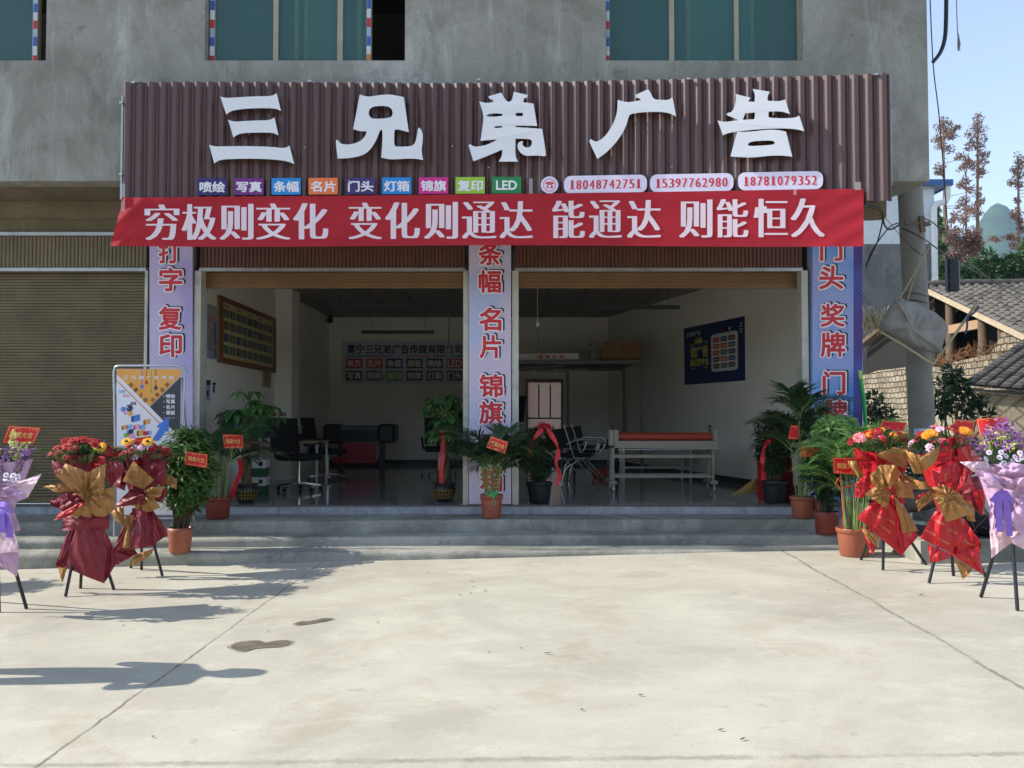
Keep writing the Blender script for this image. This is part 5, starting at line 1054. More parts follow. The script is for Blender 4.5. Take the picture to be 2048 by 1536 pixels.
cam_ = thing('security_camera', P(660, 640, 17.9), 'small dark security camera under the ceiling in the far corner', 'security camera'); b = MB(); c = P(660, 640, 17.9); b.ball(c, 0.07, 10); one(b, 'camera_dome', LIGHT, cam_); b = MB(); b.tube([c + Vector((0, 0, 0.05)), (c.x, c.y + 0.1, ZC)], 0.025, 6); one(b, 'bracket', LIGHT, cam_)
# company board on the back wall
f = lambda px, py, d=0.0: P(px, py, YB - 0.002 - d)
b = MB(); slab(b, f, [(684, 682), (1000, 682), (1000, 767), (684, 767)], 0.0, 0.012, 0)
b.text('冕宁三兄弟广告传媒有限公司', f, 694, 689, 925, 708, 1, 0.014, 0.028)
def pq(x0, y0, x1, y1, mi, d): b.quad(f(x0, y1, d), f(x1, y1, d), f(x1, y0, d), f(x0, y0, d), mi)
pq(693, 711, 757, 713, 1, .0135); pq(757, 711, 785, 713, 2, .0136); pq(812, 711, 862, 713, 2, .0137); pq(866, 711, 930, 713, 1, .0138)
for j, row in enumerate((('单页', 2, '名片', 3, '条幅', 4, '展板', 5, '喷绘', 6, 'LED', 2), ('写真', 7, '照相', 8, '复印', 9, '锦旗', 6, '灯箱', 6, '门头', 6))):
    for i in range(6):
        x = 692 + i * 40.3; y = 717 + j * 24.5; pq(x, y, x + 32.5, y + 19.5, row[2 * i + 1], 0.014); b.text(row[2 * i], f, x + 2, y + 2.5, x + 30, y + 17, 10, 0.016, 0.028)
one(b, 'company_board', [M('board_lilac', (188, 190, 202), 0.5), M('ink_black', (26, 24, 26), 0.5), M('ink_red', (190, 40, 46), 0.5), M('ink_orange', (200, 80, 50), 0.5), M('ink_blue', (36, 60, 120), 0.5), M('ink_green', (36, 84, 66), 0.5), M('ink_slate', (64, 66, 72), 0.5), M('ink_maroon', (90, 40, 50), 0.5), M('ink_teal', (60, 100, 110), 0.5), M('ink_lime', (110, 150, 80), 0.5), M('ink_white', (220, 216, 212), 0.5)], None, 'pale board with black company title and coloured service boxes on the back wall', 'sign board')
# desk and its things
WOOD = M('desk_top', (150, 132, 104), 0.4, var=0.1); WLEG = M('white_steel', (196, 196, 192), 0.35, 0.2)
yd = 12.6; dk = thing('office_desk', (P(545, 985, yd).x, yd, ZFL), 'long pale desk against the left wall holding the monitor', 'desk'); xa, xb_ = LW + 0.02, P(640, 887, yd).x; ztop = 1.17
b = MB(); b.box(xa, xb_, yd - 0.1, yd + 0.65, ztop - 0.03, ztop); one(b, 'desk_top', WOOD, dk)
for x in (P(523, 900, yd).x, xb_ - 0.05):
    for y in (yd - 0.05, yd + 0.6): b = MB(); b.box(x, x + 0.03, y, y + 0.03, ZFL, ztop - 0.031); one(b, 'leg', WLEG, dk)
def monitor(px0, px1, py0, py1, Y, label, screen):
    a, c = P(px0, py0, Y), P(px1, py1, Y); t = thing('computer_monitor', ((a.x + c.x) / 2, Y, ztop), label, 'monitor')
    b = MB(); b.box(a.x, c.x, Y, Y + 0.03, c.z, a.z); b.box(a.x + .012, c.x - .012, Y - .003, Y, c.z + .012, a.z - .012, 1); one(b, 'display', [LIGHT, screen], t)
    b = MB(); m = (a.x + c.x) / 2; b.box(m - .02, m + .02, Y + .031, Y + .05, ztop + .012, a.z - .1); b.box(m - .12, m + .12, Y - .05, Y + .12, ztop + .001, ztop + .012); one(b, 'monitor_stand', LIGHT, t)
monitor(508, 538, 845, 876, 12.75, 'computer monitor with a dull blue screen on the desk', M('dull_blue', (36, 44, 84), 0.3)); monitor(534, 578, 838, 878, 12.95, 'large black monitor at the back of the desk', LIGHT)
b = MB(); c = P(557, 848, 13.1); g = P(571, 861, 13.1)
b = MB(); f = front(13.15); slab(b, f, [(546, 825), (572, 825), (572, 832), (546, 832)], 0, 0.02, 0); b.text('会议', f, 551, 826, 570, 831, 1, 0.022, 0.02); slab(b, f, [(557, 832), (560, 832), (560, 884), (557, 884)], 0.0, 0.006, 0)
one(b, 'meeting_sign', [M('sign_magenta', (130, 36, 66), 0.4), M('ink_white')], None, 'small magenta sign standing above the black monitor', 'sign')
b = MB(); a = P(570, 873, 12.72); c = P(600, 858, 13.0); b.poly([(a.x, 12.66, ztop + .12), (c.x, 12.66, ztop + .11), (c.x + .06, 13.0, ztop + .2), (a.x + .05, 13.0, ztop + .21)]); b.bbox(((a.x + c.x) / 2, 12.84, ztop + .001), 0.26, 0.3, 0.1, 1, 0, .01)
one(b, 'desktop_printer', [M('printer_lid', (150, 156, 110), 0.5), LIGHT], None, 'desk printer with a greenish lid at the end of the desk', 'printer')
b = MB(); c = P(520, 868, 12.62)
for k in range(9): a0, a1 = radians(20 + 15 * k), radians(20 + 15 * (k + 1)); b.quad(c + Vector((.03 * cos(a0), 0, .03 * sin(a0))), c + Vector((.03 * cos(a1), 0, .03 * sin(a1))), c + Vector((.062 * cos(a1), -.01, .062 * sin(a1))), c + Vector((.062 * cos(a0), -.01, .062 * sin(a0))))
b.bbox((c.x, 12.63, ztop + .001), .05, .05, .05, 0); one(b, 'paper_fan', M('fan_cream', (214, 206, 196), 0.6), None, 'cream folding fan standing before the blue monitor', 'fan')
b = MB(); b.bbox((P(539, 880, 12.6).x, 12.6, ztop + .001), .05, .06, .045, 0); one(b, 'paper_cup', M('ink_white'), None, 'small white box beside the cream fan on the desk', 'box')
yb_ = 11.6; wb, gbx = M('carton_white', (206, 204, 200), 0.5, var=0.05), M('carton_green', (30, 84, 52), 0.5)
xc = P(510, 980, yb_).x
for k, (zz, lab) in enumerate(((ZFL + .002, 'lower green and white paper carton on the shop floor'), (ZFL + .232, 'upper green and white paper carton, topmost of its stack'))):
    t = thing('paper_carton', (xc, yb_, zz), lab, 'carton', 'paper cartons stacked by the money tree'); b = MB(); b.bbox((xc, yb_, zz), .31, .24, .115, 0, .06, .004); one(b, 'carton_base', gbx, t)
    b = MB(); b.bbox((xc, yb_, zz + .116), .325, .255, .112, 0, .06, .004); one(b, 'carton_lid', wb, t); b = MB(); c0 = Vector((xc + .09, yb_ - .136, zz + .15)); b.box(c0.x, c0.x + .045, c0.y - .002, c0.y, c0.z, c0.z + .05); one(b, 'printed_mark', M('ink_black'), t)
CHR = M('chrome', (215, 215, 218), 0.12, 1.0, 0.02); FAB = M('black_mesh_fabric', (20, 20, 22), 0.8)
def office_chair(x, y, rz, label):
    t = thing('office_chair', (0, 0, 0), label, 'office chair', 'black swivel chairs')
    b = MB()
    for k in range(5): a = 2 * pi * k / 5 + 0.3; b.bar((0, 0, .115), (.3 * cos(a), .3 * sin(a), .07), .035, .022)
    b.tube([(0, 0, .1), (0, 0, .42)], [.03, .022], 10); one(b, 'star_base', CHR, t)
    for k in range(5): a = 2 * pi * k / 5 + 0.3; w = MB(); w.tube([(.3 * cos(a) - .012, .3 * sin(a), .03), (.3 * cos(a) + .012, .3 * sin(a), .03)], .028, 10); w.tube([(.3 * cos(a), .3 * sin(a), .04), (.3 * cos(a), .3 * sin(a), .07)], .008, 6); one(w, 'caster', LIGHT, t)
    b = MB(); b.bbox((0, 0, .42), .5, .48, .09, 0, 0, .035); one(b, 'seat', FAB, t)
    b = MB(); b.grid(lambda u, w: (-.23 + .46 * u, .22 + .06 * w + .05 * (2 * u - 1) ** 2, .54 + .46 * w), 8, 8); b.grid(lambda u, w: (.23 - .46 * u, .26 + .06 * w + .05 * (2 * u - 1) ** 2, .54 + .46 * w), 8, 8); b.bar((0, .24, .45), (0, .28, .62), .06, .02); one(b, 'backrest', FAB, t)
    for s_ in (-1, 1): b = MB(); b.tube([(s_ * .26, .18, .46), (s_ * .29, .16, .64), (s_ * .29, -.1, .66), (s_ * .27, -.12, .48)], .016, 6); one(b, 'armrest', FAB, t)
    t.location = (x, y, ZFL); t.rotation_euler = (0, 0, rz); WORLD[t.name] = Vector((x, y, ZFL)); return t
office_chair(P(598, 975, 12.1).x, 12.1, 2.7, 'black swivel chair with bright chrome base nearest the desk'); office_chair(P(655, 955, 14.0).x, 14.0, 2.2, 'black swivel chair in front of the wide plotter'); office_chair(P(878, 950, 14.9).x, 14.9, 0.15, 'black swivel chair seen past the ribboned money tree')
# wide-format plotter with a red front
yq = 16.4; wp = thing('wide_plotter', (P(716, 930, yq).x, yq, ZFL), 'dark wide-format plotter with a red front panel by the back wall', 'plotter'); x0, x1 = P(648, 900, yq).x, P(789, 900, yq).x
b = MB(); zb_, zt = P(0, 884, yq).z, P(0, 860, yq).z; b.box(x0 + .28, x1 - .3, yq, yq + .5, zb_, zt); one(b, 'body', LIGHT, wp)
for xm, w in ((x0 + .14, .3), (x1 - .15, .32)): b = MB(); b.bbox((xm, yq + .23, zb_ - .02), w, .6, P(0, 848, yq).z - zb_ + .02, 0, 0, .04); one(b, 'end_housing', LIGHT, wp)
b = MB(); b.box(x0 + .3, x1 - .3, yq + .05, yq + .45, zt + .001, zt + .09); one(b, 'print_cover', M('smoky_cover', (104, 104, 98), 0.2), wp)
b = MB(); a, c = P(683, 886, yq), P(754, 926, yq); b.box(a.x, c.x, yq - .05, yq - .03, c.z, a.z); a2, c2 = P(666, 914, yq), P(683, 926, yq); b.box(a2.x, c2.x - .001, yq - .05, yq - .03, c2.z, a2.z); one(b, 'red_front_panel', M('panel_crimson', (150, 26, 40), 0.4), wp)
for x in (x0 + .25, x1 - .3): b = MB(); b.box(x, x + .07, yq + .05, yq + .4, ZFL, zb_ - .001); one(b, 'leg', LIGHT, wp)
b = MB(); c = P(416, 855, 11.5); b.lathe((LW + .2, 11.5, ZFL), [(.001, .001), (.15, .001), (.15, .78), (.001, .78)], 16, 0); b.lathe((LW + .2, 11.5, ZFL + .781), [(.04, 0), (.06, .03), (.13, .06), (.13, .3), (.10, .33), (.001, .335)], 16, 1)
one(b, 'water_dispenser', [wb, M('bottle_blue', (60, 96, 124), 0.15)], None, 'white water dispenser topped by a blue bottle near the left doorway', 'water dispenser')
# right room: poster, laminator, rack, door, chairs
pf = quadmap(RWM, [(1368, 657), (1490, 632), (1491, 761), (1370, 770)]); b = MB(); panel(b, pf, 0, 0, 1, 1, .002, .006, 0)
def gpanel(u0, w0, u1, w1, r, mi, d):
    pts = []
    for cu, cw, a0 in ((u1 - r, w0 + r, -90), (u1 - r, w1 - r, 0), (u0 + r, w1 - r, 90), (u0 + r, w0 + r, 180)): pts += [(cu + r * cos(radians(a0 + 22.5 * i)), cw + r * sin(radians(a0 + 22.5 * i))) for i in range(5)]
    vs = [pf(u, w, d) for u, w in pts]; b.add(vs, [tuple(f) for f in tessellate_polygon([[Vector((u, w, 0)) for u, w in pts]])], mi)
gpanel(.48, .2, .9, .82, .05, 1, .008); r_ = random.Random(9)
pc = [3, 4, 5, 6, 7, 8, 7, 8, 9, 5, 7, 8, 5, 8, 9]
for j in range(5):
    for i in range(3): u, w = .515 + i * .122, .26 + j * .108; gpanel(u, w, u + .1, w + .075, .012, pc[j * 3 + i], .0095); b.quad(pf(u + .02, w + .045, .0105), pf(u + .08, w + .045, .0105), pf(u + .08, w + .03, .0105), pf(u + .02, w + .03, .0105), 1)
b.text('三兄弟广告', lambda x, y, d=0: pf(x, y, d), .05, .09, .3, .17, 1, .008, .02); b.text('做广告', lambda x, y, d=0: pf(x, y, d), .12, .35, .43, .55, 2, .009, .045); b.text('我们更专业', lambda x, y, d=0: pf(x, y, d), .11, .57, .44, .69, 2, .009, .045)
cr = [(.21, .31), (.20, .23), (.235, .26), (.25, .19), (.275, .245), (.30, .18), (.31, .25), (.34, .22), (.335, .31)]; b.add([pf(u, w, .009) for u, w in cr], [tuple(f) for f in tessellate_polygon([[Vector((u, w, 0)) for u, w in cr]])], 2)
for (u0, w0, u1, w1) in ((.12, .30, .2, .315), (.12, .30, .135, .34), (.36, .285, .42, .30), (.405, .285, .42, .34), (.13, .72, .2, .735), (.36, .72, .42, .735)): b.quad(pf(u0, w1, .009), pf(u1, w1, .009), pf(u1, w0, .009), pf(u0, w0, .009), 2)
for u, w, mi in ((.65, .14, 3), (.78, .15, 2), (.06, .24, 5)): b.add([pf(u + .016 * cos(a), w + .035 * sin(a), .009) for a in [k * pi / 5 for k in range(10)]], [tuple(range(10))], mi)
for k in range(4): u, w = .935, .09 + k * .045; b.quad(pf(u, w + .02, .009), pf(u + .03, w + .02, .009), pf(u + .03, w, .009), pf(u, w, .009), 1)
one(b, 'wall_poster', [M('navy_poster', (30, 44, 92), 0.4, var=0.1, vs=1.5), M('ink_white'), M('poster_gold', (200, 190, 96), 0.4), M('ink_red'), M('ink_blue'), M('ink_maroon'), M('ink_orange'), M('p_orange', (206, 92, 60), 0.4), M('p_teal', (40, 96, 110), 0.4), M('p_plum', (64, 44, 76), 0.4)], None, 'navy blue poster with gold lettering on the right wall', 'poster')
BEIGE = M('machine_beige', (164, 160, 140), 0.5, var=0.05); yl = 11.95
lm = thing('roll_laminator', (P(1330, 980, yl).x, yl, ZFL), 'beige laminating machine with an orange-red roller on a wheeled frame', 'laminator'); X = lambda px: P(px, 900, yl).x; Z = lambda py: P(1300, py, yl).z
b = MB(); b.box(X(1229), X(1436), yl, yl + .35, Z(896), Z(882)); b.box(X(1229), X(1237), yl, yl + .35, Z(882) + .001, Z(860)); b.box(X(1428), X(1436), yl, yl + .35, Z(882) + .001, Z(860)); b.bbox((X(1223), yl + .17, Z(893)), .08, .36, Z(859) - Z(893), 0, 0, .02); one(b, 'machine_body', BEIGE, lm)
b = MB(); b.tube([(X(1237) + .003, yl + .16, Z(874)), (X(1428) - .003, yl + .16, Z(874))], .058, 20); one(b, 'roller', M('roller_orange', (180, 66, 44), 0.5), lm)
for x in (1227, 1425): b = MB(); b.tube([(X(x), yl + .17, Z(860)), (X(x), yl + .17, Z(852))], .008, 6); b.tube([(X(x), yl + .17, Z(853)), (X(x), yl + .17, Z(851))], .026, 10); one(b, 'pressure_knob', LIGHT, lm)
b = MB(); b.tube([(X(1219), yl + .1, Z(887)), (X(1215), yl + .1, Z(887))], .055, 14); b.tube([(X(1215), yl + .05, Z(887)), (X(1195), yl + .05, Z(886))], .008, 6); one(b, 'crank_handle', LIGHT, lm)
b = MB(); b.tube([(X(1236), yl - .02, Z(899)), (X(1440), yl - .02, Z(897.5))], .008, 6); one(b, 'paper_rod', WLEG, lm)
b = MB()
for y in (yl + .02, yl + .3):
    for a_, c_ in ((913, .03), (953, .03)): b.box(X(1229) + .001, X(1425), y, y + .03, Z(a_) - .02, Z(a_) + .02)
one(b, 'cross_rail', BEIGE, lm)
for x in (1224, 1425):
    b = MB()
    for y in (yl + .02, yl + .3): b.box(X(x), X(x) + .03, y - .002, y + .032, Z(966), Z(896) - .001)
    b.box(X(x) - .04, X(x) + .06, yl - .05, yl + .42, Z(968), Z(962)); one(b, 'leg', BEIGE, lm)
    for y in (yl - .02, yl + .38): b = MB(); b.tube([(X(x) + .0, y, ZFL + .035), (X(x) + .03, y, ZFL + .035)], .034, 12); b.box(X(x) + .005, X(x) + .025, y - .02, y + .02, ZFL + .05, Z(968)); one(b, 'caster', WLEG, lm)
# steel loft rack with cartons
yr = 15.0; rk = thing('loft_rack', (1.3, yr, ZFL), 'steel storage rack with a high shelf in the right room', 'storage rack'); zr = P(1200, 722, yr).z; xr0, xr1 = 0.02, P(1286, 722, yr).x
b = MB(); b.box(xr0, xr1, yr, yr + .05, zr - .05, zr); b.box(xr0, xr1, yr + 2.4, yr + 2.45, zr - .05, zr)
for k in range(6): b.box(xr0 + k * .4, xr0 + k * .4 + .04, yr + .051, yr + 2.399, zr - .045, zr - .005)
RKS = M('dull_grey_steel', (112, 112, 108), .55, .3, .15, 9); one(b, 'shelf_frame', RKS, rk)
b = MB(); b.box(xr0, xr1, yr + .0, yr + 2.44, zr + .001, zr + .012); one(b, 'shelf_board', M('raw_render'), rk)
for x, y in ((xr1 - .05, yr), (P(1133, 800, 16.6).x, 16.6), (xr1 - .05, yr + 2.4)): b = MB(); b.box(x, x + .05, y + .001, y + .051, ZFL, zr - .051); one(b, 'post', RKS, rk)
b = MB(); b.bar((P(1070, 741, 15.2).x, 15.2, P(1070, 741, 15.2).z), (P(1175, 741, 15.2).x, 15.2, P(1175, 741, 15.2).z), .04); b.bar((P(1037, 738, 15.3).x, 15.3, P(1037, 738, 15.3).z), (P(1130, 731, 15.3).x, 15.3, P(1130, 731, 15.3).z), .03); one(b, 'spare_rail', RKS, rk)
b = MB(); f = front(15.12); slab(b, f, [(1030, 708), (1156, 706), (1159, 719), (1030, 721)], -.15, 0, 0)
for k, x in enumerate((1078, 1092, 1105, 1120)): slab(b, f, [(x, 711), (x + 7, 711), (x + 7, 716), (x, 716)], 0.0, 0.003, 1)
one(b, 'long_carton', [M('carton_white'), M('ink_red')], None, 'long white carton with red print lying on the rack shelf', 'carton')
KR = M('kraft_card', (132, 96, 64), 0.7, var=0.15)
for k, (xa_, xb2, ya, yb2, lab) in enumerate(((1198, 1240, 697, 720, 'brown carton in the middle of the rack shelf'), (1240, 1282, 683, 720, 'tall brown carton at the right end of the rack shelf'), (1205, 1236, 682, 696.6, 'small dark carton lying on top of another carton'))):
    b = MB(); slab(b, front(15.15), [(xa_, ya), (xb2, ya), (xb2, yb2), (xa_, yb2)], -.3, 0, 0); one(b, 'brown_carton', KR, None, lab, 'carton', 'brown cartons on the rack')
b = MB(); c = P(1186, 710, 15.2); r_ = random.Random(3)
b.grid(lambda u, w: c + Vector(((u - .5) * .28 * (1 - .5 * w) + .02 * nz(u * 5, w * 5), -.1 + .05 * nz(u * 4, w * 4, 3) - .08 * sin(pi * u), -.07 + .26 * w + .03 * nz(u * 6, 2))), 10, 8); one(b, 'plastic_bag', M('bag_grey', (120, 118, 112), 0.35), None, 'crumpled grey plastic bag between the cartons on the shelf', 'plastic bag')
dr = thing('back_door', (P(1090, 880, YB - .05).x, YB - .03, ZFL), 'pink-tinged frosted panel door in the back wall', 'door'); f = front(YB - .02)
b = MB(); slab(b, f, [(1055.5, 762), (1122.5, 762), (1122.5, 930), (1055.5, 930)], -.03, -.022, 0)
dm, t_ = newmat('frosted_door'); cc = t_.mix(t_.ramp(t_.noise(t_.coord(), 2.2, 5), .35, .7), lin((206, 168, 158)), lin((188, 176, 168))); t_.col(cc); tr_ = t_.new('ShaderNodeBsdfTranslucent'); t_.link(cc, tr_.inputs[0]); mx_ = t_.new('ShaderNodeMixShader'); mx_.inputs[0].default_value = .35; t_.link(t_.b.outputs[0], mx_.inputs[1]); t_.link(tr_.outputs[0], mx_.inputs[2]); t_.link(mx_.outputs[0], t_.n['Material Output'].inputs[0])
one(b, 'door_leaf', dm, dr)
b = MB()
for q4 in ((1052, 758, 1126, 765), (1052, 765, 1056, 930), (1122, 765, 1126, 930), (1076, 770, 1079, 836), (1099, 770, 1102, 836), (1056, 835, 1122, 838), (1056, 858, 1122, 861)): slab(b, f, [(q4[0], q4[1]), (q4[2], q4[1]), (q4[2], q4[3]), (q4[0], q4[3])], .031, .05, 0)
one(b, 'door_frame', M('door_trim', (120, 108, 100), 0.5), dr)
pbk = MB(); f = front(16.2)  # dark coat on a hook, seen beside the pillar
pbk.grid(lambda u, w: f(1018 + 34 * u - 4 * w * u, 792 + 52 * w, .12 * sin(pi * u) + .02 * nz(u * 4, w * 3)), 10, 10); pbk.grid(lambda u, w: f(1052 - 34 * u - 4 * w * (1 - u), 792 + 52 * w, -.04), 6, 6); pbk.tube([f(1034, 788), f(1034, 795)], .01, 6)
one(pbk, 'hanging_coat', FAB, None, 'black coat hanging behind the middle pillar, left of the back door', 'coat')
def tube_chair(x, y, rz, label):
    t = thing('tube_chair', (0, 0, 0), label, 'chair', 'chrome tube chairs'); b = MB()
    for s_ in (-1, 1): b.tube(curve([(s_ * .24, .3, .012), (s_ * .24, .2, .3), (s_ * .24, -.2, .45), (s_ * .24, -.28, .66), (s_ * .24, .05, .68), (s_ * .24, .22, .62)], 5), .011, 6); b.tube([(s_ * .22, -.3, .012), (s_ * .22, .1, .44), (s_ * .22, .25, .9)], .011, 6)
    one(b, 'tube_frame', CHR, t); b = MB(); b.bbox((0, 0, .43), .44, .44, .05, 0, 0, .02); one(b, 'seat', FAB, t); b = MB(); b.bar((0, .2, .55), (0, .25, .84), .40, .03); one(b, 'backrest', FAB, t)
    t.location = (x, y, ZFL); t.rotation_euler = (0, 0, rz); WORLD[t.name] = Vector((x, y, ZFL)); return t
tube_chair(P(1148, 960, 12.9).x, 12.9, 1.9, 'nearer chrome tube chair with black seat by the back door'); tube_chair(P(1168, 950, 14.1).x, 14.1, 1.7, 'farther chrome tube chair half hidden behind the nearer one')
b = MB(); f = front(15.4); b.grid(lambda u, w: f(1168 + 34 * u - 4 * (1 - w), 850 + 28 * w + 7 * sin(u * 7) * (1 - w), .1 * sin(pi * u) + .05 * nz(u * 5, w * 4)), 12, 8)
pm_, t_ = newmat('thin_plastic'); t_.b.inputs['Base Color'].default_value = (.5, .5, .48, 1); t_.b.inputs['Alpha'].default_value = .35; t_.b.inputs['Roughness'].default_value = .2
one(b, 'clear_bag', pm_, None, 'translucent plastic bag on the low bench by the wall', 'plastic bag'); b = MB(); b.box(P(1140, 0, 15.6).x, P(1230, 0, 15.6).x, 15.3, 15.9, .95, 1.0)
for x in (1142, 1224): b.box(P(x, 0, 15.6).x, P(x, 0, 15.6).x + .04, 15.32, 15.36, ZFL, .949)
one(b, 'low_bench', M('dark_wood', (54, 46, 40), 0.6), None, 'dark low bench behind the chrome chairs', 'bench')
b = MB(); b.bbox((P(1200, 940, 14.8).x, 14.8, ZFL + .001), .22, .2, .14, 0, .2, .02); one(b, 'orange_bucket', M('bucket_orange', (170, 62, 40), 0.5), None, 'small orange tub on the floor beside the chrome chairs', 'tub')
# metal stool frame behind the laminator
b = MB(); ya_ = 13.6
for x in (1247, 1381): b.bar((P(x, 950, ya_).x, ya_, ZFL), (P(x, 950, ya_).x, ya_, 1.05), .035)
b.bar((P(1247, 935, ya_).x + .02, ya_, P(0, 935, ya_).z), (P(1381, 935, ya_).x - .02, ya_, P(0, 935, ya_).z), .03); b.bar((P(1240, 0, ya_).x, ya_, 1.068), (P(1388, 0, ya_).x, ya_, 1.068), .035); b.box(P(1240, 0, ya_).x, P(1388, 0, ya_).x, ya_ + .02, ya_ + .6, 1.07, 1.085)
for x in (1250, 1378): b.bar((P(x, 950, ya_).x, ya_ + .55, ZFL), (P(x, 950, ya_).x, ya_ + .55, 1.069), .035)
one(b, 'work_table', STEEL, None, 'plain steel work table standing behind the laminating machine', 'table')
b = MB(); c0, c1 = P(1527, 935, 10.95), P(1512, 962, 11.0); b.tube([P(1534, 905, 10.93), c0, c1], .011, 6, 1)
f = front(11.0); b.grid(lambda u, w: f(1512 + (u - .5) * (10 + 46 * w) - 22 * w, 958 + 33 * w - 6 * u * w + 0.8 * sin(u * 40), .05 * sin(pi * u) * (1 - .3 * w)), 26, 6); b.grid(lambda u, w: f(1512 + (.5 - u) * (10 + 46 * w) - 22 * w, 958 + 33 * w - 6 * (1 - u) * w, -.05 * sin(pi * u)), 26, 6)
one(b, 'straw_broom', [M('straw', (150, 124, 62), 0.9, var=0.3, vs=60), M('broom_handle', (150, 112, 60), 0.6)], None, 'straw broom leaning against the red box', 'broom')
b = MB(); b.bbox((P(1553, 990, 10.85).x, 10.9, ZFL + .001), .36, .26, .52, 0, .12, .008); b.bbox((P(1532, 985, 10.85).x, 10.735, ZFL + .03), .09, .012, .14, 1, .12); one(b, 'red_gift_box', [M('box_red', (168, 26, 36), 0.4), M('ink_white')], None, 'large red gift box on the floor behind the shrub with a bow', 'box')
b = MB(); f = front(10.45); b.tube([f(1601, 705), f(1601, 728)], .018, 8); b.tube([f(1602, 738), f(1602, 860)], .008, 6, 1); one(b, 'shutter_hook', [M('hook_blue', (110, 150, 190), 0.4), LIGHT], None, 'thin shutter pull rod with blue handle on the right jamb', 'pull rod')
b = MB(); a = P(407, 700, 10.5); b.tube(curve([a + Vector((0, 0, .13)), a + Vector((.03, -.02, .1)), a + Vector((.03, -.02, -.1)), a + Vector((0, 0, -.13))], 4), .009, 6); one(b, 'shutter_handle', LIGHT, bld)
# ------------------------------------------------------------------ beside the building: pole, bag, wires
CONC = M('pole_concrete', (128, 124, 118), 0.85, var=0.12, vs=3, bump=0.2, dirt=0.35)
yp_ = 10.95
pole = thing('utility_pole', (P(1845, 900, yp_).x, yp_, 0.15), 'round grey concrete pole standing right beside the building corner', 'utility pole')
b = MB(); pa, pb_ = P(1845, 880, yp_), P(1821, 400, yp_); dz = (pb_ - pa) / (pb_.z - pa.z)
b.tube([pa + dz * (z - pa.z) for z in (0.1, 1.5, 3, 4.5, 6, 9)], [0.160, 0.155, 0.150, 0.146, 0.14, 0.13], 28); one(b, 'pole_shaft', CONC, pole)
b = MB(); c = P(1826, 446, yp_ - .2); b.bar(P(1812, 444, yp_ - .19), P(1862, 449, yp_ - .15), .02); b.bbox(P(1814, 449, yp_ - .19), .05, .05, .05); b.bar(P(1843, 432, yp_ - .17), P(1846, 464, yp_ - .17), .03, .06); b.bbox(P(1852, 452, yp_ - .16), .07, .06, .05); one(b, 'cable_bracket', M('rusty_steel', (104, 92, 78), 0.6, 0.5, dirt=.5), pole)
b = MB()
for py in (592, 606):
    c = pa + dz * (P(1830, py, yp_).z - pa.z); b.tube([c + Vector((.158 * cos(a), .158 * sin(a), .02 * sin(a * 2))) for a in [i * pi / 10 for i in range(21)]], .004, 5)
one(b, 'tie_wire', LIGHT, pole)
# sheer net bag hung on the pole
nb = thing('net_bag', P(1820, 660, 10.5), 'grey sheer fabric bag hung on the concrete pole by two cords', 'net bag')
outl = [(1797, 597), (1812, 600), (1836, 606), (1852, 616), (1872, 626), (1888, 640), (1896, 655), (1893, 672), (1886, 690), (1884, 704), (1866, 707), (1845, 699), (1822, 691), (1800, 682), (1780, 668), (1762, 662), (1757, 652), (1766, 634), (1780, 612), (1789, 598)]
cx_, cy_ = 1822, 656; no = len(outl); b = MB()
for sgn_ in (1, -1):
    def fb(u, w):
        k = u * no; i = int(k) % no; q0, q1 = outl[i], outl[(i + 1) % no]; t = k - int(k)
        x = q0[0] * (1 - t) + q1[0] * t; y = q0[1] * (1 - t) + q1[1] * t; ang = 2 * pi * u
        fold = (0.05 * sin(ang * 5 + 2.2 * w) + 0.025 * sin(ang * 13 + 5 * w)) * w
        return P(cx_ + (x - cx_) * w, cy_ + (y - cy_) * w, 10.5 - sgn_ * (0.20 * math.sqrt(max(0, 1 - w ** 2.0)) + fold * (1 - w ** 3) * .9))
    b.grid(fb, 60, 14)
fm_, t_ = newmat('sheer_grey_cloth'); v = t_.coord(); t_.col(t_.mix(t_.ramp(t_.noise(v, 5, 5), .35, .7), lin((164, 162, 156)), lin((136, 132, 126)))); t_.b.inputs['Roughness'].default_value = .9; t_.b.inputs['Alpha'].default_value = .74; t_.bump(t_.noise(v, 14, 5), .5, .03)
one(b, 'bag', fm_, nb); b = MB(); b.tube([P(1762, 664, 10.42), P(1812, 694, 10.4), P(1866, 729, 10.38)], .016, 7); b.tube([P(1866, 729, 10.38), P(1912, 666, 10.42), P(1957, 603, 10.46)], [.014, .016, .02], 7); b.tube([P(1866, 729, 10.38), P(1885, 700, 10.6)], .012, 6); one(b, 'stick_frame', M('pale_stick', (168, 156, 124), 0.7, var=.2), nb)
b = MB(); b.tube([P(1799, 598, 10.45), P(1830, 544, 10.5), P(1861, 490, 10.6)], .008, 6); b.tube([P(1815, 600, 10.45), P(1832, 545, 10.62), P(1846, 485, 10.75)], .008, 6); b.tube([P(1790, 600, 10.45), P(1798, 594, 10.42), P(1806, 601, 10.45)], .012, 6); one(b, 'cord', M('old_rope', (160, 150, 128), 0.9), nb)
b = MB(); b.tube(curve([P(1957, 612, 10.4), P(1948, 626, 10.4), P(1936, 634, 10.4), P(1934, 655, 10.4), P(1930, 668, 10.4)], 4), .012, 6); one(b, 'blue_rag', M('blue_cloth', (60, 70, 110), 0.8), nb)
WIRE = M('black_cable', (22, 22, 24), 0.5)
def wire(pts, r, lab, n=6): b = MB(); b.tube(curve(pts, n), r, 6); return one(b, 'power_cable', WIRE, None, lab, 'cable', 'cables round the utility pole')
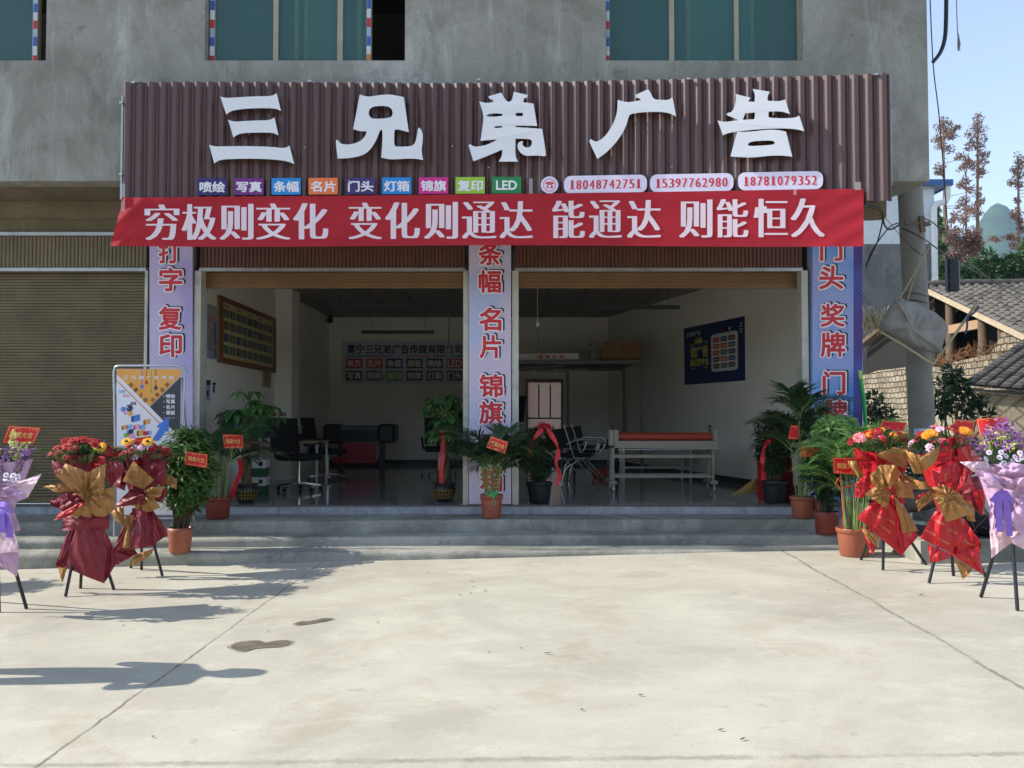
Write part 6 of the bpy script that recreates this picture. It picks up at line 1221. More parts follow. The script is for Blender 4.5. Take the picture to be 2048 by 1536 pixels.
wire([P(1729, 405, 9.8), P(1752, 412, 10.1), P(1766, 425, 10.3), P(1768, 448, 10.5), P(1780, 459, 10.6), P(1798, 450, 10.8)], .011, 'looped black cable running from under the sign to the pole')
wire([P(1729, 408, 9.8), P(1756, 418, 10.1), P(1766, 432, 10.2), P(1756, 480, 10.2), P(1740, 515, 10.2), P(1732, 532, 10.2)], .009, 'black cable hanging down beside the blue pillar sheet')
wire([P(1798, 446, 10.8), P(1782, 452, 10.6), P(1762, 475, 10.4), P(1742, 505, 10.3), P(1733, 534, 10.2)], .008, 'thin black cable drooping from the pole bracket to the pillar')
wire([P(1804, 456, 10.78), P(1840, 473, 10.75), P(1862, 488, 11.2), P(1905, 518, 12.8), P(1960, 548, 16), P(2090, 610, 24)], .009, 'black cable crossing the pole and carrying the dark box')
wire([P(1848, 436, 10.78), P(1868, 447, 11.3), P(1890, 470, 12), P(1920, 505, 13), P(1990, 566, 17), P(2100, 640, 24)], .009, 'black cable leaving the pole bracket towards the tiled shed')
wire([P(1768, 432, 10.3), P(1800, 470, 10.78), P(1830, 500, 10.79), P(1846, 510, 10.8)], .004, 'thin stray wire wound over the pole face')
wire([P(1893, -60, 9.6), P(1892, 40, 9.5), P(1889, 80, 9.45), P(1880, 106, 9.42), P(1866, 124, 9.40)], .022, 'thick black cable curving in to the upper building corner')
wire([P(1858, -60, 9.3), P(1866, 124, 9.33), P(1879, 240, 9.4), P(1893, 420, 10.2), P(1896, 470, 10.8)], .006, 'thin wire running down past the building corner')
b = MB(); b.tube(curve([P(1912, -40, 9.3), P(1914, 40, 9.3), P(1916, 78, 9.3), P(1918, 92, 9.3)], 5), .005, 5); b.tube([P(1916, 66, 9.3), P(1918, 88, 9.3), P(1917, 101, 9.3)], [.004, .017, .008], 6)
for k in range(5): b.tube([P(1917, 96, 9.3), P(1914 + 2 * k, 101 + (k % 2), 9.3)], .002, 4)
one(b, 'broken_wire', M('frayed_grey', (110, 100, 100), .8), None, 'broken wire with a frayed end dangling against the sky', 'cable')
b = MB(); c = P(1905, 583, 12.4); b.bbox(c, .17, .12, .47, 0, 0, .02)
for k in range(4): b.bbox(c + Vector((0, -.063, .06 + k * .11)), .12, .012, .05, 0, 0, .004)
for x in (-.07, .07): b.tube([c + Vector((x, 0, .46)), c + Vector((x, 0, .52))], .012, 6)
one(b, 'splice_box', M('black_housing', (30, 32, 36), .45), None, 'black cable splice box hanging in front of the shed roof', 'cable box')
b = MB(); b.tube([P(1733, 880, 10.12), P(1728, 800, 10.12), P(1721, 757, 10.12)], .022, 10, 0); b.tube([P(1721, 757, 10.12), P(1719.5, 741, 10.12)], .018, 10, 1)
one(b, 'green_tube', [M('tube_green', (30, 150, 70), .4), M('tube_lime', (170, 210, 70), .4)], None, 'bright green tube with lime tip leaning on the blue pillar sheet', 'tube')
b = MB(); f = front(9.3); slab(b, f, [(1829, 858), (1864, 856), (1866, 884), (1827, 886)], -.02, 0, 0); b.text('日', f, 1832, 860, 1839, 866, 1, .003, .02); one(b, 'notice_board', [M('board_pale', (176, 186, 196), .5), M('board_blue', (50, 100, 170), .5)], None, 'small pale board with a blue character in front of the pole', 'board')
# ------------------------------------------------------------------ tiled roofs
def roof_tiles(mb, E0, E1, T0, pitch, row, r, seed, mi=0):
    """courses of half-round clay tiles from the eave E0-E1 up to the ridge through T0"""
    E0, E1, T0 = Vector(E0), Vector(E1), Vector(T0); e = E1 - E0; s_ = T0 - E0; nrm = e.cross(s_).normalized()
    if nrm.z < 0: nrm = -nrm
    rr = random.Random(seed); nc = max(2, int(e.length / pitch)); nr_ = max(2, int(s_.length / row)); ed = e.normalized(); sd_ = s_.normalized()
    mb.add([E0 - nrm * .03, E1 - nrm * .03, E1 + s_ - nrm * .03, T0 - nrm * .03], [(0, 1, 2, 3)], mi)
    for i in range(nc):
        for j in range(nr_):
            o = E0 + ed * (i + .5) * (e.length / nc) + sd_ * j * (s_.length / nr_) + nrm * rr.uniform(-.008, .012) + ed * rr.uniform(-.01, .01)
            L = s_.length / nr_ * 1.12; vs = []
            for q, lift in ((0.0, .035), (1.0, 0.004)):
                for k in range(5): a = pi * k / 4; vs.append(o + sd_ * L * q + ed * (r * cos(a)) + nrm * (r * .8 * sin(a) + lift))
            m = mi + (rr.random() < .25)
            mb.add(vs, [(k, k + 1, 6 + k, 5 + k) for k in range(4)] + [(0, 4, 3, 2, 1)], m, False)
TILE = [M('grey_clay_tile', (98, 93, 86), .85, var=.2, vs=4), M('dark_clay_tile', (78, 74, 68), .85, var=.25, vs=4)]
def m_brick(name, c1, c2, mor, sc, w, h, rot):
    m, t = newmat(name); v = t.coord(rot=rot); b = t.new('ShaderNodeTexBrick'); wv = t.new('ShaderNodeVectorMath', operation='ADD'); nn = t.new('ShaderNodeTexNoise'); nn.inputs['Scale'].default_value = 3.0; t.link(v, nn.inputs['Vector'])
    sc_ = t.new('ShaderNodeVectorMath', operation='SCALE'); sc_.inputs[3].default_value = .12; t.link(nn.outputs[1], sc_.inputs[0]); t.link(v, wv.inputs[0]); t.link(sc_.outputs[0], wv.inputs[1]); t.link(wv.outputs[0], b.inputs['Vector'])
    b.inputs['Color1'].default_value = (*lin(c1), 1); b.inputs['Color2'].default_value = (*lin(c2), 1); b.inputs['Mortar'].default_value = (*lin(mor), 1); b.inputs['Scale'].default_value = sc
    b.inputs['Mortar Size'].default_value = .022; b.inputs['Brick Width'].default_value = w; b.inputs['Row Height'].default_value = h; b.inputs['Mortar Smooth'].default_value = .3
    n2 = t.ramp(t.noise(v, 2.0, 7), .4, .7); t.col(t.mix(t.math('MULTIPLY', n2, .35), b.outputs[0], lin(mor))); t.b.inputs['Roughness'].default_value = .95
    t.bump(t.math('ADD', t.math('MULTIPLY', b.outputs[1], -1.0), t.math('MULTIPLY', t.noise(v, 18, 5), .5)), .9, .05); return m
ADOBE = m_brick('adobe_brick', (160, 147, 124), (122, 110, 90), (54, 46, 38), 1.0, .32, .20, (0, radians(90), radians(90)))
BLOCK = m_brick('grey_block', (160, 148, 124), (136, 126, 104), (112, 102, 84), 1.0, .5, .26, (radians(90), 0, radians(45)))
POSTW = M('old_timber', (96, 78, 60), .85, var=.25, vs=9, bump=.4); VERGE = M('pale_board', (168, 150, 124), .8, var=.15)
XG = 14.0
sh = thing('tiled_shed', (XG + 3, 29, .2), 'old open-gabled shed with grey tile roof and cream adobe walls', 'shed')
ridge, ev, bk = Vector((XG, 29.2, 5.8)), Vector((XG, 22.6, 3.32)), Vector((XG, 35.4, 4.3)); ex = Vector((11.0, 0, .35))
b = MB(); roof_tiles(b, ev + Vector((-.15, 0, 0)), ev + ex, ridge + Vector((-.15, 0, 0)), .30, .30, .11, 3); roof_tiles(b, bk + ex, bk, ridge + ex, .6, .6, .2, 4)
b.tube([ridge + Vector((-.3, 0, .05))] + [ridge + ex * (i / 8) + Vector((0, 0, .08 + .05 * nz(i * .8))) for i in range(9)], .15, 7, 1); one(b, 'roof', TILE, sh)
b = MB(); b.bar(ridge + Vector((-.16, 0, -.08)), ev + Vector((-.16, -.05, -.08)), .06, .16); one(b, 'verge_board', VERGE, sh); b = MB(); b.bar(ridge + Vector((-.14, 0, -.12)), bk + Vector((-.14, 0, -.12)), .08, .16); one(b, 'back_verge', POSTW, sh)
b = MB(); prof = [(22.8, 3.2), (23.6, 3.3), (24.3, 3.75), (24.9, 3.95), (25.2, 3.6), (25.6, 3.3), (27.4, 3.22), (28.6, 3.12), (31, 3.22), (33.5, 3.22), (35, 3.1)]
for (ya, za), (yb2, zb2) in zip(prof, prof[1:]):
    b.add([(x, y, z) for x in (XG, XG + .4) for y, z in ((ya, -.2), (yb2, -.2), (yb2, zb2), (ya, za))], [(0, 3, 2, 1), (4, 5, 6, 7), (3, 7, 6, 2), (0, 4, 7, 3), (1, 2, 6, 5)])
b.box(XG + .4, XG + 11, 22.9, 23.2, -.2, 3.2); one(b, 'adobe_wall', ADOBE, sh, loc=(0, 0, 0))
b = MB(); b.add([(x, y, z) for x in (XG + 1.9, XG + 2.0) for y, z in ((23.3, -.2), (35, -.2), (35, 4.3), (29.2, 5.65), (23.3, 3.45))], [(0, 4, 3, 2, 1), (5, 6, 7, 8, 9)]); one(b, 'inner_shade_panel', M('shed_inner_shade', (26, 22, 18), .95, var=.4), sh)  # added near-black sheet: the shed's inner shade is put into its colour
for px in (1903, 1968, 2008, 1842):
    y = (XG + .2) * FPX / (px - CX); zt = (ridge.z - abs(y - 29.2) * ((5.8 - 3.32) / 6.6 if y < 29.2 else .25)) - .12; b = MB(); b.tube([(XG + .2, y, 3.0), (XG + .22, y, (3 + zt) / 2), (XG + .2, y, zt)], [.17, .15, .14], 10); one(b, 'post', POSTW, sh)
b = MB(); b.box(XG + .1, XG + .25, (XG + .2) * FPX / (1966 - CX), (XG + .2) * FPX / (1905 - CX), 4.15, 4.42); one(b, 'cross_beam', M('light_beam', (156, 126, 94), .8), sh)
b = MB(); r_ = random.Random(6)
for k in range(300):
    y = r_.uniform(24.6, 29.2); c = Vector((XG + r_.uniform(-.1, .3), y, 3.2 + .35 * r_.random() * (1.2 - abs(y - 26.3) / 4))); b.tube([c, c + rvec(r_) * .4], .008, 3, 0, False)
one(b, 'straw_heap', M('dry_straw', (136, 98, 62), .9, var=.3), sh)
b = MB(); b.add([(x, y, z) for x in (XG + .3, XG + .36) for y, z in ((29.5, 3.0), (35.2, 3.0), (35.2, 4.15), (29.5, 5.55))], [(0, 3, 2, 1), (4, 5, 6, 7), (0, 1, 5, 4), (1, 2, 6, 5), (2, 3, 7, 6), (3, 0, 4, 7)]); one(b, 'gable_shade_panel', M('shed_inner_shade'), sh)  # added dark infill, coloured as the shade under the rear roof slope
# small house with a tiled roof facing the yard
E0, E1, T0 = P(1926, 768, 20.5), P(2250, 800, 18.9), P(2056, 674, 23.0)
hs = thing('tiled_outhouse', (11.6, 21, .2), 'low block-walled outhouse under a curved grey tile roof', 'outhouse')
b = MB(); roof_tiles(b, E0, E1, T0, .23, .22, .10, 8); b.bar(E0 + Vector((0, .15, -.1)), E1 + Vector((0, .15, -.1)), .08, .08, 1); one(b, 'roof', TILE, hs)
b = MB(); w0, w1 = E0 + Vector((.15, .28, 0)), E1 + Vector((0, .28, 0)); b.add([(p.x, p.y, z) for p in (w0, w1, w1 + Vector((.2, 3, 0)), w0 + Vector((.8, 3, 0))) for z in (-.2, w0.z - .14)], [(0, 2, 3, 1), (2, 4, 5, 3), (4, 6, 7, 5), (6, 0, 1, 7)]); one(b, 'block_wall', BLOCK, hs, loc=(0, 0, 0))
# white neighbour
nbh = thing('white_house', (16, 37, .2), 'white plastered house with stained grey base and blue eave behind the pole', 'house'); yn = 37.0; xa, xc = P(1600, 0, yn).x, P(1862, 0, yn).x
zg_, ze = P(0, 488, yn).z, P(0, 372, yn).z; b = MB(); b.box(xa, xc, yn, yn + 9, zg_, ze); one(b, 'upper_wall', M('whitewash', (206, 212, 214), .85, var=.06, dirt=.25), nbh)
b = MB(); b.box(xa, xc + .003, yn - .01, yn + 9, -.2, zg_ - .003); one(b, 'lower_wall', m_plaster('stained_cement', (104, 104, 100), (126, 124, 118), (78, 80, 78), 1.2), nbh)
b = MB(); b.box(xa, xc + .6, yn - .3, yn + 10, ze + .01, ze + .16); b.box(xa, xc + .65, yn - .35, yn - .3, ze - .05, ze + .2); b.box(xc + .601, xc + .65, yn - .299, yn + 10, ze - .05, ze + .2); one(b, 'blue_eave', M('blue_tin', (52, 92, 148), .45), nbh)
b = MB(); q = P(1860, 0, yn - .1).x; b.tube([(q, yn - .12, P(0, 562, yn).z), (q, yn - .12, ze - 1.0), (q + .12, yn - .12, ze - .8), (q + .5, yn - .12, ze - .7), (q + .6, yn - .12, ze - .5), (q + .6, yn - .12, ze)], .13, 10); one(b, 'drain_pipe', M('white_pipe', (220, 220, 218), .4), nbh)
# ------------------------------------------------------------------ trees, scrub and the mountain
RUST = leafmat('rust_needles', (106, 80, 70), (150, 120, 104), .2, .8); DGREEN = leafmat('grove_leaf', (26, 54, 28), (62, 96, 46), .2, .6); MGREEN = leafmat('midgreen_leaf', (52, 82, 40), (96, 124, 70), .2, .6); TRK = M('redwood_trunk', (124, 96, 82), .9, var=.25, vs=2)
def tufts(mb, c, r, n, rr, size, sq=(1, 1, 1)):
    for k in range(n):
        v = rvec(rr); p = c + Vector((v.x * r * sq[0], v.y * r * sq[1], v.z * r * sq[2])); d = (v + Vector((0, 0, -.2)) + rvec(rr) * .6).normalized(); leaf(mb, p, d, size * rr.uniform(.7, 1.5), size * .45 * rr.uniform(.6, 1.2), rvec(rr).normalized(), 0, .2, .2)
def redwood(x0, y0, x1, y1, blobs, Y, lab, seed, r0=.28):
    rr = random.Random(seed); a, c = P(x0, y0, Y), P(x1, y1, Y); a.z = -.2; root = thing('redwood_tree', a, lab, 'tree', 'half-bare rusty conifers behind the shed')
    b = MB(); b.tube([a.lerp(c, i / 8) + Vector((.12 * nz(i, seed), 0, 0)) for i in range(9)], [r0 * (1 - .85 * i / 8) for i in range(9)], 8)
    f = MB()
    for px, py, rp in blobs:
        q = P(px, py, Y + rr.uniform(-.8, .8)); t = (q.z - a.z) / (c.z - a.z); tr_ = a.lerp(c, min(1, max(.1, t - .02))); b.tube([tr_, tr_.lerp(q, .5) + Vector((0, 0, .15)), q], [.05, .035, .015], 5, 0, False)
        R = rp * Y / FPX
        for k in range(6): tufts(f, q + rvec(rr) * R * .95, R * .42, 20, rr, .19, (1, 1, .7))
    for k in range(16):
        z = rr.uniform(.35, .9); q = a.lerp(c, z); b.tube([q, q + Vector((rr.uniform(-1.2, 1.2), rr.uniform(-1, 1), rr.uniform(-.1, .3)))], [.03, .01], 4, 0, False)
    one(b, 'trunk', TRK, root); one(f, 'crown', RUST, root)
Yt = 62.0
redwood(1892, 620, 1886, 232, [(1888, 243, 14), (1896, 252, 12), (1879, 262, 11), (1903, 266, 12), (1912, 260, 8), (1895, 270, 10), (1874, 275, 9), (1879, 289, 10), (1898, 296, 9), (1880, 333, 8), (1878, 345, 6)], Yt, 'leftmost rusty conifer, bare-trunked, right against the building corner', 1)
redwood(1950, 560, 1955, 236, [(1957, 240, 11), (1952, 254, 14), (1958, 264, 14), (1946, 270, 12), (1954, 282, 15), (1942, 292, 12), (1958, 292, 12), (1964, 306, 10), (1966, 322, 10), (1948, 330, 10), (1958, 342, 9), (1966, 346, 8), (1954, 384, 8), (1960, 400, 7), (1950, 410, 11), (1940, 425, 12), (1956, 425, 9), (1950, 460, 10), (1990, 480, 9)], Yt, 'tallest dense rusty conifer in the middle of the row', 2)
redwood(1928, 560, 1932, 318, [(1930, 318, 9), (1936, 326, 9), (1920, 312, 8), (1925, 336, 7), (1932, 360, 7), (1920, 370, 7), (1938, 376, 7), (1928, 400, 9), (1920, 412, 9), (1934, 420, 9), (1915, 430, 9), (1908, 440, 9), (1925, 440, 8)], Yt + 3, 'thin pale rusty conifer just left of the tallest one', 3, .2)
redwood(2036, 560, 2036, 312, [(2034, 318, 12), (2042, 328, 12), (2030, 342, 9), (2040, 350, 11), (2026, 362, 9), (2038, 368, 8), (2033, 400, 6), (2036, 425, 10), (2028, 432, 9), (2040, 440, 8), (2018, 472, 9), (2028, 475, 8), (2044, 455, 8), (2030, 492, 8)], Yt, 'rightmost rusty conifer, cut by the picture edge', 4)
rr = random.Random(9); root = thing('rusty_thicket', P(1915, 560, 58), 'low rusty thicket between the bare conifer trunks', 'thicket'); f = MB()
for px, py, rp in ((1900, 470, 16), (1920, 475, 18), (1935, 490, 16), (1910, 500, 18), (1925, 515, 18), (1905, 530, 16), (1950, 495, 14), (1945, 475, 12), (1895, 545, 14), (1915, 550, 16)): tufts(f, P(px, py, 58), rp * 58 / FPX, 260, rr, .28)
one(f, 'crown', RUST, root); b = MB(); a = P(1915, 560, 58); [b.tube([(a.x + dx, 58, 0), (a.x + dx * 1.2, 58, a.z + 2)], .08, 5) for dx in (-.8, 0, .9)]; one(b, 'trunk', TRK, root)
def roundtree(blobs, Y, lab, seed, mat, size, n, name='broadleaf_tree'):
    rr = random.Random(seed); px = sum(q[0] for q in blobs) / len(blobs); a = P(px, 700, Y); a.z = -.2; root = thing(name, a, lab, 'tree', 'green trees behind the shed'); f = MB(); b = MB(); top = P(px, min(q[1] for q in blobs) + 8, Y); b.tube([a, a.lerp(top, .5), top], [.25, .18, .05], 8)
    for x, y, rp in blobs:
        c = P(x, y, Y + rr.uniform(-1, 1)); R = rp * Y / FPX; m = a.lerp(top, .6); b.tube([m, m.lerp(c, .6) + Vector((0, 0, .1)), c], [.09, .05, .02], 5, 0, False)
        for k in range(5): tufts(f, c + rvec(rr) * R * .6, R * .55, n, rr, size)
    one(b, 'trunk', TRK, root); one(f, 'crown', mat, root)
roundtree([(1955, 535, 22), (1978, 520, 20), (1990, 530, 24), (1965, 550, 24), (1940, 548, 16), (1985, 555, 24)], 46, 'dark bushy green tree above the middle of the shed ridge', 5, DGREEN, .3, 70)
roundtree([(2012, 530, 18), (2030, 525, 20), (2046, 530, 22), (2020, 548, 22), (2042, 555, 22), (2062, 540, 22)], 46, 'dark bushy green tree above the right end of the ridge', 6, DGREEN, .3, 70)
roundtree([(1872, 440, 10), (1876, 460, 12), (1870, 485, 12), (1884, 500, 10), (1878, 525, 14), (1888, 545, 12), (1872, 550, 12), (1868, 420, 7)], 52, 'narrow mid-green tree squeezed between white house and conifers', 7, MGREEN, .26, 60)
roundtree([(2050, 500, 10), (2046, 515, 10), (2056, 485, 10)], 52, 'light green sapling beside the rightmost rusty conifer', 8, MGREEN, .24, 50)
# leafy shrubs near the pole
def wildshrub(blobs, Y, lab, seed, mat, size, n, stems, name='wild_shrub'):
    rr = random.Random(seed); px = stems[0]; a = P(px, 900, Y); a.z = gz(a.x, Y); root = thing(name, a, lab, 'shrub', 'wild shrubs beside the pole'); f = MB(); b = MB()
    for x, y, rp in blobs:
        c = P(x, y, Y + rr.uniform(-.3, .3)); R = rp * Y / FPX; s0 = a + Vector((rr.uniform(-.12, .12), 0, 0)); b.tube(curve([s0, s0.lerp(c, .45) + Vector((rr.uniform(-.1, .1), 0, .15)), c], 4), [.02 - .0018 * i for i in range(9)], 5, 0, False); tufts(f, c, R, n, rr, size)
    one(b, 'stems', TWIG, root); one(f, 'foliage', mat, root)
wildshrub([(1905, 742, 9), (1912, 752, 12), (1900, 765, 12), (1920, 768, 11), (1885, 775, 12), (1905, 785, 11), (1880, 800, 10), (1898, 805, 9), (1928, 785, 8), (1890, 822, 9), (1935, 815, 7), (1950, 808, 8), (1962, 800, 7), (1928, 830, 8), (1980, 832, 7)], 15.5, 'leafy shrub with arching stems right of the pole', 11, DKBUSH, .15, 42, (1905,))
wildshrub([(1748, 800, 12), (1760, 815, 14), (1750, 830, 14), (1775, 830, 12), (1742, 845, 14), (1765, 850, 14)], 15.0, 'dark low shrub in the shade left of the pole', 12, DKBUSH, .12, 60, (1755,))
b = MB(); rr = random.Random(3); a = P(1822, 880, 12.0)
for k in range(16): frond(b, (a.x, 12.0, .3), pi / 2 + rr.uniform(0.1, 1.9), rr.uniform(.7, 1.1), rr.uniform(.7, 1.3), .6, rr, 14, .012, .16, 0, 0)
one(b, 'dry_palm', M('dry_frond', (134, 122, 98), .9, var=.2), None, 'dry grey palm fronds fanning out at the foot of the pole', 'dry palm')
b = MB(); rr = random.Random(4)
for k in range(90):
    c = P(rr.uniform(1727, 1765), rr.uniform(640, 672), 21.0); b.tube([c, c + Vector((rr.uniform(-.2, .2), 0, rr.uniform(.1, .4)))], .008, 3, 0, False)
tb_ = one(b, 'dry_grass', M('dry_straw2', (170, 150, 110), .9), None, 'tufts of dry grass on the far roof edge', 'grass', kind='stuff')
# planter kerb with tyre and log
pk_ = thing('concrete_planter', (5.8, 8.6, .2), 'low concrete planter kerb behind the right-hand flower stands', 'planter'); pc0 = G(1842, 1128); pt_ = pc0.z + .21
b = MB(); b.box(pc0.x, 9, pc0.y, pc0.y + .14, .0, pt_); b.box(pc0.x, pc0.x + .14, pc0.y + .141, 9.6, .0, pt_); one(b, 'kerb_wall', STEPM, pk_); b = MB(); b.grid(lambda u, w: (pc0.x + .13 + 5.2 * u, pc0.y + .13 + 1.5 * w, pt_ - .05 + .06 * nz(u * 9, w * 4)), 30, 10); one(b, 'soil', SOIL, pk_)
b = MB(); c = P(1978, 985, 8.7); R, rr_ = .33, .11; T = Matrix.Translation(c) @ Matrix.Rotation(radians(-32), 4, 'Z') @ Matrix.Rotation(radians(78), 4, 'X')
def tor(u, w): a, q = 2 * pi * u, 2 * pi * w; k = R + rr_ * cos(q) * (1 + .04 * (math.floor(u * 60) % 2) * (cos(q) > .3)); return T @ Vector((k * cos(a), k * sin(a), rr_ * .95 * sin(q)))
b.grid(tor, 60, 14); one(b, 'discarded_tyre_ring', M('tyre_rubber', (34, 34, 36), .8, dirt=.6), None, 'old black tyre leaning in the planter behind the flower stands', 'tyre')
b = MB(); b.tube([P(1800, 1010, 8.8), P(1850, 1000, 8.9), P(1905, 985, 9.0)], [.09, .10, .08], 10); b.tube([P(1795, 985, 9.0), P(1850, 975, 9.1)], [.06, .07], 8); one(b, 'old_log', M('grey_log', (98, 88, 78), .95, var=.3, vs=8, bump=.6), None, 'weathered grey logs lying in the planter', 'log')
b = MB(); rr = random.Random(8)
for k in range(160): c = Vector((rr.uniform(3.9, 6.5), rr.uniform(8.15, 9.3), pt_ + .02)); b.tube([c, c + Vector((rr.uniform(-.3, .3), rr.uniform(-.2, .2), rr.uniform(.02, .3)))], .005, 3, 0, False)
one(b, 'dry_twigs', M('dry_twig', (112, 96, 78), .9, var=.3), None, 'tangle of dry twigs lying in the planter', 'twigs', kind='stuff')
wildshrub([(1735, 985, 14), (1760, 960, 16), (1790, 940, 16), (1820, 960, 14), (1780, 1000, 14), (1840, 930, 14), (1750, 920, 12)], 10.2, 'dark weedy shrub behind the pots, under the green tube', 15, DKBUSH, .1, 70, (1785,))
# ------------------------------------------------------------------ mountain and an added wooded slope behind the camera
def m_forest(name, a_, b_):
    m, t = newmat(name); v = t.coord(); n = t.ramp(t.noise(v, .02, 10, .75), .35, .65); t.col(t.mix(n, lin(a_), lin(b_))); t.b.inputs['Roughness'].default_value = 1; t.b.inputs['Specular IOR Level'].default_value = .1; t.bump(t.noise(v, .06, 8, .7), 1.0, 12); return m
FOR = m_forest('forest_slope', (40, 62, 34), (76, 98, 56))
def mtn(u, w):
    x = -900 + 3600 * u; y = 1500 + 900 * w; px = CX + x / y * FPX
    h = 0
    for c, s, q in ((2004, 95, 405), (1905, 75, 352), (2120, 130, 370), (1750, 160, 300), (2400, 260, 380), (1400, 300, 250), (2800, 260, 330)): h = max(h, q * math.exp(-((px - c) / s) ** 2 * .55))
    h *= 1950 / FPX
    h += 28 * nz(x * .006, w * 3) + 9 * nz(x * .02, w * 9) + 3.5 * nz(x * .08, w * 20); return (x, y, (h + 30) * sin(pi * min(1, .04 + w * .96)) ** .8 * (1.0) - 12)
b = MB(); b.grid(mtn, 420, 26); one(b, 'mountain', FOR, kind='structure', loc=(0, 0, 0))
def dimming_hill(u, w):  # unseen, added to cut the skylight on the facade and interior
    x = -320 + 640 * u; y = -60 - 190 * w; return (x, y, (26 + 10 * nz(x * .012, 4)) * sin(pi * .5 * min(1, w * 1.6 + .02)) + 4.5 * nz(x * .11, y * .11) + 2 * nz(x * .3, y * .3) - 2)
b = MB(); b.grid(dimming_hill, 160, 40); one(b, 'dimming_hill', m_forest('dimming_slope', (38, 58, 30), (70, 92, 50)), kind='structure', loc=(0, 0, 0))
# ------------------------------------------------------------------ wet patches and litter on the yard
wet, t_ = newmat('wet_concrete'); t_.col(t_.mix(t_.ramp(t_.noise(t_.coord(), 9, 5), .4, .6), lin((112, 105, 92)), lin((136, 128, 112)))); t_.b.inputs['Roughness'].default_value = .28
def blot(pts, lab, seed):
    c = Vector((sum(p[0] for p in pts) / len(pts), sum(p[1] for p in pts) / len(pts))); out = []
    n = len(pts)
    for i in range(n):
        for j in range(5):
            a, d = Vector(pts[i]), Vector(pts[(i + 1) % n]); p = a.lerp(d, j / 5); out.append((p.x + 1.6 * nz(p.x * .11, p.y * .2, seed), p.y + .7 * nz(p.x * .2, p.y * .2, seed + 3)))
    b = MB(); vs = [G(x, y, .004) for x, y in out]; fs = []
    for f in tessellate_polygon([[Vector((x, -y, 0)) for x, y in out]]):
        nn = (vs[f[1]] - vs[f[0]]).cross(vs[f[2]] - vs[f[0]]); fs.append(tuple(f) if nn.z > 0 else tuple(reversed(f)))
    b.add(vs, fs); wo_ = one(b, 'wet_patch', wet, None, lab, 'wet patch', 'wet patches on the yard'); b = MB(); cen = sum(vs, Vector()) / len(vs)
    b.add([cen + (p - cen) * (1.14 + .08 * nz(i * .3, seed)) - Vector((0, 0, .0015)) for i, p in enumerate(vs)], fs); one(b, 'damp_margin', damp, wo_)
damp, t_ = newmat('damp_margin'); t_.b.inputs['Base Color'].default_value = (*lin((150, 138, 116)), 1); t_.b.inputs['Roughness'].default_value = .7; t_.b.inputs['Alpha'].default_value = .4
blot([(460, 1294), (470, 1287), (482, 1283), (505, 1281), (520, 1281), (530, 1285), (550, 1281), (570, 1280), (582, 1284), (575, 1290), (555, 1294), (530, 1295), (510, 1297), (490, 1303), (476, 1300)], 'larger wet patch on the concrete, nearest the camera', 1)
blot([(589, 1247), (600, 1243), (618, 1242), (630, 1240), (645, 1236), (660, 1236), (666, 1238), (655, 1242), (635, 1245), (618, 1248), (598, 1250)], 'smaller slimmer wet patch on the concrete, just behind the larger one', 5)
LEAFD = M('withered_leaf', (74, 70, 40), .8, var=.4, vs=30); rr = random.Random(12)
lp = [(941, 1163), (945, 1173), (970, 1183), (966, 1181), (938, 1187), (916, 1190), (853, 1145), (1085, 1306), (1040, 1297), (237, 1166), (243, 1251), (1434, 1460), (975, 1304), (1836, 1191), (1653, 1181), (1480, 1480), (752, 1245), (533, 1262), (1160, 1420), (302, 1474), (1275, 1390)]
for i, (x, y) in enumerate(lp):
    p = G(x, y, .006); b = MB(); a = rr.uniform(-.5, .5); d = Vector((cos(a), sin(a), .06)); leaf(b, p, d, .07 if i in (7, 13) else rr.uniform(.018, .038), .014, Vector((0, 0, 1)), 0, .3, -.15); one(b, 'fallen_leaf', LEAFD, None, 'small withered leaf lying on the sunny concrete', 'leaf', 'leaves scattered on the yard')
# ------------------------------------------------------------------ passer-by left of the picture: only the shadow reaches the frame
pr = thing('person', (-3.72, 5.2, gz(-3.7, 5.2)), 'person in dark clothes standing just beyond the left edge, casting the long shadow', 'person')
def skin(name, nodes, edges, mat, root):
    me = bpy.data.meshes.new(name); me.from_pydata([n[:3] for n in nodes], edges, []); o = bpy.data.objects.new(name, me); COL.objects.link(o); o.parent = root; me.materials.append(mat); md = o.modifiers.new('skin', 'SKIN'); me.skin_vertices.new() if not me.skin_vertices else None
    for v, n in zip(me.skin_vertices[0].data, nodes): v.radius = (n[3], n[3] * (n[4] if len(n) > 4 else 1))
    me.skin_vertices[0].data[0].use_root = True; s_ = o.modifiers.new('sub', 'SUBSURF'); s_.levels = s_.render_levels = 2; return o
B_n = [(0, 0, .92, .13, .75), (0, 0, 1.08, .14, .95), (0, .01, 1.28, .17, .9), (0, .01, 1.38, .13, .8), (0, .02, 1.44, .05), (0, .03, 1.50, .055), (0, .04, 1.58, .085, 1.1), (0, .035, 1.66, .07),
       (.17, .01, 1.36, .055), (.25, -.03, 1.10, .042), (.16, .12, 1.04, .035), (.07, .17, 1.14, .03), (-.17, .01, 1.36, .055), (-.25, -.03, 1.10, .042), (-.16, .12, 1.04, .035), (-.07, .17, 1.14, .03),
       (.09, 0, .84, .09), (.10, .01, .48, .06), (.11, -.02, .09, .045), (.115, .10, .035, .035), (-.09, 0, .84, .09), (-.10, .01, .48, .06), (-.11, -.02, .09, .045), (-.115, .10, .035, .035)]
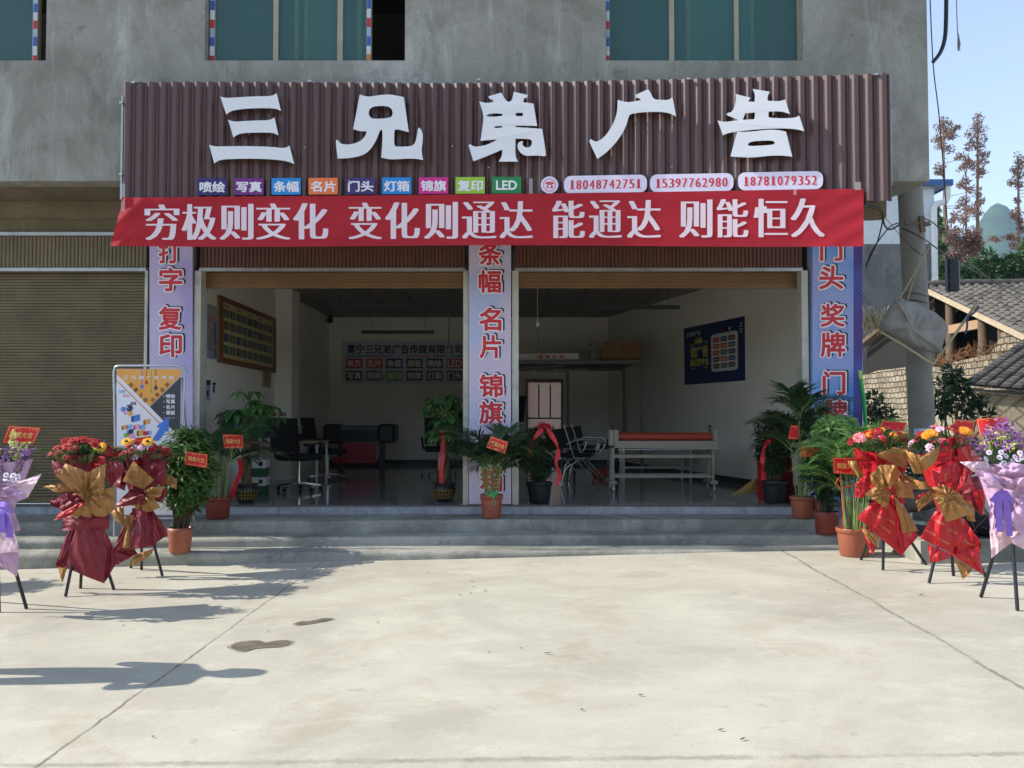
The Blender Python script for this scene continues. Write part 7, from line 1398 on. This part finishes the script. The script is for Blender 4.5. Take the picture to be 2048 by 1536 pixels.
skin('body', B_n, [(0, 1), (1, 2), (2, 3), (3, 4), (4, 5), (5, 6), (6, 7), (3, 8), (8, 9), (9, 10), (10, 11), (3, 12), (12, 13), (13, 14), (14, 15), (0, 16), (16, 17), (17, 18), (18, 19), (0, 20), (20, 21), (21, 22), (22, 23)], M('dark_clothes', (44, 46, 54), .85), pr)
b = MB(); o_ = wl(pr); b.ball(o_ + Vector((0, .03, 1.60)), .105, 14, 0, (.86, 1, 1.05)); one(b, 'hair', M('black_hair', (20, 18, 18), .6), pr)
b = MB(); b.ball(o_ + Vector((0, .068, 1.565)), .085, 14, 0, (.82, .85, 1.15)); b.ball(o_ + Vector((0, .145, 1.565)), .018, 8, 0, (.8, 1, 1.3))
for s_ in (-1, 1): b.ball(o_ + Vector((s_ * .03, .132, 1.59)), .011, 8, 1); b.ball(o_ + Vector((s_ * .085, .04, 1.57)), .022, 8, 0, (.4, .8, 1.3))
b.ball(o_ + Vector((0, .134, 1.525)), .02, 8, 2, (1.2, .4, .4)); one(b, 'face', [M('skin_tone', (196, 150, 122), .6), M('eye_dark', (30, 24, 22), .3), M('lip', (160, 92, 84), .5)], pr)
for s_ in (-1, 1):
    b = MB(); w = o_ + Vector((s_ * .065, .18, 1.15)); b.ball(w, .038, 10, 0, (.6, 1.0, .8))
    for k in range(4): q = w + Vector((s_ * -.01, .03, .022 - .014 * k)); b.tube([q, q + Vector((-s_ * .02, .03, .004)), q + Vector((-s_ * .045, .035 - .004 * k, .004))], [.009, .008, .006], 6)
    b.tube([w + Vector((0, 0, .03)), w + Vector((-s_ * .02, .01, .06)), w + Vector((-s_ * .03, .02, .07))], [.01, .009, .007], 6); one(b, 'hand', M('skin_tone'), pr)

pr.rotation_euler = (0, 0, radians(-75))
# ------------------------------------------------------------------ haze between here and the mountain
hz = MB(); hz.box(-900, 3000, -300, 2600, -20, 640)
hm = bpy.data.materials.new('valley_air'); hm.use_nodes = True; n_ = hm.node_tree.nodes; n_.remove(n_['Principled BSDF']); pv = n_.new('ShaderNodeVolumePrincipled')
pv.inputs['Color'].default_value = (0.55, 0.77, 1.0, 1); pv.inputs['Density'].default_value = 0.0002; hm.node_tree.links.new(pv.outputs[0], n_['Material Output'].inputs['Volume'])
one(hz, 'haze', hm, kind='stuff', loc=(0, 0, 0))
